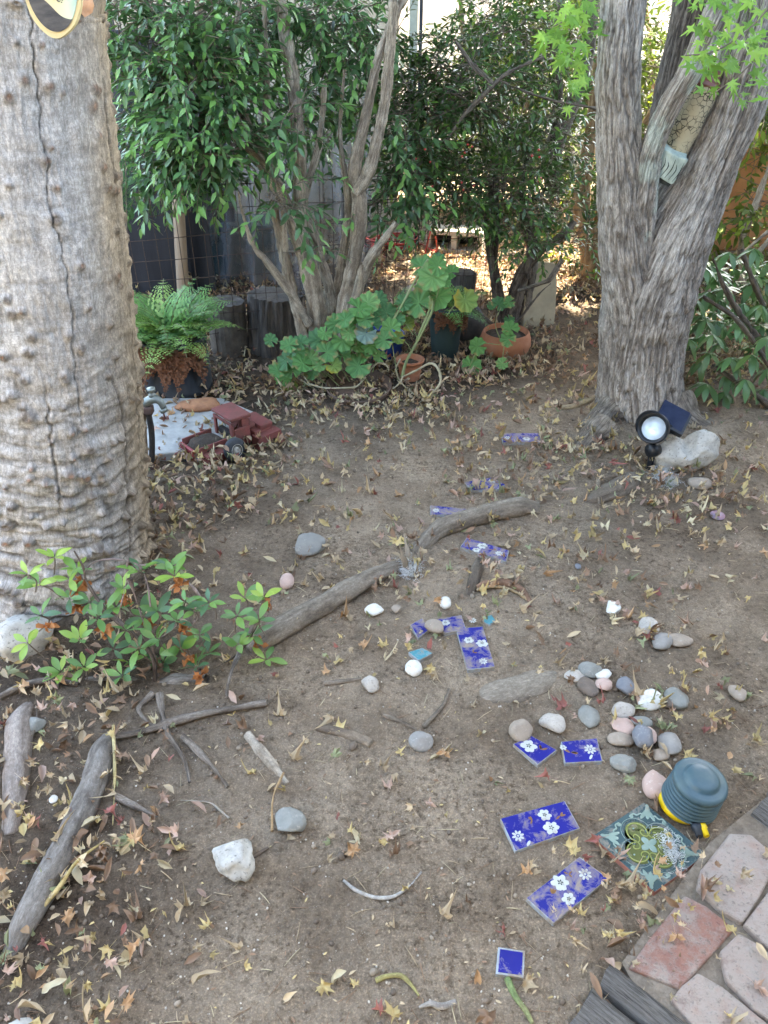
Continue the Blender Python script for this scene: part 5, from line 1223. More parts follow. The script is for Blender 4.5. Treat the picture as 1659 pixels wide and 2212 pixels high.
leafmat('fern_green', .5, .3); 
FM, FD = [], []
for k in range(5):
    me = fern_leafmesh(k, 11, ((.16, .34, .09), (.19, .38, .10), (.24, .42, .09), (.14, .30, .10), (.30, .45, .13))[k]).mesh('frond', False); me.materials.append(MAT['fern_green']); FM.append(me)
for k in range(3):
    me = fern_leafmesh(k + 20, 14, (.19, .085, .045), True).mesh('dead_frond', False); me.materials.append(MAT['leaf_dry']); FD.append(me)
simple('black_pot', (.022, .027, .034), (.035, .042, .05), 14, .55, .2, .002); simple('potting_soil', (.045, .035, .027), (.09, .065, .045), 50, .95, .9, .01)
def pot(root, c, r0, r1, h, mat, rim=.008, nu=48, soil=.02, bulge=0, lip=True):
    pr = [(0, .004), (r0 - .006, 0), (r0, .004)] + [(r0 + (r1 - r0) * t + bulge * math.sin(math.pi * t), h * t) for t in np.linspace(.1, .88, 9)]
    rr = pr[-1][0]
    pr += ([(rr + rim, h * .885), (r1 + rim, h * .985), (r1 + rim * .6, h), (r1 - .004, h), (r1 - .012, h * .95), (r1 - .02, h * .8)] if lip else [(r1 + .002, h * .97), (r1 - .004, h), (r1 - .014, h * .985), (r1 - .022, h * .85)])
    V, F = lathe(pr, nu, c, None, .006); MB().add(V, F).build('pot', mat, root)
    rs = np.linspace(0, r1 - .012, 6); V, F = lathe([(q, h - soil) for q in rs[::-1]], 24, c); V[:, 2] += .008 * fbm(V * 40, 3, 5); MB().add(V, F).build('soil', 'potting_soil', root)
def fern_pot():
    b = G(402, 872); Y = b[1] + .09; c = np.array((at(392, 860, Y)[0], Y, .035)); s = mpp(c); r0 = 75 * s; r1 = 69 * s; h = .24
    root = thing('potted_fern', tuple(c), 'lush green fern with dead brown fronds in a black pot', 'potted plant')
    pot(root, c, r0 * .95, r1, h, 'black_pot', .003); fern_plant(c + np.array((0, 0, h - .01)), r1, 0, 70, .30, root, FM, FD, 3, 1.15, 10)
    # old brown crown
    return root
fern_pot()

def toy_truck():
    simple('toy_red', (.25, .07, .06), (.17, .065, .05), 34, .75, .4); simple('toy_red_bright', (.34, .05, .06), (.25, .05, .05), 26, .5); simple('toy_steel', (.10, .11, .13), (.16, .16, .17), 50, .6, metallic=.4); simple('toy_tyre', (.03, .035, .04), (.055, .06, .065), 40, .75); simple('toy_hub', (.55, .52, .44), (.30, .28, .24), 60, .6)
    o = G(470, 1000); s = mpp(o); ex = G(585, 950) - G(440, 1003); ex[2] = 0; ex /= np.linalg.norm(ex); ang = math.degrees(math.atan2(ex[1], ex[0])); rt = rotm(0, 0, ang)
    c0 = G(428, 1005); z = float(gz(c0[0], c0[1])) - .014; root = thing('toy_truck', (c0[0], c0[1], z), 'faded red toy truck half buried in leaves by the concrete pad', 'toy truck')
    def put(name, mat, items, par=None, smooth=False):
        mb = MB()
        for V, F in items: mb.add(np.asarray(V) @ rt.T + np.array((c0[0], c0[1], z)), F)
        return mb.build(name, mat, par or root, smooth=smooth)
    L = .34; w = .16   # local x runs from the nose to the tail, y across (far side positive)
    put('grille', 'toy_red_bright', [box((.012, .105, .052), .003, (.0, .06, .045), rotm(0, -6, 0))])
    put('bumper', 'toy_steel', [box((.014, .125, .016), .004, (-.012, .06, .016))] + [box((.006, .008, .03), .002, (-.004, y, .045)) for y in (.003, .117)])
    put('headlight', 'toy_steel', [(lathe([(0, 0), (.011, 0), (.012, .006), (0, .008)], 14, (-.004, -.012, .042), rotm(0, -90, 0)))])
    put('fender', 'toy_red', [box((.085, .045, .034), .008, (.065, -.02, .036), None, 3), box((.03, .045, .03), .006, (.02, -.02, .024), rotm(0, 25, 0), 2)])
    put('hood_side', 'toy_red', [box((.13, .006, .05), .002, (.075, .006, .052)), box((.13, .006, .05), .002, (.075, .118, .052))])
    put('engine_bay_litter', 'potting_soil', [(rock((.15, .12, .06), 0, 5, 3, .2, .1)[0] + np.array((.075, .06, .055)), rock((.15, .12, .06), 0, 5, 3, .2, .1)[1])])
    cab = put('cab', 'toy_red', [box((.010, .02, .075), .003, (.165, .004, .085)), box((.010, .016, .075), .003, (.165, .118, .085)), box((.07, .010, .07), .003, (.205, -.004, .07)), box((.03, .012, .075), .003, (.222, .0, .11)), box((.012, .12, .11), .003, (.238, .06, .075))])
    put('roof', 'toy_red', [box((.095, .14, .016), .007, (.205, .06, .146), rotm(0, 2, 0), 3)], cab)
    put('windscreen_frame', 'toy_red', [box((.008, .13, .012), .003, (.163, .06, .126))], cab)
    put('dashboard', 'dark_pipe', [box((.02, .10, .04), .004, (.178, .06, .06))], cab)
    wc = (.135, -.055, .052); wr = rotm(90, 0, 0)
    wh = put('wheel', 'toy_tyre', [lathe([(.018, -.014), (.040, -.016), (.047, -.008), (.047, .008), (.040, .016), (.018, .014)], 36, wc, rotm(78, 12, 0))], None, True)
    put('hub', 'toy_hub', [lathe([(.027, -.002), (.029, .013), (.022, .0155), (.020, .008), (.012, .006), (.011, .014), (.005, .015), (0, .01)], 28, wc, rotm(78, 12, 0))], wh, True)
    put('bed', 'toy_red', [box((.085, .12, .03), .006, (.30, .05, .052), None, 2), box((.06, .125, .02), .006, (.315, .05, .075), None, 2), box((.03, .10, .016), .004, (.262, .06, .085), None, 2)])
    arch = [(.30 + .045 * math.cos(a), .018 + .032 * math.sin(a)) for a in np.linspace(0, math.pi, 10)]
    fe = [(.245, 0), (.245, .055), (.365, .055), (.365, 0)] ; pts = [(.25, .0), (.25, .052), (.36, .056), (.365, .0), (.352, .0)] + [(.325 + .026 * math.cos(a), .0 + .030 * math.sin(a)) for a in np.linspace(0, math.pi, 9)]
    V, F = prism([(p[0], p[1], 0) for p in pts], 0, .05, .003); V = np.stack([V[:, 0], -.045 + V[:, 2], V[:, 1]], -1); put('rear_fender', 'toy_red', [(V, F)])
    put('chassis', 'toy_steel', [box((.33, .03, .012), .002, (.17, .06, .012))])
toy_truck()

# ================================================================== middle: geraniums, pots, slab
simple('blue_glaze_pot', (.03, .075, .30), (.02, .05, .2), 10, .35, .15); simple('terracotta', (.36, .13, .06), (.46, .21, .12), 9, .85, .3, .003); simple('dark_green_pot', (.03, .055, .055), (.02, .04, .04), 12, .6); simple('brown_shard', (.16, .10, .07), (.10, .07, .05), 20, .9, .6)
simple('geranium_stem', (.42, .36, .24), (.28, .25, .15), 30, .8, .4); simple('geranium_green_stem', (.20, .27, .10), (.26, .27, .14), 30, .7)
leafmat('geranium_leaf', .55, .25, .35)
def geranium_mesh(k):
    rg = np.random.default_rng(k + 500); n = 63; th = np.linspace(R(-166), R(166), n); lob = 9
    out = (1 + .07 * np.cos(th * lob * .98 + .2) + .03 * np.cos(th * 27)) * (1 - .10 * np.abs(th / math.pi) ** 3); rings = [.0, .33, .66, .88, 1.0]; V, T = [], []
    base = np.array(((.10, .25, .075), (.12, .29, .08), (.075, .20, .07), (.15, .30, .09), (.17, .27, .06), (.10, .24, .10), (.20, .30, .24))[k % 7])
    for q in rings:
        r = out * q; z = .10 * q ** 2 * (.4 + .6 * rg.uniform(0, 1)) + .055 * q * np.cos(th * lob * .98 + .2) + .06 * q * np.sin(th * 2 + k)
        V.append(np.stack([np.sin(th) * r, np.cos(th) * r + .0, z], -1)); vein = .16 * np.cos(th * lob * .98 + .2) * q
        tt = base[None] * (1 + vein + .1 * rg.normal(0, 1, n))[:, None]
        if k % 7 == 4: e = (q ** 4) * np.clip(.5 + .7 * np.cos(th - 2.2), 0, 1); tt = tt * (1 - e[:, None]) + np.array((.50, .36, .04)) * e[:, None]
        elif q > .85: e = np.clip(fbm(np.stack([th * 2, th * 0 + k, th * 0], -1), 2, k) * 2 - .3, 0, .8); tt = tt * (1 - e[:, None]) + np.array((.35, .26, .10)) * e[:, None]
        T.append(tt)
    mb = MB(); mb.add(np.concatenate(V), [grid_faces(len(rings), n, False)], np.concatenate(T)); me = mb.mesh('leaf'); me.materials.append(MAT['geranium_leaf']); return me
GM = [geranium_mesh(k) for k in range(7)]
def gleaf(root, px, py, Y, rpx, tilt=None, k=None, rg=random):
    p = at(px, py, Y); s = rpx * mpp(p); up = np.array((rg.uniform(-.45, .45), -rg.uniform(.35, 1.2), rg.uniform(.45, 1.0))) if tilt is None else np.array(tilt)
    y = np.array((rg.uniform(-1, 1), .1, rg.uniform(-.6, .9))); y = y - up * np.dot(y, up) / np.dot(up, up)
    inst('leaf', GM[rg.randrange(6) if k is None else k], mat4(lookrot(y, up), p, s), root); return p
def gstem(root, pts, r, mat='geranium_stem'): MB().add(*tube([at(*p) for p in pts], np.asarray(r) * .72, 9, 26, True, lambda TH, S, P: .0012 * fbm(P * 60, 2, 3) + .0008 * np.sin(S * 260))).build('stem', mat, root)
def geraniums():
    random.seed(21)
    b = G(770, 845); Y = b[1]; root = thing('geranium', tuple(b), 'sprawling geranium with scalloped leaves and bare pale stems in front of the shrub', 'plant')
    for pts, r, m in (([(780, 830, Y), (785, 790, Y), (800, 760, Y), (850, 690, Y), (900, 600, Y + .05), (925, 560, Y + .05)], .007, 'geranium_green_stem'), ([(900, 735, Y), (915, 700, Y), (930, 660, Y + .02), (928, 640, Y + .02)], .007, 'geranium_green_stem'),
                      ([(868, 815, Y), (878, 780, Y), (900, 740, Y), (930, 680, Y), (935, 650, Y)], [.010, .009, .008, .006], 'geranium_green_stem'), ([(868, 815, Y - .02), (900, 800, Y - .02), (930, 785, Y - .05), (948, 800, Y - .08), (950, 830, Y - .1), (925, 855, Y - .12), (905, 870, Y - .13)], [.006, .007, .008, .008, .008, .005, .003], 'geranium_stem'),
                      ([(905, 860, Y - .1), (870, 830, Y), (855, 800, Y), (865, 775, Y)], .005, 'geranium_stem'), ([(850, 840, Y - .05), (865, 825, Y - .06), (870, 812, Y - .05)], .005, 'geranium_stem'),
                      ([(670, 830, Y - .06), (700, 838, Y - .06), (740, 838, Y - .07), (770, 835, Y - .05), (790, 815, Y)], .006, 'geranium_stem'), ([(650, 820, Y - .02), (670, 832, Y - .06), (640, 790, Y), (630, 770, Y)], .004, 'geranium_stem'), ([(790, 810, Y), (815, 785, Y), (835, 790, Y), (840, 800, Y)], .006, 'geranium_stem'),
                      ([(800, 830, Y), (740, 770, Y), (700, 740, Y)], .004, 'geranium_green_stem'), ([(790, 830, Y), (770, 760, Y), (775, 700, Y)], .004, 'geranium_green_stem'), ([(860, 820, Y + .02), (850, 760, Y + .02), (845, 720, Y + .02)], .004, 'geranium_green_stem')): gstem(root, pts, r, m)
    big = [(935, 598, 33, 3), (1005, 648, 27, 4), (975, 588, 18, 1), (910, 575, 26, 0), (945, 575, 22, 1), (905, 655, 31, 0), (945, 640, 30, 1), (915, 630, 26, 3), (960, 610, 15, 1), (948, 560, 16, 2),
           (775, 665, 27, 1), (795, 655, 25, 3), (745, 690, 25, 0), (762, 700, 20, 1), (725, 700, 22, 0), (790, 720, 26, 6), (805, 700, 20, 2), (835, 675, 22, 2), (820, 645, 18, 2), (845, 710, 22, 1), (860, 730, 16, 4), (830, 735, 22, 0), (800, 745, 20, 1),
           (690, 735, 26, 5), (705, 760, 24, 0), (740, 735, 24, 1), (770, 745, 22, 3), (720, 790, 18, 4), (775, 790, 28, 0), (785, 770, 20, 1), (600, 800, 20, 0), (620, 780, 24, 5), (640, 760, 26, 0), (655, 785, 24, 1), (670, 775, 20, 3), (675, 800, 22, 0), (625, 745, 20, 0),
           (650, 740, 18, 2), (612, 820, 18, 1), (690, 790, 16, 3), (632, 800, 20, 1), (740, 765, 20, 0), (755, 720, 18, 3), (702, 720, 16, 1), (860, 690, 16, 2), (870, 655, 20, 2), (880, 700, 16, 4), (820, 770, 16, 3), (790, 690, 20, 0), (810, 670, 16, 2), (630, 835, 14, 4), (585, 735, 15, 2)]
    for i, (x, y, r, k) in enumerate(big):
        Yv = Y - .06 + (0.03 * (i % 3)) if x < 800 or y > 700 else Y + .03 * (i % 4); p = gleaf(root, x, y, Yv, r * 1.02, None, k)
        hx, hy = (x + 790) / 2 if x < 860 else (x + 925) / 2, y + 34; MB().add(*tube([p, (p + at(hx, hy, Y)) / 2 + np.array((0, .02, .01)), at(hx, hy, Y + .01)], [.0018, .0022, .0026], 4, 7, False)).build('leaf_stalk', 'geranium_green_stem', root)
    # bowl of brown shards / broken saucer under the plant
    bb = G(775, 852); mb = MB(); V, F = lathe([(.0, .0), (.13, .0), (.15, .05), (.145, .055), (.12, .012), (0, .01)], 40, bb + np.array((0, .02, -.01)), rotm(6, 0, 0), .02); mb.add(V, F); tag(mb.build('plant_saucer', 'brown_shard'), 'dull brown clay saucer under the geranium stems', 'saucer')
    b2 = G(886, 828); r2 = thing('terracotta_pot', tuple(b2), 'small orange terracotta pot half hidden behind the geranium stems', 'pot'); pot(r2, b2 + np.array((0, .05, 0)), .045, .06, .10, 'terracotta', .006)
    b3 = G(826, 775); r3 = thing('blue_pot', tuple(b3), 'squat blue glazed pot behind the geranium leaves', 'pot'); pot(r3, b3 + np.array((0, .08, -.02)), 42 * mpp(b3), 47 * mpp(b3), .12, 'blue_glaze_pot', .004)
    b4 = G(962, 778); r4 = thing('potted_fern', tuple(b4), 'dark green pot with small fern and hanging dead fronds at centre', 'potted plant'); cc = b4 + np.array((0, .07, -.01)); pot(r4, cc, 28 * mpp(b4), 38 * mpp(b4), .26, 'dark_green_pot', .004)
    fern_plant(cc + np.array((0, 0, .25)), .08, 0, 22, .20, r4, FM, FD, 9, 1.1, 10)
    fern_plant(np.array((at(870, 640, 3.75)[0], 3.75, .16)), .05, 0, 16, .18, r4, FM, FD, 10, 1.0, 0)
geraniums()
def bowl():
    b = G(1096, 783); s = mpp(b); root = thing('potted_plant', tuple(b), 'wide terracotta bowl with a few round geranium leaves', 'potted plant'); c = b + np.array((0, .12, -.005)); ro = 56 * s
    pr = [(0, .004), (ro * .72, 0), (ro * .90, .02), (ro * 1.0, .055), (ro * .99, .085), (ro * .93, .108), (ro * .90, .118), (ro * .86, .122), (ro * .82, .115), (ro * .80, .09)]
    V, F = lathe(pr, 56, c, None, .006); MB().add(V, F).build('bowl', 'terracotta', root)
    V, F = lathe([(q * ro * .8, .098) for q in (1, .7, .4, .1, 0)], 28, c); V[:, 2] += .008 * fbm(V * 30, 3, 4); MB().add(V, F).build('soil', 'potting_soil', root)
    for pts in ([(1085, 745, 3.55), (1070, 700, 3.52), (1082, 665, 3.52)], [(1095, 745, 3.5), (1100, 720, 3.45)], [(1080, 745, 3.5), (1040, 745, 3.42), (1015, 790, 3.38)], [(1082, 800, 3.4), (1086, 770, 3.42), (1090, 740, 3.46)]): gstem(root, pts, .003, 'geranium_green_stem')
    random.seed(5)
    for x, y, r, Y in ((1077, 657, 17, 3.55), (1100, 652, 14, 3.55), (1100, 690, 12, 3.6), (1103, 710, 20, 3.45), (1098, 733, 18, 3.42), (1032, 748, 20, 3.38), (1018, 790, 22, 3.38), (1085, 785, 14, 3.36), (1060, 660, 10, 3.6)): gleaf(root, x, y, Y, r, None, random.choice((0, 1, 2, 3)))
bowl()
def leaning_slab():
    b = G(1160, 712); s = mpp(b); w, h, th = 82 * s, 142 * s, .08
    pts = [(-w / 2, 0), (w / 2 - .008, .005), (w / 2, .06), (w / 2 - .004, h * .6), (w / 2 - .012, h * .86), (w / 2 - .03, h * .97), (0, h), (-w / 2 + .012, h * .96), (-w / 2, h * .86)]
    V, F = prism([(p[0], p[1], 0) for p in pts], 0, th, .006, 3); V = np.stack([V[:, 0], th / 2 - V[:, 2], V[:, 1]], -1); V = V + np.stack([.003 * fbm(V * 14 + k * 5, 4, k) for k in range(3)], -1)
    V = V @ rotm(-9, 4, 24).T + b + np.array((.0, .07, -.02)); simple('sandstone', (.46, .38, .25), (.36, .30, .20), 16, .95, .6, .004); mb = MB(); mb.add(V, F); tag(mb.build('stone_slab', 'sandstone', smooth=False), 'upright pale stone slab leaning behind the terracotta bowl', 'stone slab')
leaning_slab()

# ================================================================== right: solar spotlight and rocks
simple('black_plastic', (.012, .014, .017), (.022, .024, .027), 30, .4, .15); t = NT('lens_glass'); t.set((.62, .74, .82), .12, t.bump(t.noise(60, 2), .1, .002), spec=.6); t.b.inputs['Coat Weight'].default_value = .5
simple('solar_cell', (.015, .022, .05), (.03, .04, .075), 20, .2, .05)
def spotlight():
    b = G(1402, 1012); Y = b[1]; root = thing('solar_spotlight', tuple(b), 'black solar spotlight on a stake in front of the maple', 'spotlight')
    j = at(1411, 972, Y); hc = at(1414, 926, Y - .02); s = mpp(hc)
    MB().add(*tube([b + np.array((.0, 0, -.06)), b + np.array((.0, 0, .02)), j], [.006, .012, .014], 16, 20)).build('stake', 'black_plastic', root)
    V, F = lathe([(0, -.022), (.024, -.02), (.028, 0), (.024, .02), (0, .022)], 24, j + np.array((0, 0, .0)), rotm(0, 90, 20)); MB().add(V, F).build('knuckle', 'black_plastic', root)
    d = CAM + np.array((-.9, 0, .35)) - hc; d /= np.linalg.norm(d); q = np.array(Vector(d).to_track_quat('Z', 'Y').to_matrix())
    r = 34 * s
    V, F = lathe([(0, -.07), (r * .62, -.07), (r * .74, -.055), (r * .80, -.0), (r * .98, .006), (r, .02), (r * .97, .03), (r * .86, .03), (r * .78, .018), (r * .66, .012)], 48, hc, q); MB().add(V, F).build('housing', 'black_plastic', root)
    fins = MB()
    for k in range(10):
        a = k * math.pi / 5; V, F = box((.004, .012, .05), .001, (r * .76 * math.cos(a), r * .76 * math.sin(a), -.035), None); V2 = V - np.array((r * .76 * math.cos(a), r * .76 * math.sin(a), 0)); V2 = V2 @ rotm(0, 0, math.degrees(a) - 90).T + np.array((r * .78 * math.cos(a), r * .78 * math.sin(a), 0)); fins.add(V2 @ q.T + hc, F)
    fins.build('cooling_fins', 'black_plastic', root, smooth=False)
    V, F = lathe([(r * .74, .016), (r * .6, .022), (r * .3, .026), (0, .027)], 36, hc, q); MB().add(V, F).build('lens', 'lens_glass', root)
    # hood over the lens: part ring
    n = 40; th = np.linspace(-.55, math.pi + .55, n); H_ = np.clip(np.sin((th + .55) / (math.pi + 1.1) * math.pi), 0, 1) ** .7 * .055
    up = np.array((0, 0, 1.)) - d * d[2]; up /= np.linalg.norm(up); sx = np.cross(up, d); P0, P1, P2 = [], [], []
    for a, h in zip(th, H_):
        rad = sx * math.cos(a) + up * math.sin(a); P0.append(hc + rad * r * .99 + d * .02); P1.append(hc + rad * r * 1.03 + d * (.024 + h)); P2.append(hc + rad * r * .97 + d * (.024 + h))
    V = np.concatenate([P0, P1, P2, [p - (p - hc - d * .02) * .06 for p in P0]]); MB().add(V, [grid_faces(4, n, False)]).build('hood', 'black_plastic', root)
    pc = at(1452, 905, Y + .05); rt = rotm(28, 20, -24); V, F = box((.115, .105, .024), .004, (0, 0, 0), rt); MB().add(V + pc, F).build('panel_case', 'black_plastic', root, smooth=False)
    V, F = box((.105, .095, .003), .001, (0, 0, .0135), rt); MB().add(V + pc, F).build('solar_cell', 'solar_cell', root, smooth=False)
    V, F = box((.016, .104, .03), .003, (-.056, 0, -.008), rt); MB().add(V + pc, F).build('panel_edge', 'black_plastic', root, smooth=False)
    MB().add(*tube([hc - d * .05, (hc + pc) / 2 + np.array((0, .03, -.015)), pc - np.array((0, 0, .012))], [.012, .01, .012], 10, 12)).build('panel_arm', 'black_plastic', root)
spotlight()
def mottled(name, c1, c2, c3, scale=30, rough=.85):
    t = NT(name); f = t.noise(scale, 6, .7); g = t.noise(scale * 3.5, 5, .7); r = t.rnd()
    c = t.ramp(f, [(.35, c1), (.62, c2)]); c = t.mix(c, c3, t.ramp(g, [(.56, 0.), (.68, .9)])); t.set(c, rough, t.bump(f, .4, .004, t.bump(g, .3, .002)), spec=.3)
mottled('quartz', (.54, .51, .44), (.36, .345, .305), (.13, .125, .12), 30); mottled('granite_light', (.48, .43, .36), (.38, .34, .29), (.20, .18, .16), 50); mottled('pebble_tan', (.36, .29, .22), (.27, .22, .17), (.42, .36, .29), 26)
mottled('pebble_grey', (.31, .29, .26), (.24, .225, .20), (.38, .36, .32), 24); mottled('pebble_green', (.27, .265, .23), (.20, .20, .175), (.36, .34, .29), 24); mottled('pebble_blue', (.21, .215, .225), (.155, .16, .17), (.30, .29, .28), 20); mottled('pebble_pink', (0.520, 0.364, 0.299), (0.429, 0.312, 0.260), (0.585, 0.468, 0.390), 26); mottled('pebble_white', (0.700, 0.700, 0.637), (0.611, 0.572, 0.507), (0.442, 0.403, 0.351), 30); mottled('pebble_dark', (0.182, 0.143, 0.111), (0.130, 0.104, 0.085), (0.260, 0.208, 0.156), 24); mottled('slate_flat', (0.260, 0.247, 0.215), (0.195, 0.189, 0.169), (0.338, 0.319, 0.273), 12)
# white quartz rock with a notch, behind the spotlight
def quartz_rock():
    c = G(1478, 1018); s = mpp(c); V, F = rock((150 * s, .14, 108 * s), 0, 71, 5, .22, .06, 4, 1.1); x = V[:, 0] / (75 * s); z = V[:, 2] / (54 * s)
    V[:, 2] -= .042 * np.exp(-((x + .02) / .22) ** 2) * (z > 0) * np.clip(z * 1.5, 0, 1); V[:, 2] += .006 * fbm(V * 30, 3, 4); z0 = float(gz(c[0], c[1]))
    mb = MB(); mb.add(V + np.array((c[0], c[1] + .05, z0 + 38 * s)), F); tag(mb.build('rock', 'quartz'), 'big white notched rock beside the black spotlight', 'rock')
    c = G(1530, 995); V, F = rock((.09, .03, .11), 20, 72, 3, .15, .04, 2); mb = MB(); mb.add(V + c + np.array((0, .06, .03)), F); tag(mb.build('rock', 'slate_flat'), 'flat grey stone leaning on the right of the white notched rock', 'rock')
quartz_rock()
def stone(px, py, w, h, mat, label, seed, rz=0, cuts=0, rough=.14, flat=.62, name='pebble', cat='stone', dz=.26, group=None, sub=3, lift=0.0):
    c = G(px, py + h * .18, .010); s = mpp(c); dep = math.atan2(CAM[2], math.hypot(c[0], c[1])); sx = w * s; hh = h * s
    sy = min(max(hh * .95 / math.sin(dep), sx * .6), sx * 1.4); sz = min(sx, sy) * flat; V, F = rock((sx, sy, sz), 0, seed, max(sub, 4) if w > 60 else sub, rough * 1.3, .045, cuts, 1.3); V = V @ rotm(0, 0, rz).T
    z = float(gz(c[0], c[1])) + lift + .003; mb = MB(); mb.add(V + np.array((c[0], c[1], z + sz * dz)), F); o = mb.build(name, mat); return tag(o, label, cat, group)
Q1 = lambda x, y: (1028.5 + .38 * x, 1260.8 + .38 * y)
PB = 'loose pebbles in the dirt'
for i, (x, y, w, h, m, lab, rz, fl) in enumerate([
    (775, 125, 85, 60, 'pebble_white', 'pale oval pebble under the heap of maple leaves, farthest right', -20, .6), (980, 230, 100, 85, 'granite_light', 'speckled pale pebble, farthest of the group of three', 0, .7),
    (1055, 310, 95, 95, 'pebble_grey', 'grey pebble left of the flat brown one, in the group of three', -40, .6), (1155, 307, 135, 62, 'pebble_tan', 'flat brown-grey pebble, rightmost of the group of three', -5, .5),
    (645, 475, 125, 70, 'pebble_green', 'smooth green-grey oval pebble, farthest of the left cluster', 0, .6), (562, 515, 115, 62, 'granite_light', 'rough grey-tan pebble at the left of the pebble cluster', 10, .6),
    (725, 506, 85, 52, 'pebble_white', 'small whitish pebble between the green-grey and the blue stones', 0, .7), (635, 568, 92, 98, 'pebble_dark', 'muddy brown pebble in the middle of the left cluster', 20, .6),
    (725, 563, 82, 66, 'pebble_pink', 'tan pebble right of the muddy brown one', -15, .7), (847, 572, 92, 84, 'pebble_blue', 'blue-grey faceted pebble standing alone between two clusters', 0, .8),
    (990, 640, 112, 104, 'pebble_white', 'bright white veined pebble left of the grey-green one', -35, .65), (1140, 637, 112, 100, 'pebble_green', 'smooth grey-green pebble right of the white veined one', 20, .65),
    (1090, 662, 54, 54, 'pebble_dark', 'small dark brown stone between white and grey-green pebbles', 0, .8), (1490, 605, 82, 90, 'pebble_tan', 'grey-brown pebble farthest right beyond the leaf heap', 15, .6),
    (645, 735, 106, 104, 'pebble_green', 'round plain grey pebble in front of the left cluster', 0, .6), (835, 710, 118, 72, 'granite_light', 'pale tan oblong pebble beside a curled maple leaf', 15, .7),
    (435, 777, 130, 96, 'granite_light', 'long pinkish speckled stone above the two broken blue tiles', -38, .55), (250, 820, 116, 98, 'pebble_tan', 'squarish tan stone touching the broken blue tile', -20, .8),
    (838, 795, 118, 86, 'pebble_pink', 'flat pinkish-brown pebble, farthest of the near cluster', 0, .5), (945, 774, 112, 46, 'pebble_green', 'thin grey-green pebble behind the slate blue stone', -8, .6),
    (820, 866, 130, 74, 'pebble_tan', 'flat sandy grey pebble left of the slate blue stone', 0, .5), (982, 846, 76, 80, 'pebble_pink', 'sandy pebble tucked behind the slate blue stone', 0, .7),
    (950, 876, 124, 96, 'pebble_blue', 'slate blue oblong pebble on top of the near cluster', -30, .8), (1096, 886, 118, 114, 'pebble_grey', 'large smooth grey pebble, rightmost of the near cluster', -25, .55),
    (1050, 958, 92, 60, 'pebble_tan', 'brown pebble just in front of the large grey one', 0, .6), (840, 1006, 140, 80, 'pebble_green', 'dark grey-green oblong pebble nearest the broken blue half tile', -8, .65),
    (1015, 1122, 130, 128, 'pebble_pink', 'pinkish tan stone leaning on the foot pump', -30, .7)]):
    a, b = Q1(x, y); stone(a, b, w * .43, h * .43, m, lab, 400 + i, rz, 3 if m in ('pebble_white', 'pebble_blue', 'granite_light') else 1, .16, fl, group=PB, lift=.012 if 'on top' in lab else 0)
stone(665, 1168, 78, 48, 'slate_flat', 'large flat slate-grey stone left of the long root', 450, 8, 1, .15, .35)
stone(620, 1252, 32, 32, 'pebble_pink', 'pinkish round ball-like stone in the dirt at left centre', 451, 0, 0, .06, .95)
stone(962, 1298, 26, 26, 'pebble_white', 'small round pale stone above the broken blue tiles', 452, 0, 1, .1, .8); stone(808, 1314, 40, 24, 'pebble_white', 'pale angular stone below the long root', 453, -10, 3, .2, .6); stone(857, 1312, 26, 18, 'pebble_tan', 'small tan stone right of the pale angular one', 454, 0, 2)
stone(940, 1355, 36, 34, 'pebble_tan', 'brown stone lying on the broken blue tile', 455, 60, 2, .15, .7, lift=.012); stone(893, 1438, 38, 32, 'pebble_white', 'cream speckled pebble beside the turquoise tile', 456, 0, 0, .1, .7); stone(800, 1475, 40, 34, 'granite_light', 'rough light grey stone among sticks in the middle', 457, 20, 4, .2, .7)
stone(910, 1596, 56, 40, 'pebble_grey', 'smooth pale grey stone alone below the forked twig', 458, -15, 1, .1, .65); stone(625, 1767, 80, 50, 'pebble_green', 'broken grey stone with a tan broken face, left foreground', 459, -15, 4, .15, .7, name='rock', sub=4)
stone(507, 1838, 80, 92, 'quartz', 'white chunky rock in the left foreground', 464, 30, 2, .34, .9, name='rock', cat='rock', sub=4); stone(52, 1378, 112, 76, 'quartz', 'large white rock at the left edge under the azalea', 461, 10, 2, .3, .85, name='rock', cat='rock', sub=4)
stone(45, 2222, 90, 50, 'quartz', 'white rock cut off at the bottom left corner', 462, 10, 3, .2, .6, name='rock', cat='rock'); stone(1249, 1219, 14, 13, 'pebble_blue', 'tiny blue-grey stone alone right of the curved pod', 463); stone(1512, 1040, 52, 24, 'pebble_tan', 'flat brown stone in leaves in front of the white notched rock', 464, 0, 1, .1, .5)
stone(200, 1950 - 320, 14, 14, 'pebble_white', 'small white stone beside the thick grey root', 465); stone(115, 1720, 18, 18, 'pebble_white', 'small pale stone left of the thick grey root', 466, 0, 2)
stone(70, 1560, 60, 34, 'pebble_green', 'grey stone at the left edge behind the dead sticks', 467, 0, 2); stone(1130, 1085 + 480, 16, 12, 'pebble_dark', 'small dark clod above the broken blue tiles', 468)

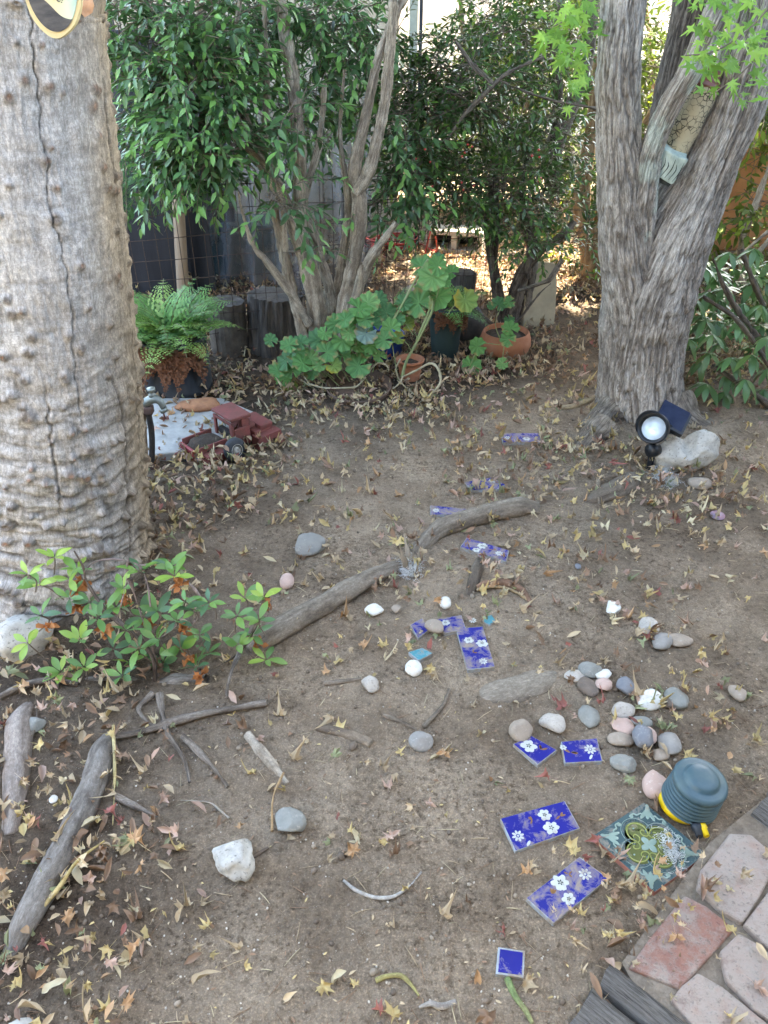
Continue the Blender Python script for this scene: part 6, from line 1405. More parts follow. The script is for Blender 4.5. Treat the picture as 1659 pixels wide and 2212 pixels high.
# ================================================================== foot pump
def pump():
    simple('pump_rubber', (.042, .088, .108), (.085, .13, .13), 14, .45, .15); simple('pump_yellow', (.80, .55, .015), (.70, .46, .015), 10, .4, .1); simple('pump_black', (.02, .025, .03), (.035, .04, .045), 20, .5)
    b = G(1487, 1790); c = b + np.array((.012, .055, .004)); s = mpp(b); r = 62 * s; tilt = rotm(5, 4, 10); root = thing('foot_pump', tuple(c), 'dark teal ribbed foot pump with yellow base beside the ornate tile', 'foot pump')
    V, F = lathe([(0, 0), (r * .80, 0), (r * .83, .004), (r * .83, .014), (r * .78, .018), (0, .018)], 56, c + np.array((-.010, .004, 0)), tilt); MB().add(V, F).build('base_plate', 'pump_yellow', root)
    pr = [(r * .8, .014)]; h0 = .018; nr = 6; hh = .066
    for k in range(nr):
        z = h0 + hh * k / nr; st = hh / nr; q = r * (.985 - .012 * k)
        for t in np.linspace(0, 1, 9)[:-1]: pr.append((q - .012 * (.5 + .5 * math.cos(2 * math.pi * t)) ** 1.6, z + st * t))
    z = h0 + hh; pr += [(r * .91, z + .002), (r * .93, z + .010), (r * .90, z + .016), (r * .80, z + .019), (r * .66, z + .018), (r * .60, z + .020), (r * .57, z + .026), (r * .50, z + .030), (r * .25, z + .032), (0, z + .032)]
    V, F = lathe(pr, 72, c, tilt, .004); MB().add(V, F).build('bellows', 'pump_rubber', root)
    for (px, py), m, rr in (((1524, 1808), 'pump_yellow', .0085), ((1506, 1800), 'pump_black', .0095)):
        p = G(px, py, .012); d = p - c; d[2] = 0; d /= np.linalg.norm(d); q = np.array(Vector(d).to_track_quat('Z', 'Y').to_matrix()); p0 = c + d * (r * .92) + np.array((0, 0, .016))
        V, F = lathe([(rr * .5, 0), (rr * 1.25, 0), (rr * 1.25, .012), (rr * .95, .014), (rr * .75, .030), (rr * .5, .030), (rr * .45, .01)], 20, p0, q); MB().add(V, F).build('valve', m, root)
    V, F = box((.004, .08, .004), .001, c + np.array((.0, 0, z + .0405))); 
pump()
# purple-grey disc and white fluff tufts
c = G(1550, 1113, .008); V, F = lathe([(.008, .0), (.024, 0), (.025, .003), (.008, .004)], 24, c - np.array((0, 0, .002)), rotm(6, 0, 0)); simple('disc_purple', (.24, .22, .30), (.40, .22, .26), 60, .6); mb = MB(); mb.add(V, F); tag(mb.build('plastic_disc', 'disc_purple'), 'small purple-grey plastic disc on bare dirt at right', 'disc')
def tuft(px, py, wpx, hpx, n, label, seed, lift=.02):
    rg = np.random.default_rng(seed); c = G(px, py); s = mpp(c); mb = MB()
    for k in range(n):
        p = c + np.array((rg.normal(0, wpx * s * .22), rg.normal(0, hpx * s * .35), rg.uniform(.004, lift))); Q = [p]
        for _ in range(4): Q.append(Q[-1] + rg.normal(0, wpx * s * .13, 3) * np.array((1, 1, .5)))
        Q = np.array(Q); Q[:, 2] = np.clip(Q[:, 2], c[2] + .003, c[2] + lift * 1.4); mb.add(*tube(Q, .00035, 3, 9, False))
    return tag(mb.build('fluff_tuft', 'white_fluff'), label, 'fluff')
t = NT('white_fluff'); t.set((.75, .75, .72), .9)
tuft(1435, 1040, 34, 44, 520, 'white downy tuft in leaves in front of the white notched rock', 1, .03); tuft(885, 1235, 38, 34, 420, 'white fluffy tuft at the broken middle of the long root', 2, .03); tuft(1445, 1845, 34, 50, 300, 'white cobwebby fluff on the ornate tile', 3, .03)
# ================================================================== roots and sticks
barkmat('root_bark', (90, 90, 22), (30, 30, 60), (260, 260, 90), .32, .3, .06, .9, .005, .75); barkmat('dead_wood', (130, 130, 12), None, (300, 300, 50), .6, .45, .06, .8, .004, .6); tinted('speck', .95, 90, .5)
RC = ((.21, .172, .13), (.115, .09, .068), (.30, .25, .195)); LC = ((.29, .245, .19), (.17, .138, .105), (.38, .33, .26)); GC = ((.24, .215, .185), (.135, .115, .095), (.33, .30, .26))
def ground_log(name, pts, rpx, label, cat='root', lift=.35, col=RC, seed=500, mat='root_bark', nu=30, extra_z=None, flat=1.0, group=None):
    P = []; rad = []
    for k, (px, py) in enumerate(pts):
        p = G(px, py); r = rpx[min(k, len(rpx) - 1)] * mpp(p); p = p + np.array((0, 0, r * lift * flat + (extra_z[k] if extra_z else 0))); P.append(p); rad.append(r)
    if cat == 'root' and not extra_z:
        P[0][2] -= rad[0] * (1.1 if lift < .6 else .5); P[-1][2] -= rad[-1] * 1.2
    mb = MB(); info = {}
    def disp(TH, S, Q):
        z, r, big, fold = ridged(TH, S, Q, max(rad), max(rad) * .13, seed=seed); z = z * .45 + max(rad) * .10 * fbm(Q * 22, 3, seed + 5); info.update(r=r, big=big, X=np.stack([np.cos(TH) * max(rad), np.sin(TH) * max(rad), S], -1)); return z
    V, F = tube(np.array(P), rad, nu, max(24, 16 * len(pts)), True, disp)
    a, b, c = (np.array(x) for x in col); k = np.clip(.6 + .45 * info['r'] + .5 * info['big'], 0, 1.1).ravel()[:, None]; l = sstep(.1, .6, info['big']).ravel()[:, None]
    C = (b * (1 - k) + a * k) * (1 - .5 * l) + c * .5 * l; C = np.concatenate([C, [c, c]])
    if flat != 1.0: V[:, 2] = np.mean([p[2] for p in P]) + (V[:, 2] - np.mean([p[2] for p in P])) * flat
    mb.add(V, F, C, np.concatenate([info['X'].reshape(-1, 3), np.zeros((2, 3))]) + seed); return tag(mb.build(name, mat), label, cat, group)
ground_log('surface_root', [(1158, 1103), (1120, 1108), (1060, 1120), (1000, 1138), (950, 1155), (892, 1192)], [17, 21, 21, 21, 20, 16], 'long brown surface root, its thicker half nearer the maple', seed=500, lift=.75, col=LC)
ground_log('surface_root', [(868, 1222), (805, 1258), (740, 1295), (700, 1318), (640, 1352), (590, 1382), (545, 1402)], [13, 21, 24, 24, 26, 25, 19], 'long brown surface root, its lower half running toward the azalea', seed=505, lift=.7, col=LC)
ground_log('surface_root', [(232, 1592), (222, 1640), (205, 1700), (172, 1775), (135, 1850), (95, 1925), (55, 2000), (20, 2060)], [22, 28, 29, 30, 31, 30, 27, 18], 'thick smooth grey root sloping through the left foreground', seed=510, col=GC, nu=44)
ground_log('surface_root', [(60, 1520), (45, 1570), (40, 1640), (35, 1720), (20, 1800)], [14, 26, 28, 24, 14], 'pale peeling root at the left edge behind the thick one', seed=515, col=((.30, .25, .21), (.18, .145, .12), (.42, .37, .32)))
ground_log('surface_root', [(1010, 1512), (1060, 1500), (1110, 1488), (1160, 1472), (1205, 1450)], [10, 34, 40, 36, 12], 'broad flat root plate breaking the dirt right of centre', lift=-.15, seed=520, flat=.35, col=((.28, .235, .18), (.18, .145, .11), (.34, .29, .225)))
ground_log('surface_root', [(1255, 1085), (1290, 1078), (1330, 1062), (1362, 1042), (1378, 1028)], [8, 18, 24, 20, 10], 'humped root in the dirt in front of the spotlight', lift=.1, seed=525)
ground_log('surface_root', [(1036, 1205), (1030, 1235), (1022, 1262), (1008, 1292)], [10, 15, 14, 7], 'short root stub below the propped blue tile', lift=.2, seed=530)
ground_log('wood_chip', [(535, 1588), (560, 1620), (590, 1655), (622, 1694)], [8, 11, 11, 6], 'bleached stick with peeling bark left of centre foreground', 'stick', .2, ((.42, .36, .28), (.24, .19, .14), (.55, .5, .42)), 535)
ground_log('wood_chip', [(683, 1574), (720, 1580), (765, 1592), (802, 1608)], [7, 12, 13, 8], 'half buried brown wood chunk in the middle foreground', 'stick', .05, ((.25, .195, .14), (.15, .115, .085), (.33, .27, .2)), 540)
ground_log('branch', [(1210, 884), (1240, 880), (1270, 868), (1288, 860)], [5, 6, 6, 4], 'pale stick lying left of the maple roots', 'stick', .6, ((.45, .36, .22), (.3, .23, .15), (.5, .43, .3)), 545)
ground_log('branch', [(970, 1492), (958, 1525), (935, 1552), (915, 1572)], [4, 5, 5, 4], 'dark crooked twig above the smooth pale grey stone', 'stick', .8, seed=550)
ground_log('branch', [(828, 1548), (850, 1556), (875, 1566), (900, 1578)], [4, 5, 5, 3], 'thin brown twig left of the crooked dark one', 'stick', .7, seed=551)
ground_log('branch', [(700, 1478), (740, 1474), (780, 1468)], [3, 4, 3], 'short brown twig left of the rough grey stone', 'stick', .7, seed=552)
ground_log('branch', [(1292, 1040), (1289, 1070), (1294, 1105)], [4, 4, 3], 'thin pale stick across the humped root', 'stick', 3.0, ((.30, .24, .17), (.2, .15, .11), (.38, .3, .22)), 553)
ground_log('branch', [(1130 + 500, 1005), (1606, 1030)], [3, 3], 'short stick behind the white notched rock at right', 'stick', .8, ((.35, .26, .17), (.22, .17, .12), (.4, .33, .25)), 554)
ground_log('branch', [(1432, 1090), (1410, 1098), (1395, 1108)], [3, 3], 'short brown twig below the downy white tuft', 'stick', .8, seed=555)
ground_log('seed_pod', [(1030, 1272), (1050, 1266), (1090, 1266), (1125, 1280), (1146, 1304)], [5, 8, 10, 9, 5], 'curved split tan seed pod right of the root stub', 'seed pod', .8, ((.33, .20, .13), (.2, .12, .08), (.5, .38, .22)), 556)
ground_log('seed_pod', [(1030, 1278), (1060, 1272), (1095, 1276), (1128, 1292), (1143, 1303)], [3, 4, 4, 4, 2], 'pale inner rim of the curved seed pod', 'seed pod', 1.6, ((.5, .40, .24), (.36, .27, .16), (.6, .5, .33)), 557)
ground_log('vine_stem', [(742, 1903), (770, 1925), (810, 1940), (850, 1938), (885, 1915), (910, 1885)], [2.4, 3, 3, 3, 3, 2.4], 'thin pale curved stem lying in the centre foreground', 'stick', .9, ((.42, .40, .36), (.3, .28, .25), (.5, .48, .43)), 558)
ground_log('seed_pod', [(812, 2122), (835, 2112), (865, 2110), (885, 2125), (905, 2152)], [8, 6, 5, 4, 2], 'yellow-green curled pod near the bottom centre', 'seed pod', .9, ((.42, .38, .16), (.28, .24, .1), (.5, .45, .22)), 559)
ground_log('bark_curl', [(905, 2178), (930, 2170), (955, 2176), (985, 2166)], [5, 6, 6, 4], 'grey bark curl at the bottom edge centre', 'bark', .8, ((.4, .37, .32), (.26, .23, .2), (.48, .45, .4)), 560)
ground_log('branch', [(480, 1880), (510, 1872), (545, 1855), (580, 1832)], [5, 7, 6, 3], 'dark broken stick in front of the white chunky rock', 'stick', .7, ((.16, .12, .09), (.09, .07, .05), (.22, .17, .13)), 561)
ground_log('branch', [(390, 1730), (450, 1735), (475, 1752), (495, 1770)], [3, 3.5, 4, 3], 'bent pale twig above the white chunky rock', 'stick', .9, ((.45, .4, .32), (.3, .25, .2), (.5, .45, .38)), 562)
ground_log('stalk', [(588, 1800), (592, 1740), (615, 1690)], [3, 3, 2], 'tan dry stalk leaning on the broken grey stone', 'stick', 2.5, ((.45, .3, .16), (.3, .2, .1), (.5, .36, .2)), 563, extra_z=[0, .02, .03])
ground_log('stalk', [(1095, 2115), (1110, 2150), (1135, 2185), (1150, 2212)], [4, 5, 4, 3], 'green drying stalk below the small blue square tile', 'stick', .9, ((.16, .22, .09), (.3, .28, .14), (.22, .28, .12)), 564)
ground_log('branch', [(75, 1990), (130, 1935), (175, 1880), (230, 1830)], [2, 2.5, 2.5, 2], 'thin straw stalk crossing the leaves in the left foreground', 'stick', 1.2, ((.5, .38, .16), (.4, .3, .12), (.55, .42, .2)), 565, extra_z=[.01, .02, .03, .02])
ground_log('branch', [(248, 1580), (252, 1680), (246, 1790)], [1.6, 2, 1.8], 'yellow straw lying along the thick grey root', 'stick', 1.0, ((.55, .45, .22), (.4, .32, .15), (.6, .5, .28)), 566, extra_z=[.02, .02, .01])
# splintered break in the long root
def splinters():
    rg = np.random.default_rng(4); b = G(885, 1232); mb = MB()
    for k in range(9):
        p = b + np.array((rg.normal(0, .015), rg.normal(0, .02), -.01)); q = p + np.array((rg.normal(0, .015), rg.normal(.02, .02), rg.uniform(.03, .10))); V, F = tube([p, (p + q) / 2, q], [.010, .008, .001], 7, 8, True, lambda TH, S, P: .003 * fbm(P * 60, 2, 3)); c = np.array((.32, .26, .19)) * rg.uniform(.6, 1.3); mb.add(V, F, c)
    tag(mb.build('splintered_stub', 'dead_wood', smooth=False), 'splintered grey wood where the long root is broken', 'stub')
splinters()

# ================================================================== azalea at the left
def azalea():
    b = G(335, 1500); root = thing('azalea', tuple(b), 'straggly azalea with green whorls and withered orange flowers at left', 'shrub'); rg = np.random.default_rng(31)
    br = lambda pts, rp, col=GC, s=600: ground_branch(root, pts, rp, col, s)
    def ground_branch(root, pts, rp, col, s):
        P = np.array([at(*p) if len(p) == 3 else G(*p, .012) for p in pts]); rad = [.82 * rp[min(k, len(rp) - 1)] * mpp(p) for k, p in enumerate(P)]; mb = MB(); bark_tube(mb, P, rad, 14, 18 * len(pts), max(rad) * 1.5, s, max(rad) * .18, col=col); mb.build('branch', 'dead_wood', root)
    Y = 1.42
    br([(-20, 1566, 1.36), (60, 1530, 1.38), (130, 1498, 1.40), (230, 1462, 1.42), (340, 1480, 1.42)], [9, 9, 8, 8, 12]); br([(320, 1486, 1.42), (370, 1470, 1.43), (420, 1468, 1.43), (446, 1466, 1.42)], [12, 13, 13, 12], GC, 601); br([(400, 1466, 1.43), (430, 1452, 1.44), (432, 1446, 1.44)], [6, 6, 5], GC, 602)
    br([(335, 1490, 1.42), (330, 1420, 1.44), (290, 1370, 1.46), (230, 1320, 1.5), (190, 1260, 1.52), (178, 1222, 1.52), (160, 1190, 1.52)], [7, 6, 5, 5, 4.5, 4, 3], ((.17, .13, .11), (.1, .08, .065), (.22, .18, .15)), 603)
    br([(182, 1236, 1.52), (205, 1214, 1.5), (250, 1208, 1.5), (300, 1222, 1.5), (318, 1260, 1.48), (325, 1310, 1.46)], [3, 3, 3, 2.6, 2.4, 2], ((.34, .26, .23), (.22, .17, .15), (.42, .35, .31)), 604)
    br([(275, 1214, 1.5), (272, 1260, 1.48), (255, 1330, 1.46), (235, 1370, 1.44)], [2.4, 2.2, 2], ((.34, .26, .23), (.22, .17, .15), (.42, .35, .31)), 605); br([(280, 1250, 1.5), (305, 1330, 1.48), (330, 1400, 1.46), (345, 1470, 1.44)], [2.2, 2.2, 2.4], ((.34, .26, .23), (.22, .17, .15), (.42, .35, .31)), 606)
    br([(430, 1462, 1.44), (480, 1435, 1.46), (520, 1405, 1.5), (550, 1350, 1.52), (578, 1285, 1.54)], [5, 5, 4, 3, 2], ((.2, .16, .13), (.12, .1, .08), (.28, .23, .19)), 607); br([(300, 1220, 1.5), (370, 1228, 1.54), (410, 1262, 1.56), (440, 1300, 1.56)], [2, 1.8, 1.6], ((.34, .26, .23), (.22, .17, .15), (.42, .35, .31)), 608)
    br([(520, 1405, 1.5), (500, 1450, 1.42), (490, 1500, 1.38), (505, 1530, 1.36)], [2, 2, 2, 1.6], GC, 609)
    for pts, rp, s in (([(345, 1500), (352, 1550), (362, 1585), (390, 1625), (404, 1660), (410, 1690)], [7, 6, 5, 4.5, 4, 3], 610), ([(395, 1590), (430, 1625), (462, 1660), (492, 1700)], [5, 4.5, 4, 3], 611), ([(240, 1592), (300, 1582), (370, 1560), (450, 1540), (575, 1518)], [4, 5, 5, 4, 3], 612), ([(330, 1500), (300, 1530), (320, 1560), (350, 1575)], [4, 4, 3.5, 3], 613), ([(0, 1655), (50, 1610), (75, 1570), (80, 1530)], [5, 5, 4, 3], 614), ([(250, 1720), (300, 1745), (340, 1765)], [4, 3, 2], 615), ([(0, 1505), (60, 1478), (120, 1470), (170, 1478)], [7, 7, 6, 4], 616)):
        ground_branch(root, pts, rp, ((.2, .165, .13), (.12, .095, .075), (.3, .255, .21)), s)
    vm = []
    for k in range(7):
        V, F = leaf_blade(1, .38, .2, .1 + .12 * (k % 3), 6, .03, 1.15, k); c = np.array(((.09, .19, .06), (.11, .23, .06), (.16, .30, .06), (.27, .42, .07), (.36, .50, .09), (.075, .165, .07), (.13, .27, .075))[k]); mb = MB(); mb.add(V, F, c); me = mb.mesh('leaf'); me.materials.append(MAT['leaf_glossy']); vm.append(me)
    wm = []
    for k in range(3):
        mb = MB(); r2 = np.random.default_rng(k + 90)
        for j in range(9):
            V, F = leaf_blade(r2.uniform(.5, 1), .6, .7, r2.uniform(-.6, .9), 4, .25, 1.1, j); mb.add(V @ np.array(Euler(r2.uniform(-1.4, 1.4, 3)).to_matrix()).T + r2.normal(0, .12, 3), F, np.array((.50, .20, .07)) * r2.uniform(.6, 1.25))
        me = mb.mesh('withered_flower'); me.materials.append(MAT['leaf_dry']); wm.append(me)
    cl = [(168, 1232, 2), (118, 1205, 4), (85, 1262, 4), (150, 1292, 1), (195, 1300, 0), (62, 1242, 4), (265, 1272, 2), (300, 1235, 1), (250, 1312, 0), (378, 1245, 3), (368, 1225, 1), (172, 1382, 2), (212, 1335, 1), (245, 1402, 0), (272, 1362, 1), (310, 1332, 0), (300, 1402, 1), (340, 1382, 0), (380, 1342, 1), (420, 1322, 1), (430, 1372, 0), (390, 1402, 1), (452, 1302, 1), (352, 1432, 0), (282, 1432, 2),
          (182, 1442, 2), (132, 1452, 4), (222, 1482, 1), (170, 1500, 2), (250, 1512, 1), (235, 1560, 2), (512, 1332, 1), (528, 1292, 2), (545, 1372, 0), (515, 1392, 1), (575, 1425, 2), (490, 1498, 1), (528, 1532, 1), (450, 1412, 0), (425, 1442, 1), (205, 1522, 1), (60, 1388, 3), (90, 1330, 1), (400, 1300, 1), (340, 1320, 1), (570, 1290, 3), (560, 1340, 1), (265, 1460, 1), (150, 1250, 2), (325, 1365, 1)]
    n = 0
    for i, (x, y, tone) in enumerate(cl):
        Yc = 1.38 + .13 * rg.random() + (.06 if y < 1300 else 0); p = at(x, y, Yc); a0 = rg.uniform(0, 6); m = rg.integers(5, 8)
        ax = np.array((rg.normal(0, .35), rg.normal(-.25, .3), 1.)); ax /= np.linalg.norm(ax)
        for k in range(m):
            a = a0 + k * 2 * math.pi / m; d = np.array((math.cos(a), math.sin(a), rg.uniform(-.5, .9))) + ax * .35; s = rg.uniform(28, 48) * mpp(p)
            if n < 295: inst('leaf', vm[(rg.choice([3, 4, 2]) if tone >= 3 else rg.choice([2, 3, 6]) if tone == 2 else rg.choice([0, 1, 5, 6, 2]))], mat4(lookrot(d, ax), p + d * .003, s), root); n += 1
        MB().add(*tube([p, p + np.array((rg.normal(0, .01), .015, -.03)), p + np.array((rg.normal(0, .02), .02, -.07))], [.0015, .002, .002], 4, 6, False)).build('twig', 'twig', root)
        if i % 3 == 0 and tone != 4: inst('withered_flower', wm[rg.integers(3)], mat4(randrot(1, .8, rg)[0], p + np.array((.012, -.01, -.025)), .028), root)
azalea()

# ================================================================== leaf litter
PAL = {'yellow': (.60, .46, .21), 'tan': (.56, .43, .27), 'brown': (.30, .19, .12), 'green': (.30, .32, .17), 'red': (.36, .14, .11), 'pink': (.54, .37, .28), 'orange': (.52, .32, .17), 'cream': (.62, .52, .33)}
CN = list(PAL)
def litter():
    rg = np.random.default_rng(17)
    Z = [(1480, 1590, .22, 130), (1400, 1955, .11, 620), (1440, 1885, .09, 420), (1330, 2075, .10, 480), (1430, 2060, .08, 380), (110, 1850, .28, 260), (60, 2060, .26, 330), (120, 1560, .32, 330), (260, 1400, .26, 220), (230, 2000, .2, 120), (1440, 1055, .22, 320), (480, 1010, .24, 330), (560, 980, .2, 200), (1290, 1275, .12, 200), (1110, 1265, .12, 140), (890, 1225, .12, 130),
         (1340, 1150, .28, 90), (1250, 1000, .3, 110), (700, 1290, .2, 50), (920, 1400, .16, 70), (280, 1760, .16, 120), (1500, 1480, .2, 110), (1430, 1330, .14, 90), (1620, 1310, .10, 120), (960, 1800, .12, 40), (350, 1130, .22, 300), (330, 1300, .2, 220), (1180, 1480, .1, 80), (1270, 1520, .12, 120), (1420, 1640, .12, 200), (1050, 1105, .2, 60), (740, 1130, .2, 50), (1180, 970, .35, 60), (1150, 1060, .25, 60)]
    ZW = [(*G(a, b)[:2], r, w) for a, b, r, w in Z]
    def dens(x, y):
        d = 170 + 560 * sstep(1.5, 2.2, y) + 200 * sstep(2.75, 3.1, y) + 620 * sstep(2.95, 3.3, y) - 800 * sstep(4.8, 6.5, y)
        path = np.exp(-((x - .75) / .25) ** 2) * sstep(2.7, 2.9, y) * sstep(3.45, 3.25, y); d = d * (1 - .7 * path)
        d = d * (.30 + 1.5 * np.clip(.45 + 1.3 * n2(x, y, 2.6, 3, 33), 0, 1) ** 1.3)
        for a, b, r, w in ZW: d = d + 2.6 * w * np.exp(-((x - a) ** 2 + (y - b) ** 2) / (2 * r * r * .36))
        return d
    DM = 1900.; lo, hi = np.array((-2.9, .48)), np.array((3.3, 7.0)); A = np.prod(hi - lo); m = int(A * DM); p = lo + rg.random((m, 2)) * (hi - lo)
    d = dens(p[:, 0], p[:, 1]); keep = rg.random(m) * DM < d; p = p[keep]; d = d[keep]
    # keep clear of trunks, the pump, tile faces and pots
    bad = np.zeros(len(p), bool)
    for (px, py, r) in ((1490, 1775, .07), (1167, 1784, .055), (1225, 1922, .055), (1370, 1810, .06), (1102, 2080, .04), (1255, 1620, .045), (1155, 1620, .04), (1028, 1400, .07), (1050, 1188, .05), (1125, 946, .07), (1096, 760, .12), (400, 850, .12)):
        g = G(px, py); bad |= np.hypot(p[:, 0] - g[0], p[:, 1] - g[1]) < r
    g = (LT_ax[0][0], LT_Y); bad |= np.hypot(p[:, 0] - g[0], p[:, 1] - g[1]) < .28; g = G(1372, 925); bad |= np.hypot(p[:, 0] - g[0], p[:, 1] - MY) < .15
    p = p[~bad]; d = d[~bad]; m = len(p)
    z = gs(p[:, 0], p[:, 1]) + .003 + rg.random(m) ** 1.5 * np.clip(d / 600, 0, 1) * .035
    tk = G(490, 990); z = z + .055 * rg.random(m) * np.exp(-((p[:, 0] - tk[0]) ** 2 + (p[:, 1] - tk[1] - .02) ** 2) / (2 * .10 ** 2))
    pad = (p[:, 1] > 2.68) & (p[:, 1] < 3.12) & (p[:, 0] < -.55) & (p[:, 0] > -1.05); z = np.where(pad, np.maximum(z, .05), z); drop = pad & (rg.random(m) < .5)
    bp = G(1560, 2000); brk = (p[:, 0] - bp[0] > -.12 + (p[:, 1] - bp[1]) * -.2) & (p[:, 1] < .98) & (p[:, 0] > .42); z = np.where(brk, z + .03, z); drop |= brk & (rg.random(m) < .35)
    p, z, d = p[~drop], z[~drop], d[~drop]; m = len(p)
    leftish = sstep(-.2, -.6, p[:, 0]); lance = rg.random(m) < .13 + .32 * leftish + .15 * (p[:, 1] > 3)
    size = np.where(lance, rg.uniform(.020, .048, m), rg.uniform(.012, .035, m))
    pr = np.array([[.19, .30, .18, .08, .035, .085, .055, .075], [.07, .28, .38, .02, .03, .09, .07, .06]])
    pr = pr / pr.sum(1, keepdims=True)
    cix = np.array([rg.choice(8, p=pr[1 if (l or q > 3.2) else 0]) for l, q in zip(lance, p[:, 1])])
    P3 = np.c_[p, z]; rel = P3 - CAM; dep = rel @ FWD; sx = rel[:, 0] / dep * FP + W / 2; sy = -(rel @ np.array((0, _s, _c))) / dep * FP + H / 2
    seen = (sx > 8) & (sx < W - 8) & (sy > 0) & (sy < H - 8); show = np.where(seen, size * np.where(lance, .8, 1.6) / dep, 0); order = np.argsort(-show); top = order[:300]; rest = order[300:]
    # the 300 that show largest
    MV = {}
    def mesh_for(l, c, k):
        key = (l, c, k)
        if key not in MV:
            r2 = np.random.default_rng(1000 + k + 10 * CN.index(c)); col = np.array(PAL[c]) * r2.uniform(.8, 1.15); mb = MB()
            if l: V, F = leaf_blade(1, r2.uniform(.26, .40), r2.uniform(.5, 1.8), r2.uniform(-.6, .75), 8, r2.uniform(.06, .22), .95, k); V = V - np.array((0, .5, 0)); V[:, 2] -= V[:, 2].min()
            else: V, F = maple_leaf(int(2000 + k * 17 + CN.index(c)), r2.uniform(.7, 2.2), 2, 5 if k % 3 else 7, .47)
            t = col * (1 + .25 * fbm(V * 3, 2, k))[:, None]; mb.add(V, F, t); me = mb.mesh('fallen_leaf'); me.materials.append(MAT['leaf_dry']); MV[key] = me
        return MV[key]
    LM = [(1167, 1784, 'the near blue floral tile'), (1225, 1922, 'the dusty near blue tile'), (1102, 2080, 'the small plain blue tile'), (1370, 1840, 'the ornate green tile'), (1490, 1770, 'the foot pump'), (1255, 1622, 'the blue half tile'), (1155, 1620, 'the broken blue tile corner'), (1028, 1400, 'the lengthwise blue tile'), (908, 1412, 'the turquoise tile'), (955, 1350, 'the broken blue tile pair'), (1050, 1188, 'the propped blue tile'), (978, 1102, 'the tile behind the root'), (1045, 1045, 'the pointed broken tile'), (1125, 946, 'the farthest blue tile'),
          (1480, 1500, 'the grey-green pebble'), (1340, 1150, 'the humped root'), (1440, 1370, 'the three-pebble group'), (1270, 1460, 'the left pebble cluster'), (1390, 1590, 'the near pebble cluster'), (1320, 1308, 'the pale oval pebble'), (1100, 1280, 'the curved seed pod'), (1100, 1495, 'the flat root plate'), (910, 1596, 'the smooth grey stone'), (740, 1590, 'the buried wood chunk'), (580, 1640, 'the bleached stick'), (507, 1836, 'the white chunky rock'), (625, 1767, 'the broken grey stone'), (830, 1930, 'the pale curved stem'), (850, 2125, 'the curled green pod'), (945, 2172, 'the grey bark curl'),
          (665, 1168, 'the flat slate stone'), (620, 1252, 'the round pinkish stone'), (760, 1285, 'the lower long root'), (1060, 1120, 'the upper long root'), (885, 1225, 'the splintered stub'), (400, 1640, 'the azalea roots'), (330, 1440, 'the azalea'), (60, 1375, 'the big white left rock'), (150, 1800, 'the thick grey root'), (40, 1640, 'the pale peeling root'), (50, 2210, 'the bottom left rock'), (300, 1900, 'the left foreground straw'), (1500, 1050, 'the notched white rock'), (1405, 1000, 'the spotlight'), (1550, 1113, 'the purple disc'), (500, 980, 'the toy truck'), (330, 1150, 'the left trunk foot'), (1440, 2060, 'the red brick'), (1580, 1900, 'the pale bricks'), (1330, 2150, 'the split timber'), (1630, 1740, 'the right timber'), (800, 1475, 'the rough grey stone'), (650, 2050, 'the bare lower centre dirt'), (1550, 1400, 'the grey-brown right pebble'), (1600, 1200, 'the bare right dirt')]
    LW = [(*G(a, b)[:2], n) for a, b, n in LM]
    def zone(x, y):
        q = min(LW, key=lambda w: (w[0] - x) ** 2 + (w[1] - y) ** 2); dx, dy = x - q[0], y - q[1]; dd = math.hypot(dx, dy)
        if dd < .05: return 'right against ' + q[2]
        far = ' well' if dd > .16 else ' just'
        return far.strip() + (' right of ' if dx > 0 else ' left of ') + q[2] if abs(dx) > abs(dy) else far.strip() + (' behind ' if dy > 0 else ' in front of ') + q[2]
    RT = randrot(m, .42, rg)
    TAGGED = []
    for i in top:
        c = CN[cix[i]]; l = bool(lance[i]); me = mesh_for(l, c, int(rg.integers(4))); o = inst('fallen_leaf', me, mat4(RT[i], P3[i], size[i]))
        zn = zone(*p[i]); big = 'big ' if size[i] > (.055 if l else .03) else ''; lb = big + ('narrow dry ' if l else 'curled dry ') + c + (' leaf ' if l else ' maple leaf ') + zn; tag(o, lb, 'leaf', 'fallen leaves on the dirt'); TAGGED.append((o, lb, p[i][1]))
    same = {}
    for o, lb, yy in TAGGED: same.setdefault(lb, []).append((yy, o))
    for lb, v in same.items():
        if len(v) > 1:
            v.sort(key=lambda q: q[0])
            names = ['nearer', 'farther'] if len(v) == 2 else ['nearest', 'second nearest', 'third nearest', 'fourth nearest', 'fifth nearest'][:len(v) - 1] + ['farthest']
            for nm, (yy, o) in zip(names, v): o['label'] = nm + ' ' + lb
    lod = [maple_leaf(3000 + k, rg.uniform(.8, 2.4), 1, 5, .47) for k in range(16)]; lan = []
    for k in range(8): V, F = leaf_blade(1, rg.uniform(.24, .42), rg.uniform(.4, 1.6), rg.uniform(-.6, .7), 3, 0, .95, k); lan.append((V - np.array((0, .5, 0)), F))
    tints = np.array([PAL[CN[c]] for c in cix]) * rg.uniform(.6, 1.15, (m, 1)); RT2 = randrot(m, .5, rg); mb = MB()
    for arr, vv in ((rest[~lance[rest]], lod), (rest[lance[rest]], lan)): scatter(mb, vv, RT2[arr] * size[arr][:, None, None], P3[arr], tints[arr])
    o = stuff(mb.build('leaf_litter', 'leaf_dry')); tag(o, 'dry brown and yellow leaf litter strewn over the ground', 'leaf litter')
    print('litter', m)
litter()
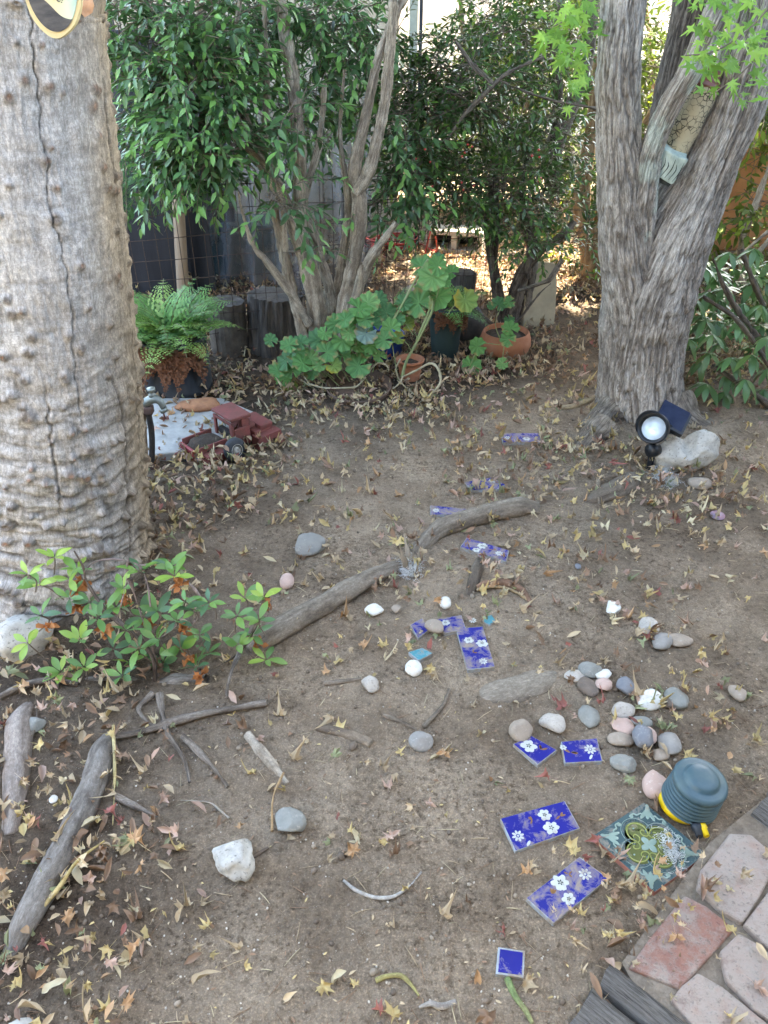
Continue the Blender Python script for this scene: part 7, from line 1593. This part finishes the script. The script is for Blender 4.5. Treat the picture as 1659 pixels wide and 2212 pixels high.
def debris():
    rg = np.random.default_rng(23)
    def pts(m, ymax=3.4): y = .5 + (ymax - .5) * rg.random(m) ** 1.35; x = rg.uniform(-1, 1, m) * (.42 + .6 * y); return x, y
    # yellow seed wings and leaf crumbs
    x, y = pts(2300); m = len(x); V, F = leaf_blade(1, .32, .3, .2, 3); mb = MB(); s = rg.uniform(.005, .016, m); t = np.array([PAL[k] for k in rg.choice(['yellow', 'tan', 'tan', 'brown', 'brown', 'brown'], m)]) * rg.uniform(.7, 1.2, (m, 1)); scatter(mb, [(V, F)], randrot(m, .25, rg) * s[:, None, None], np.stack([x, y, gs(x, y) + .003], -1), t); tag(stuff(mb.build('leaf_crumbs', 'leaf_dry')), 'tiny yellow seed wings and leaf crumbs on the dirt', 'debris')
    # grit and clods
    V, F = ico(1); x, y = pts(6000); m = len(x); mb = MB(); s = rg.exponential(.0016, m) + .0009; k = rg.random(m); t = np.where((k < .22)[:, None], np.array((.58, .52, .43)), np.where((k < .5)[:, None], np.array((.33, .27, .2)), np.array((.2, .155, .115)))) * rg.uniform(.7, 1.2, (m, 1))
    s = np.where(k < .22, np.minimum(s, .003), s); scatter(mb, [(V * np.array((1, .8, .7)), [F])], randrot(m, .6, rg) * s[:, None, None], np.stack([x, y, gs(x, y) + s * .3], -1), t); tag(stuff(mb.build('grit', 'speck')), 'pale grit and small dirt clods scattered on the ground', 'grit')
    # bits of stalk and twig
    x, y = pts(1700); m = len(x); V, F = tube([(0, -.5, 0), (.03, 0, .03), (0, .5, 0)], [.02, .03, .02], 4, 5); mb = MB(); s = rg.uniform(.008, .05, m); t = np.array([PAL[k] for k in rg.choice(['tan', 'cream', 'brown', 'brown'], m)]) * rg.uniform(.6, 1.1, (m, 1)); SC = np.stack([rg.uniform(.02, .06, m) / s * .6, np.ones(m), rg.uniform(.02, .06, m) / s * .6], -1)
    scatter(mb, [(V, F)], randrot(m, .15, rg) * s[:, None, None] * np.clip(SC, .3, 1.2)[:, None, :], np.stack([x, y, gs(x, y) + .003], -1), t); tag(stuff(mb.build('twig_bits', 'speck')), 'thin leaf stalks and twig bits scattered over the dirt', 'debris')
debris()
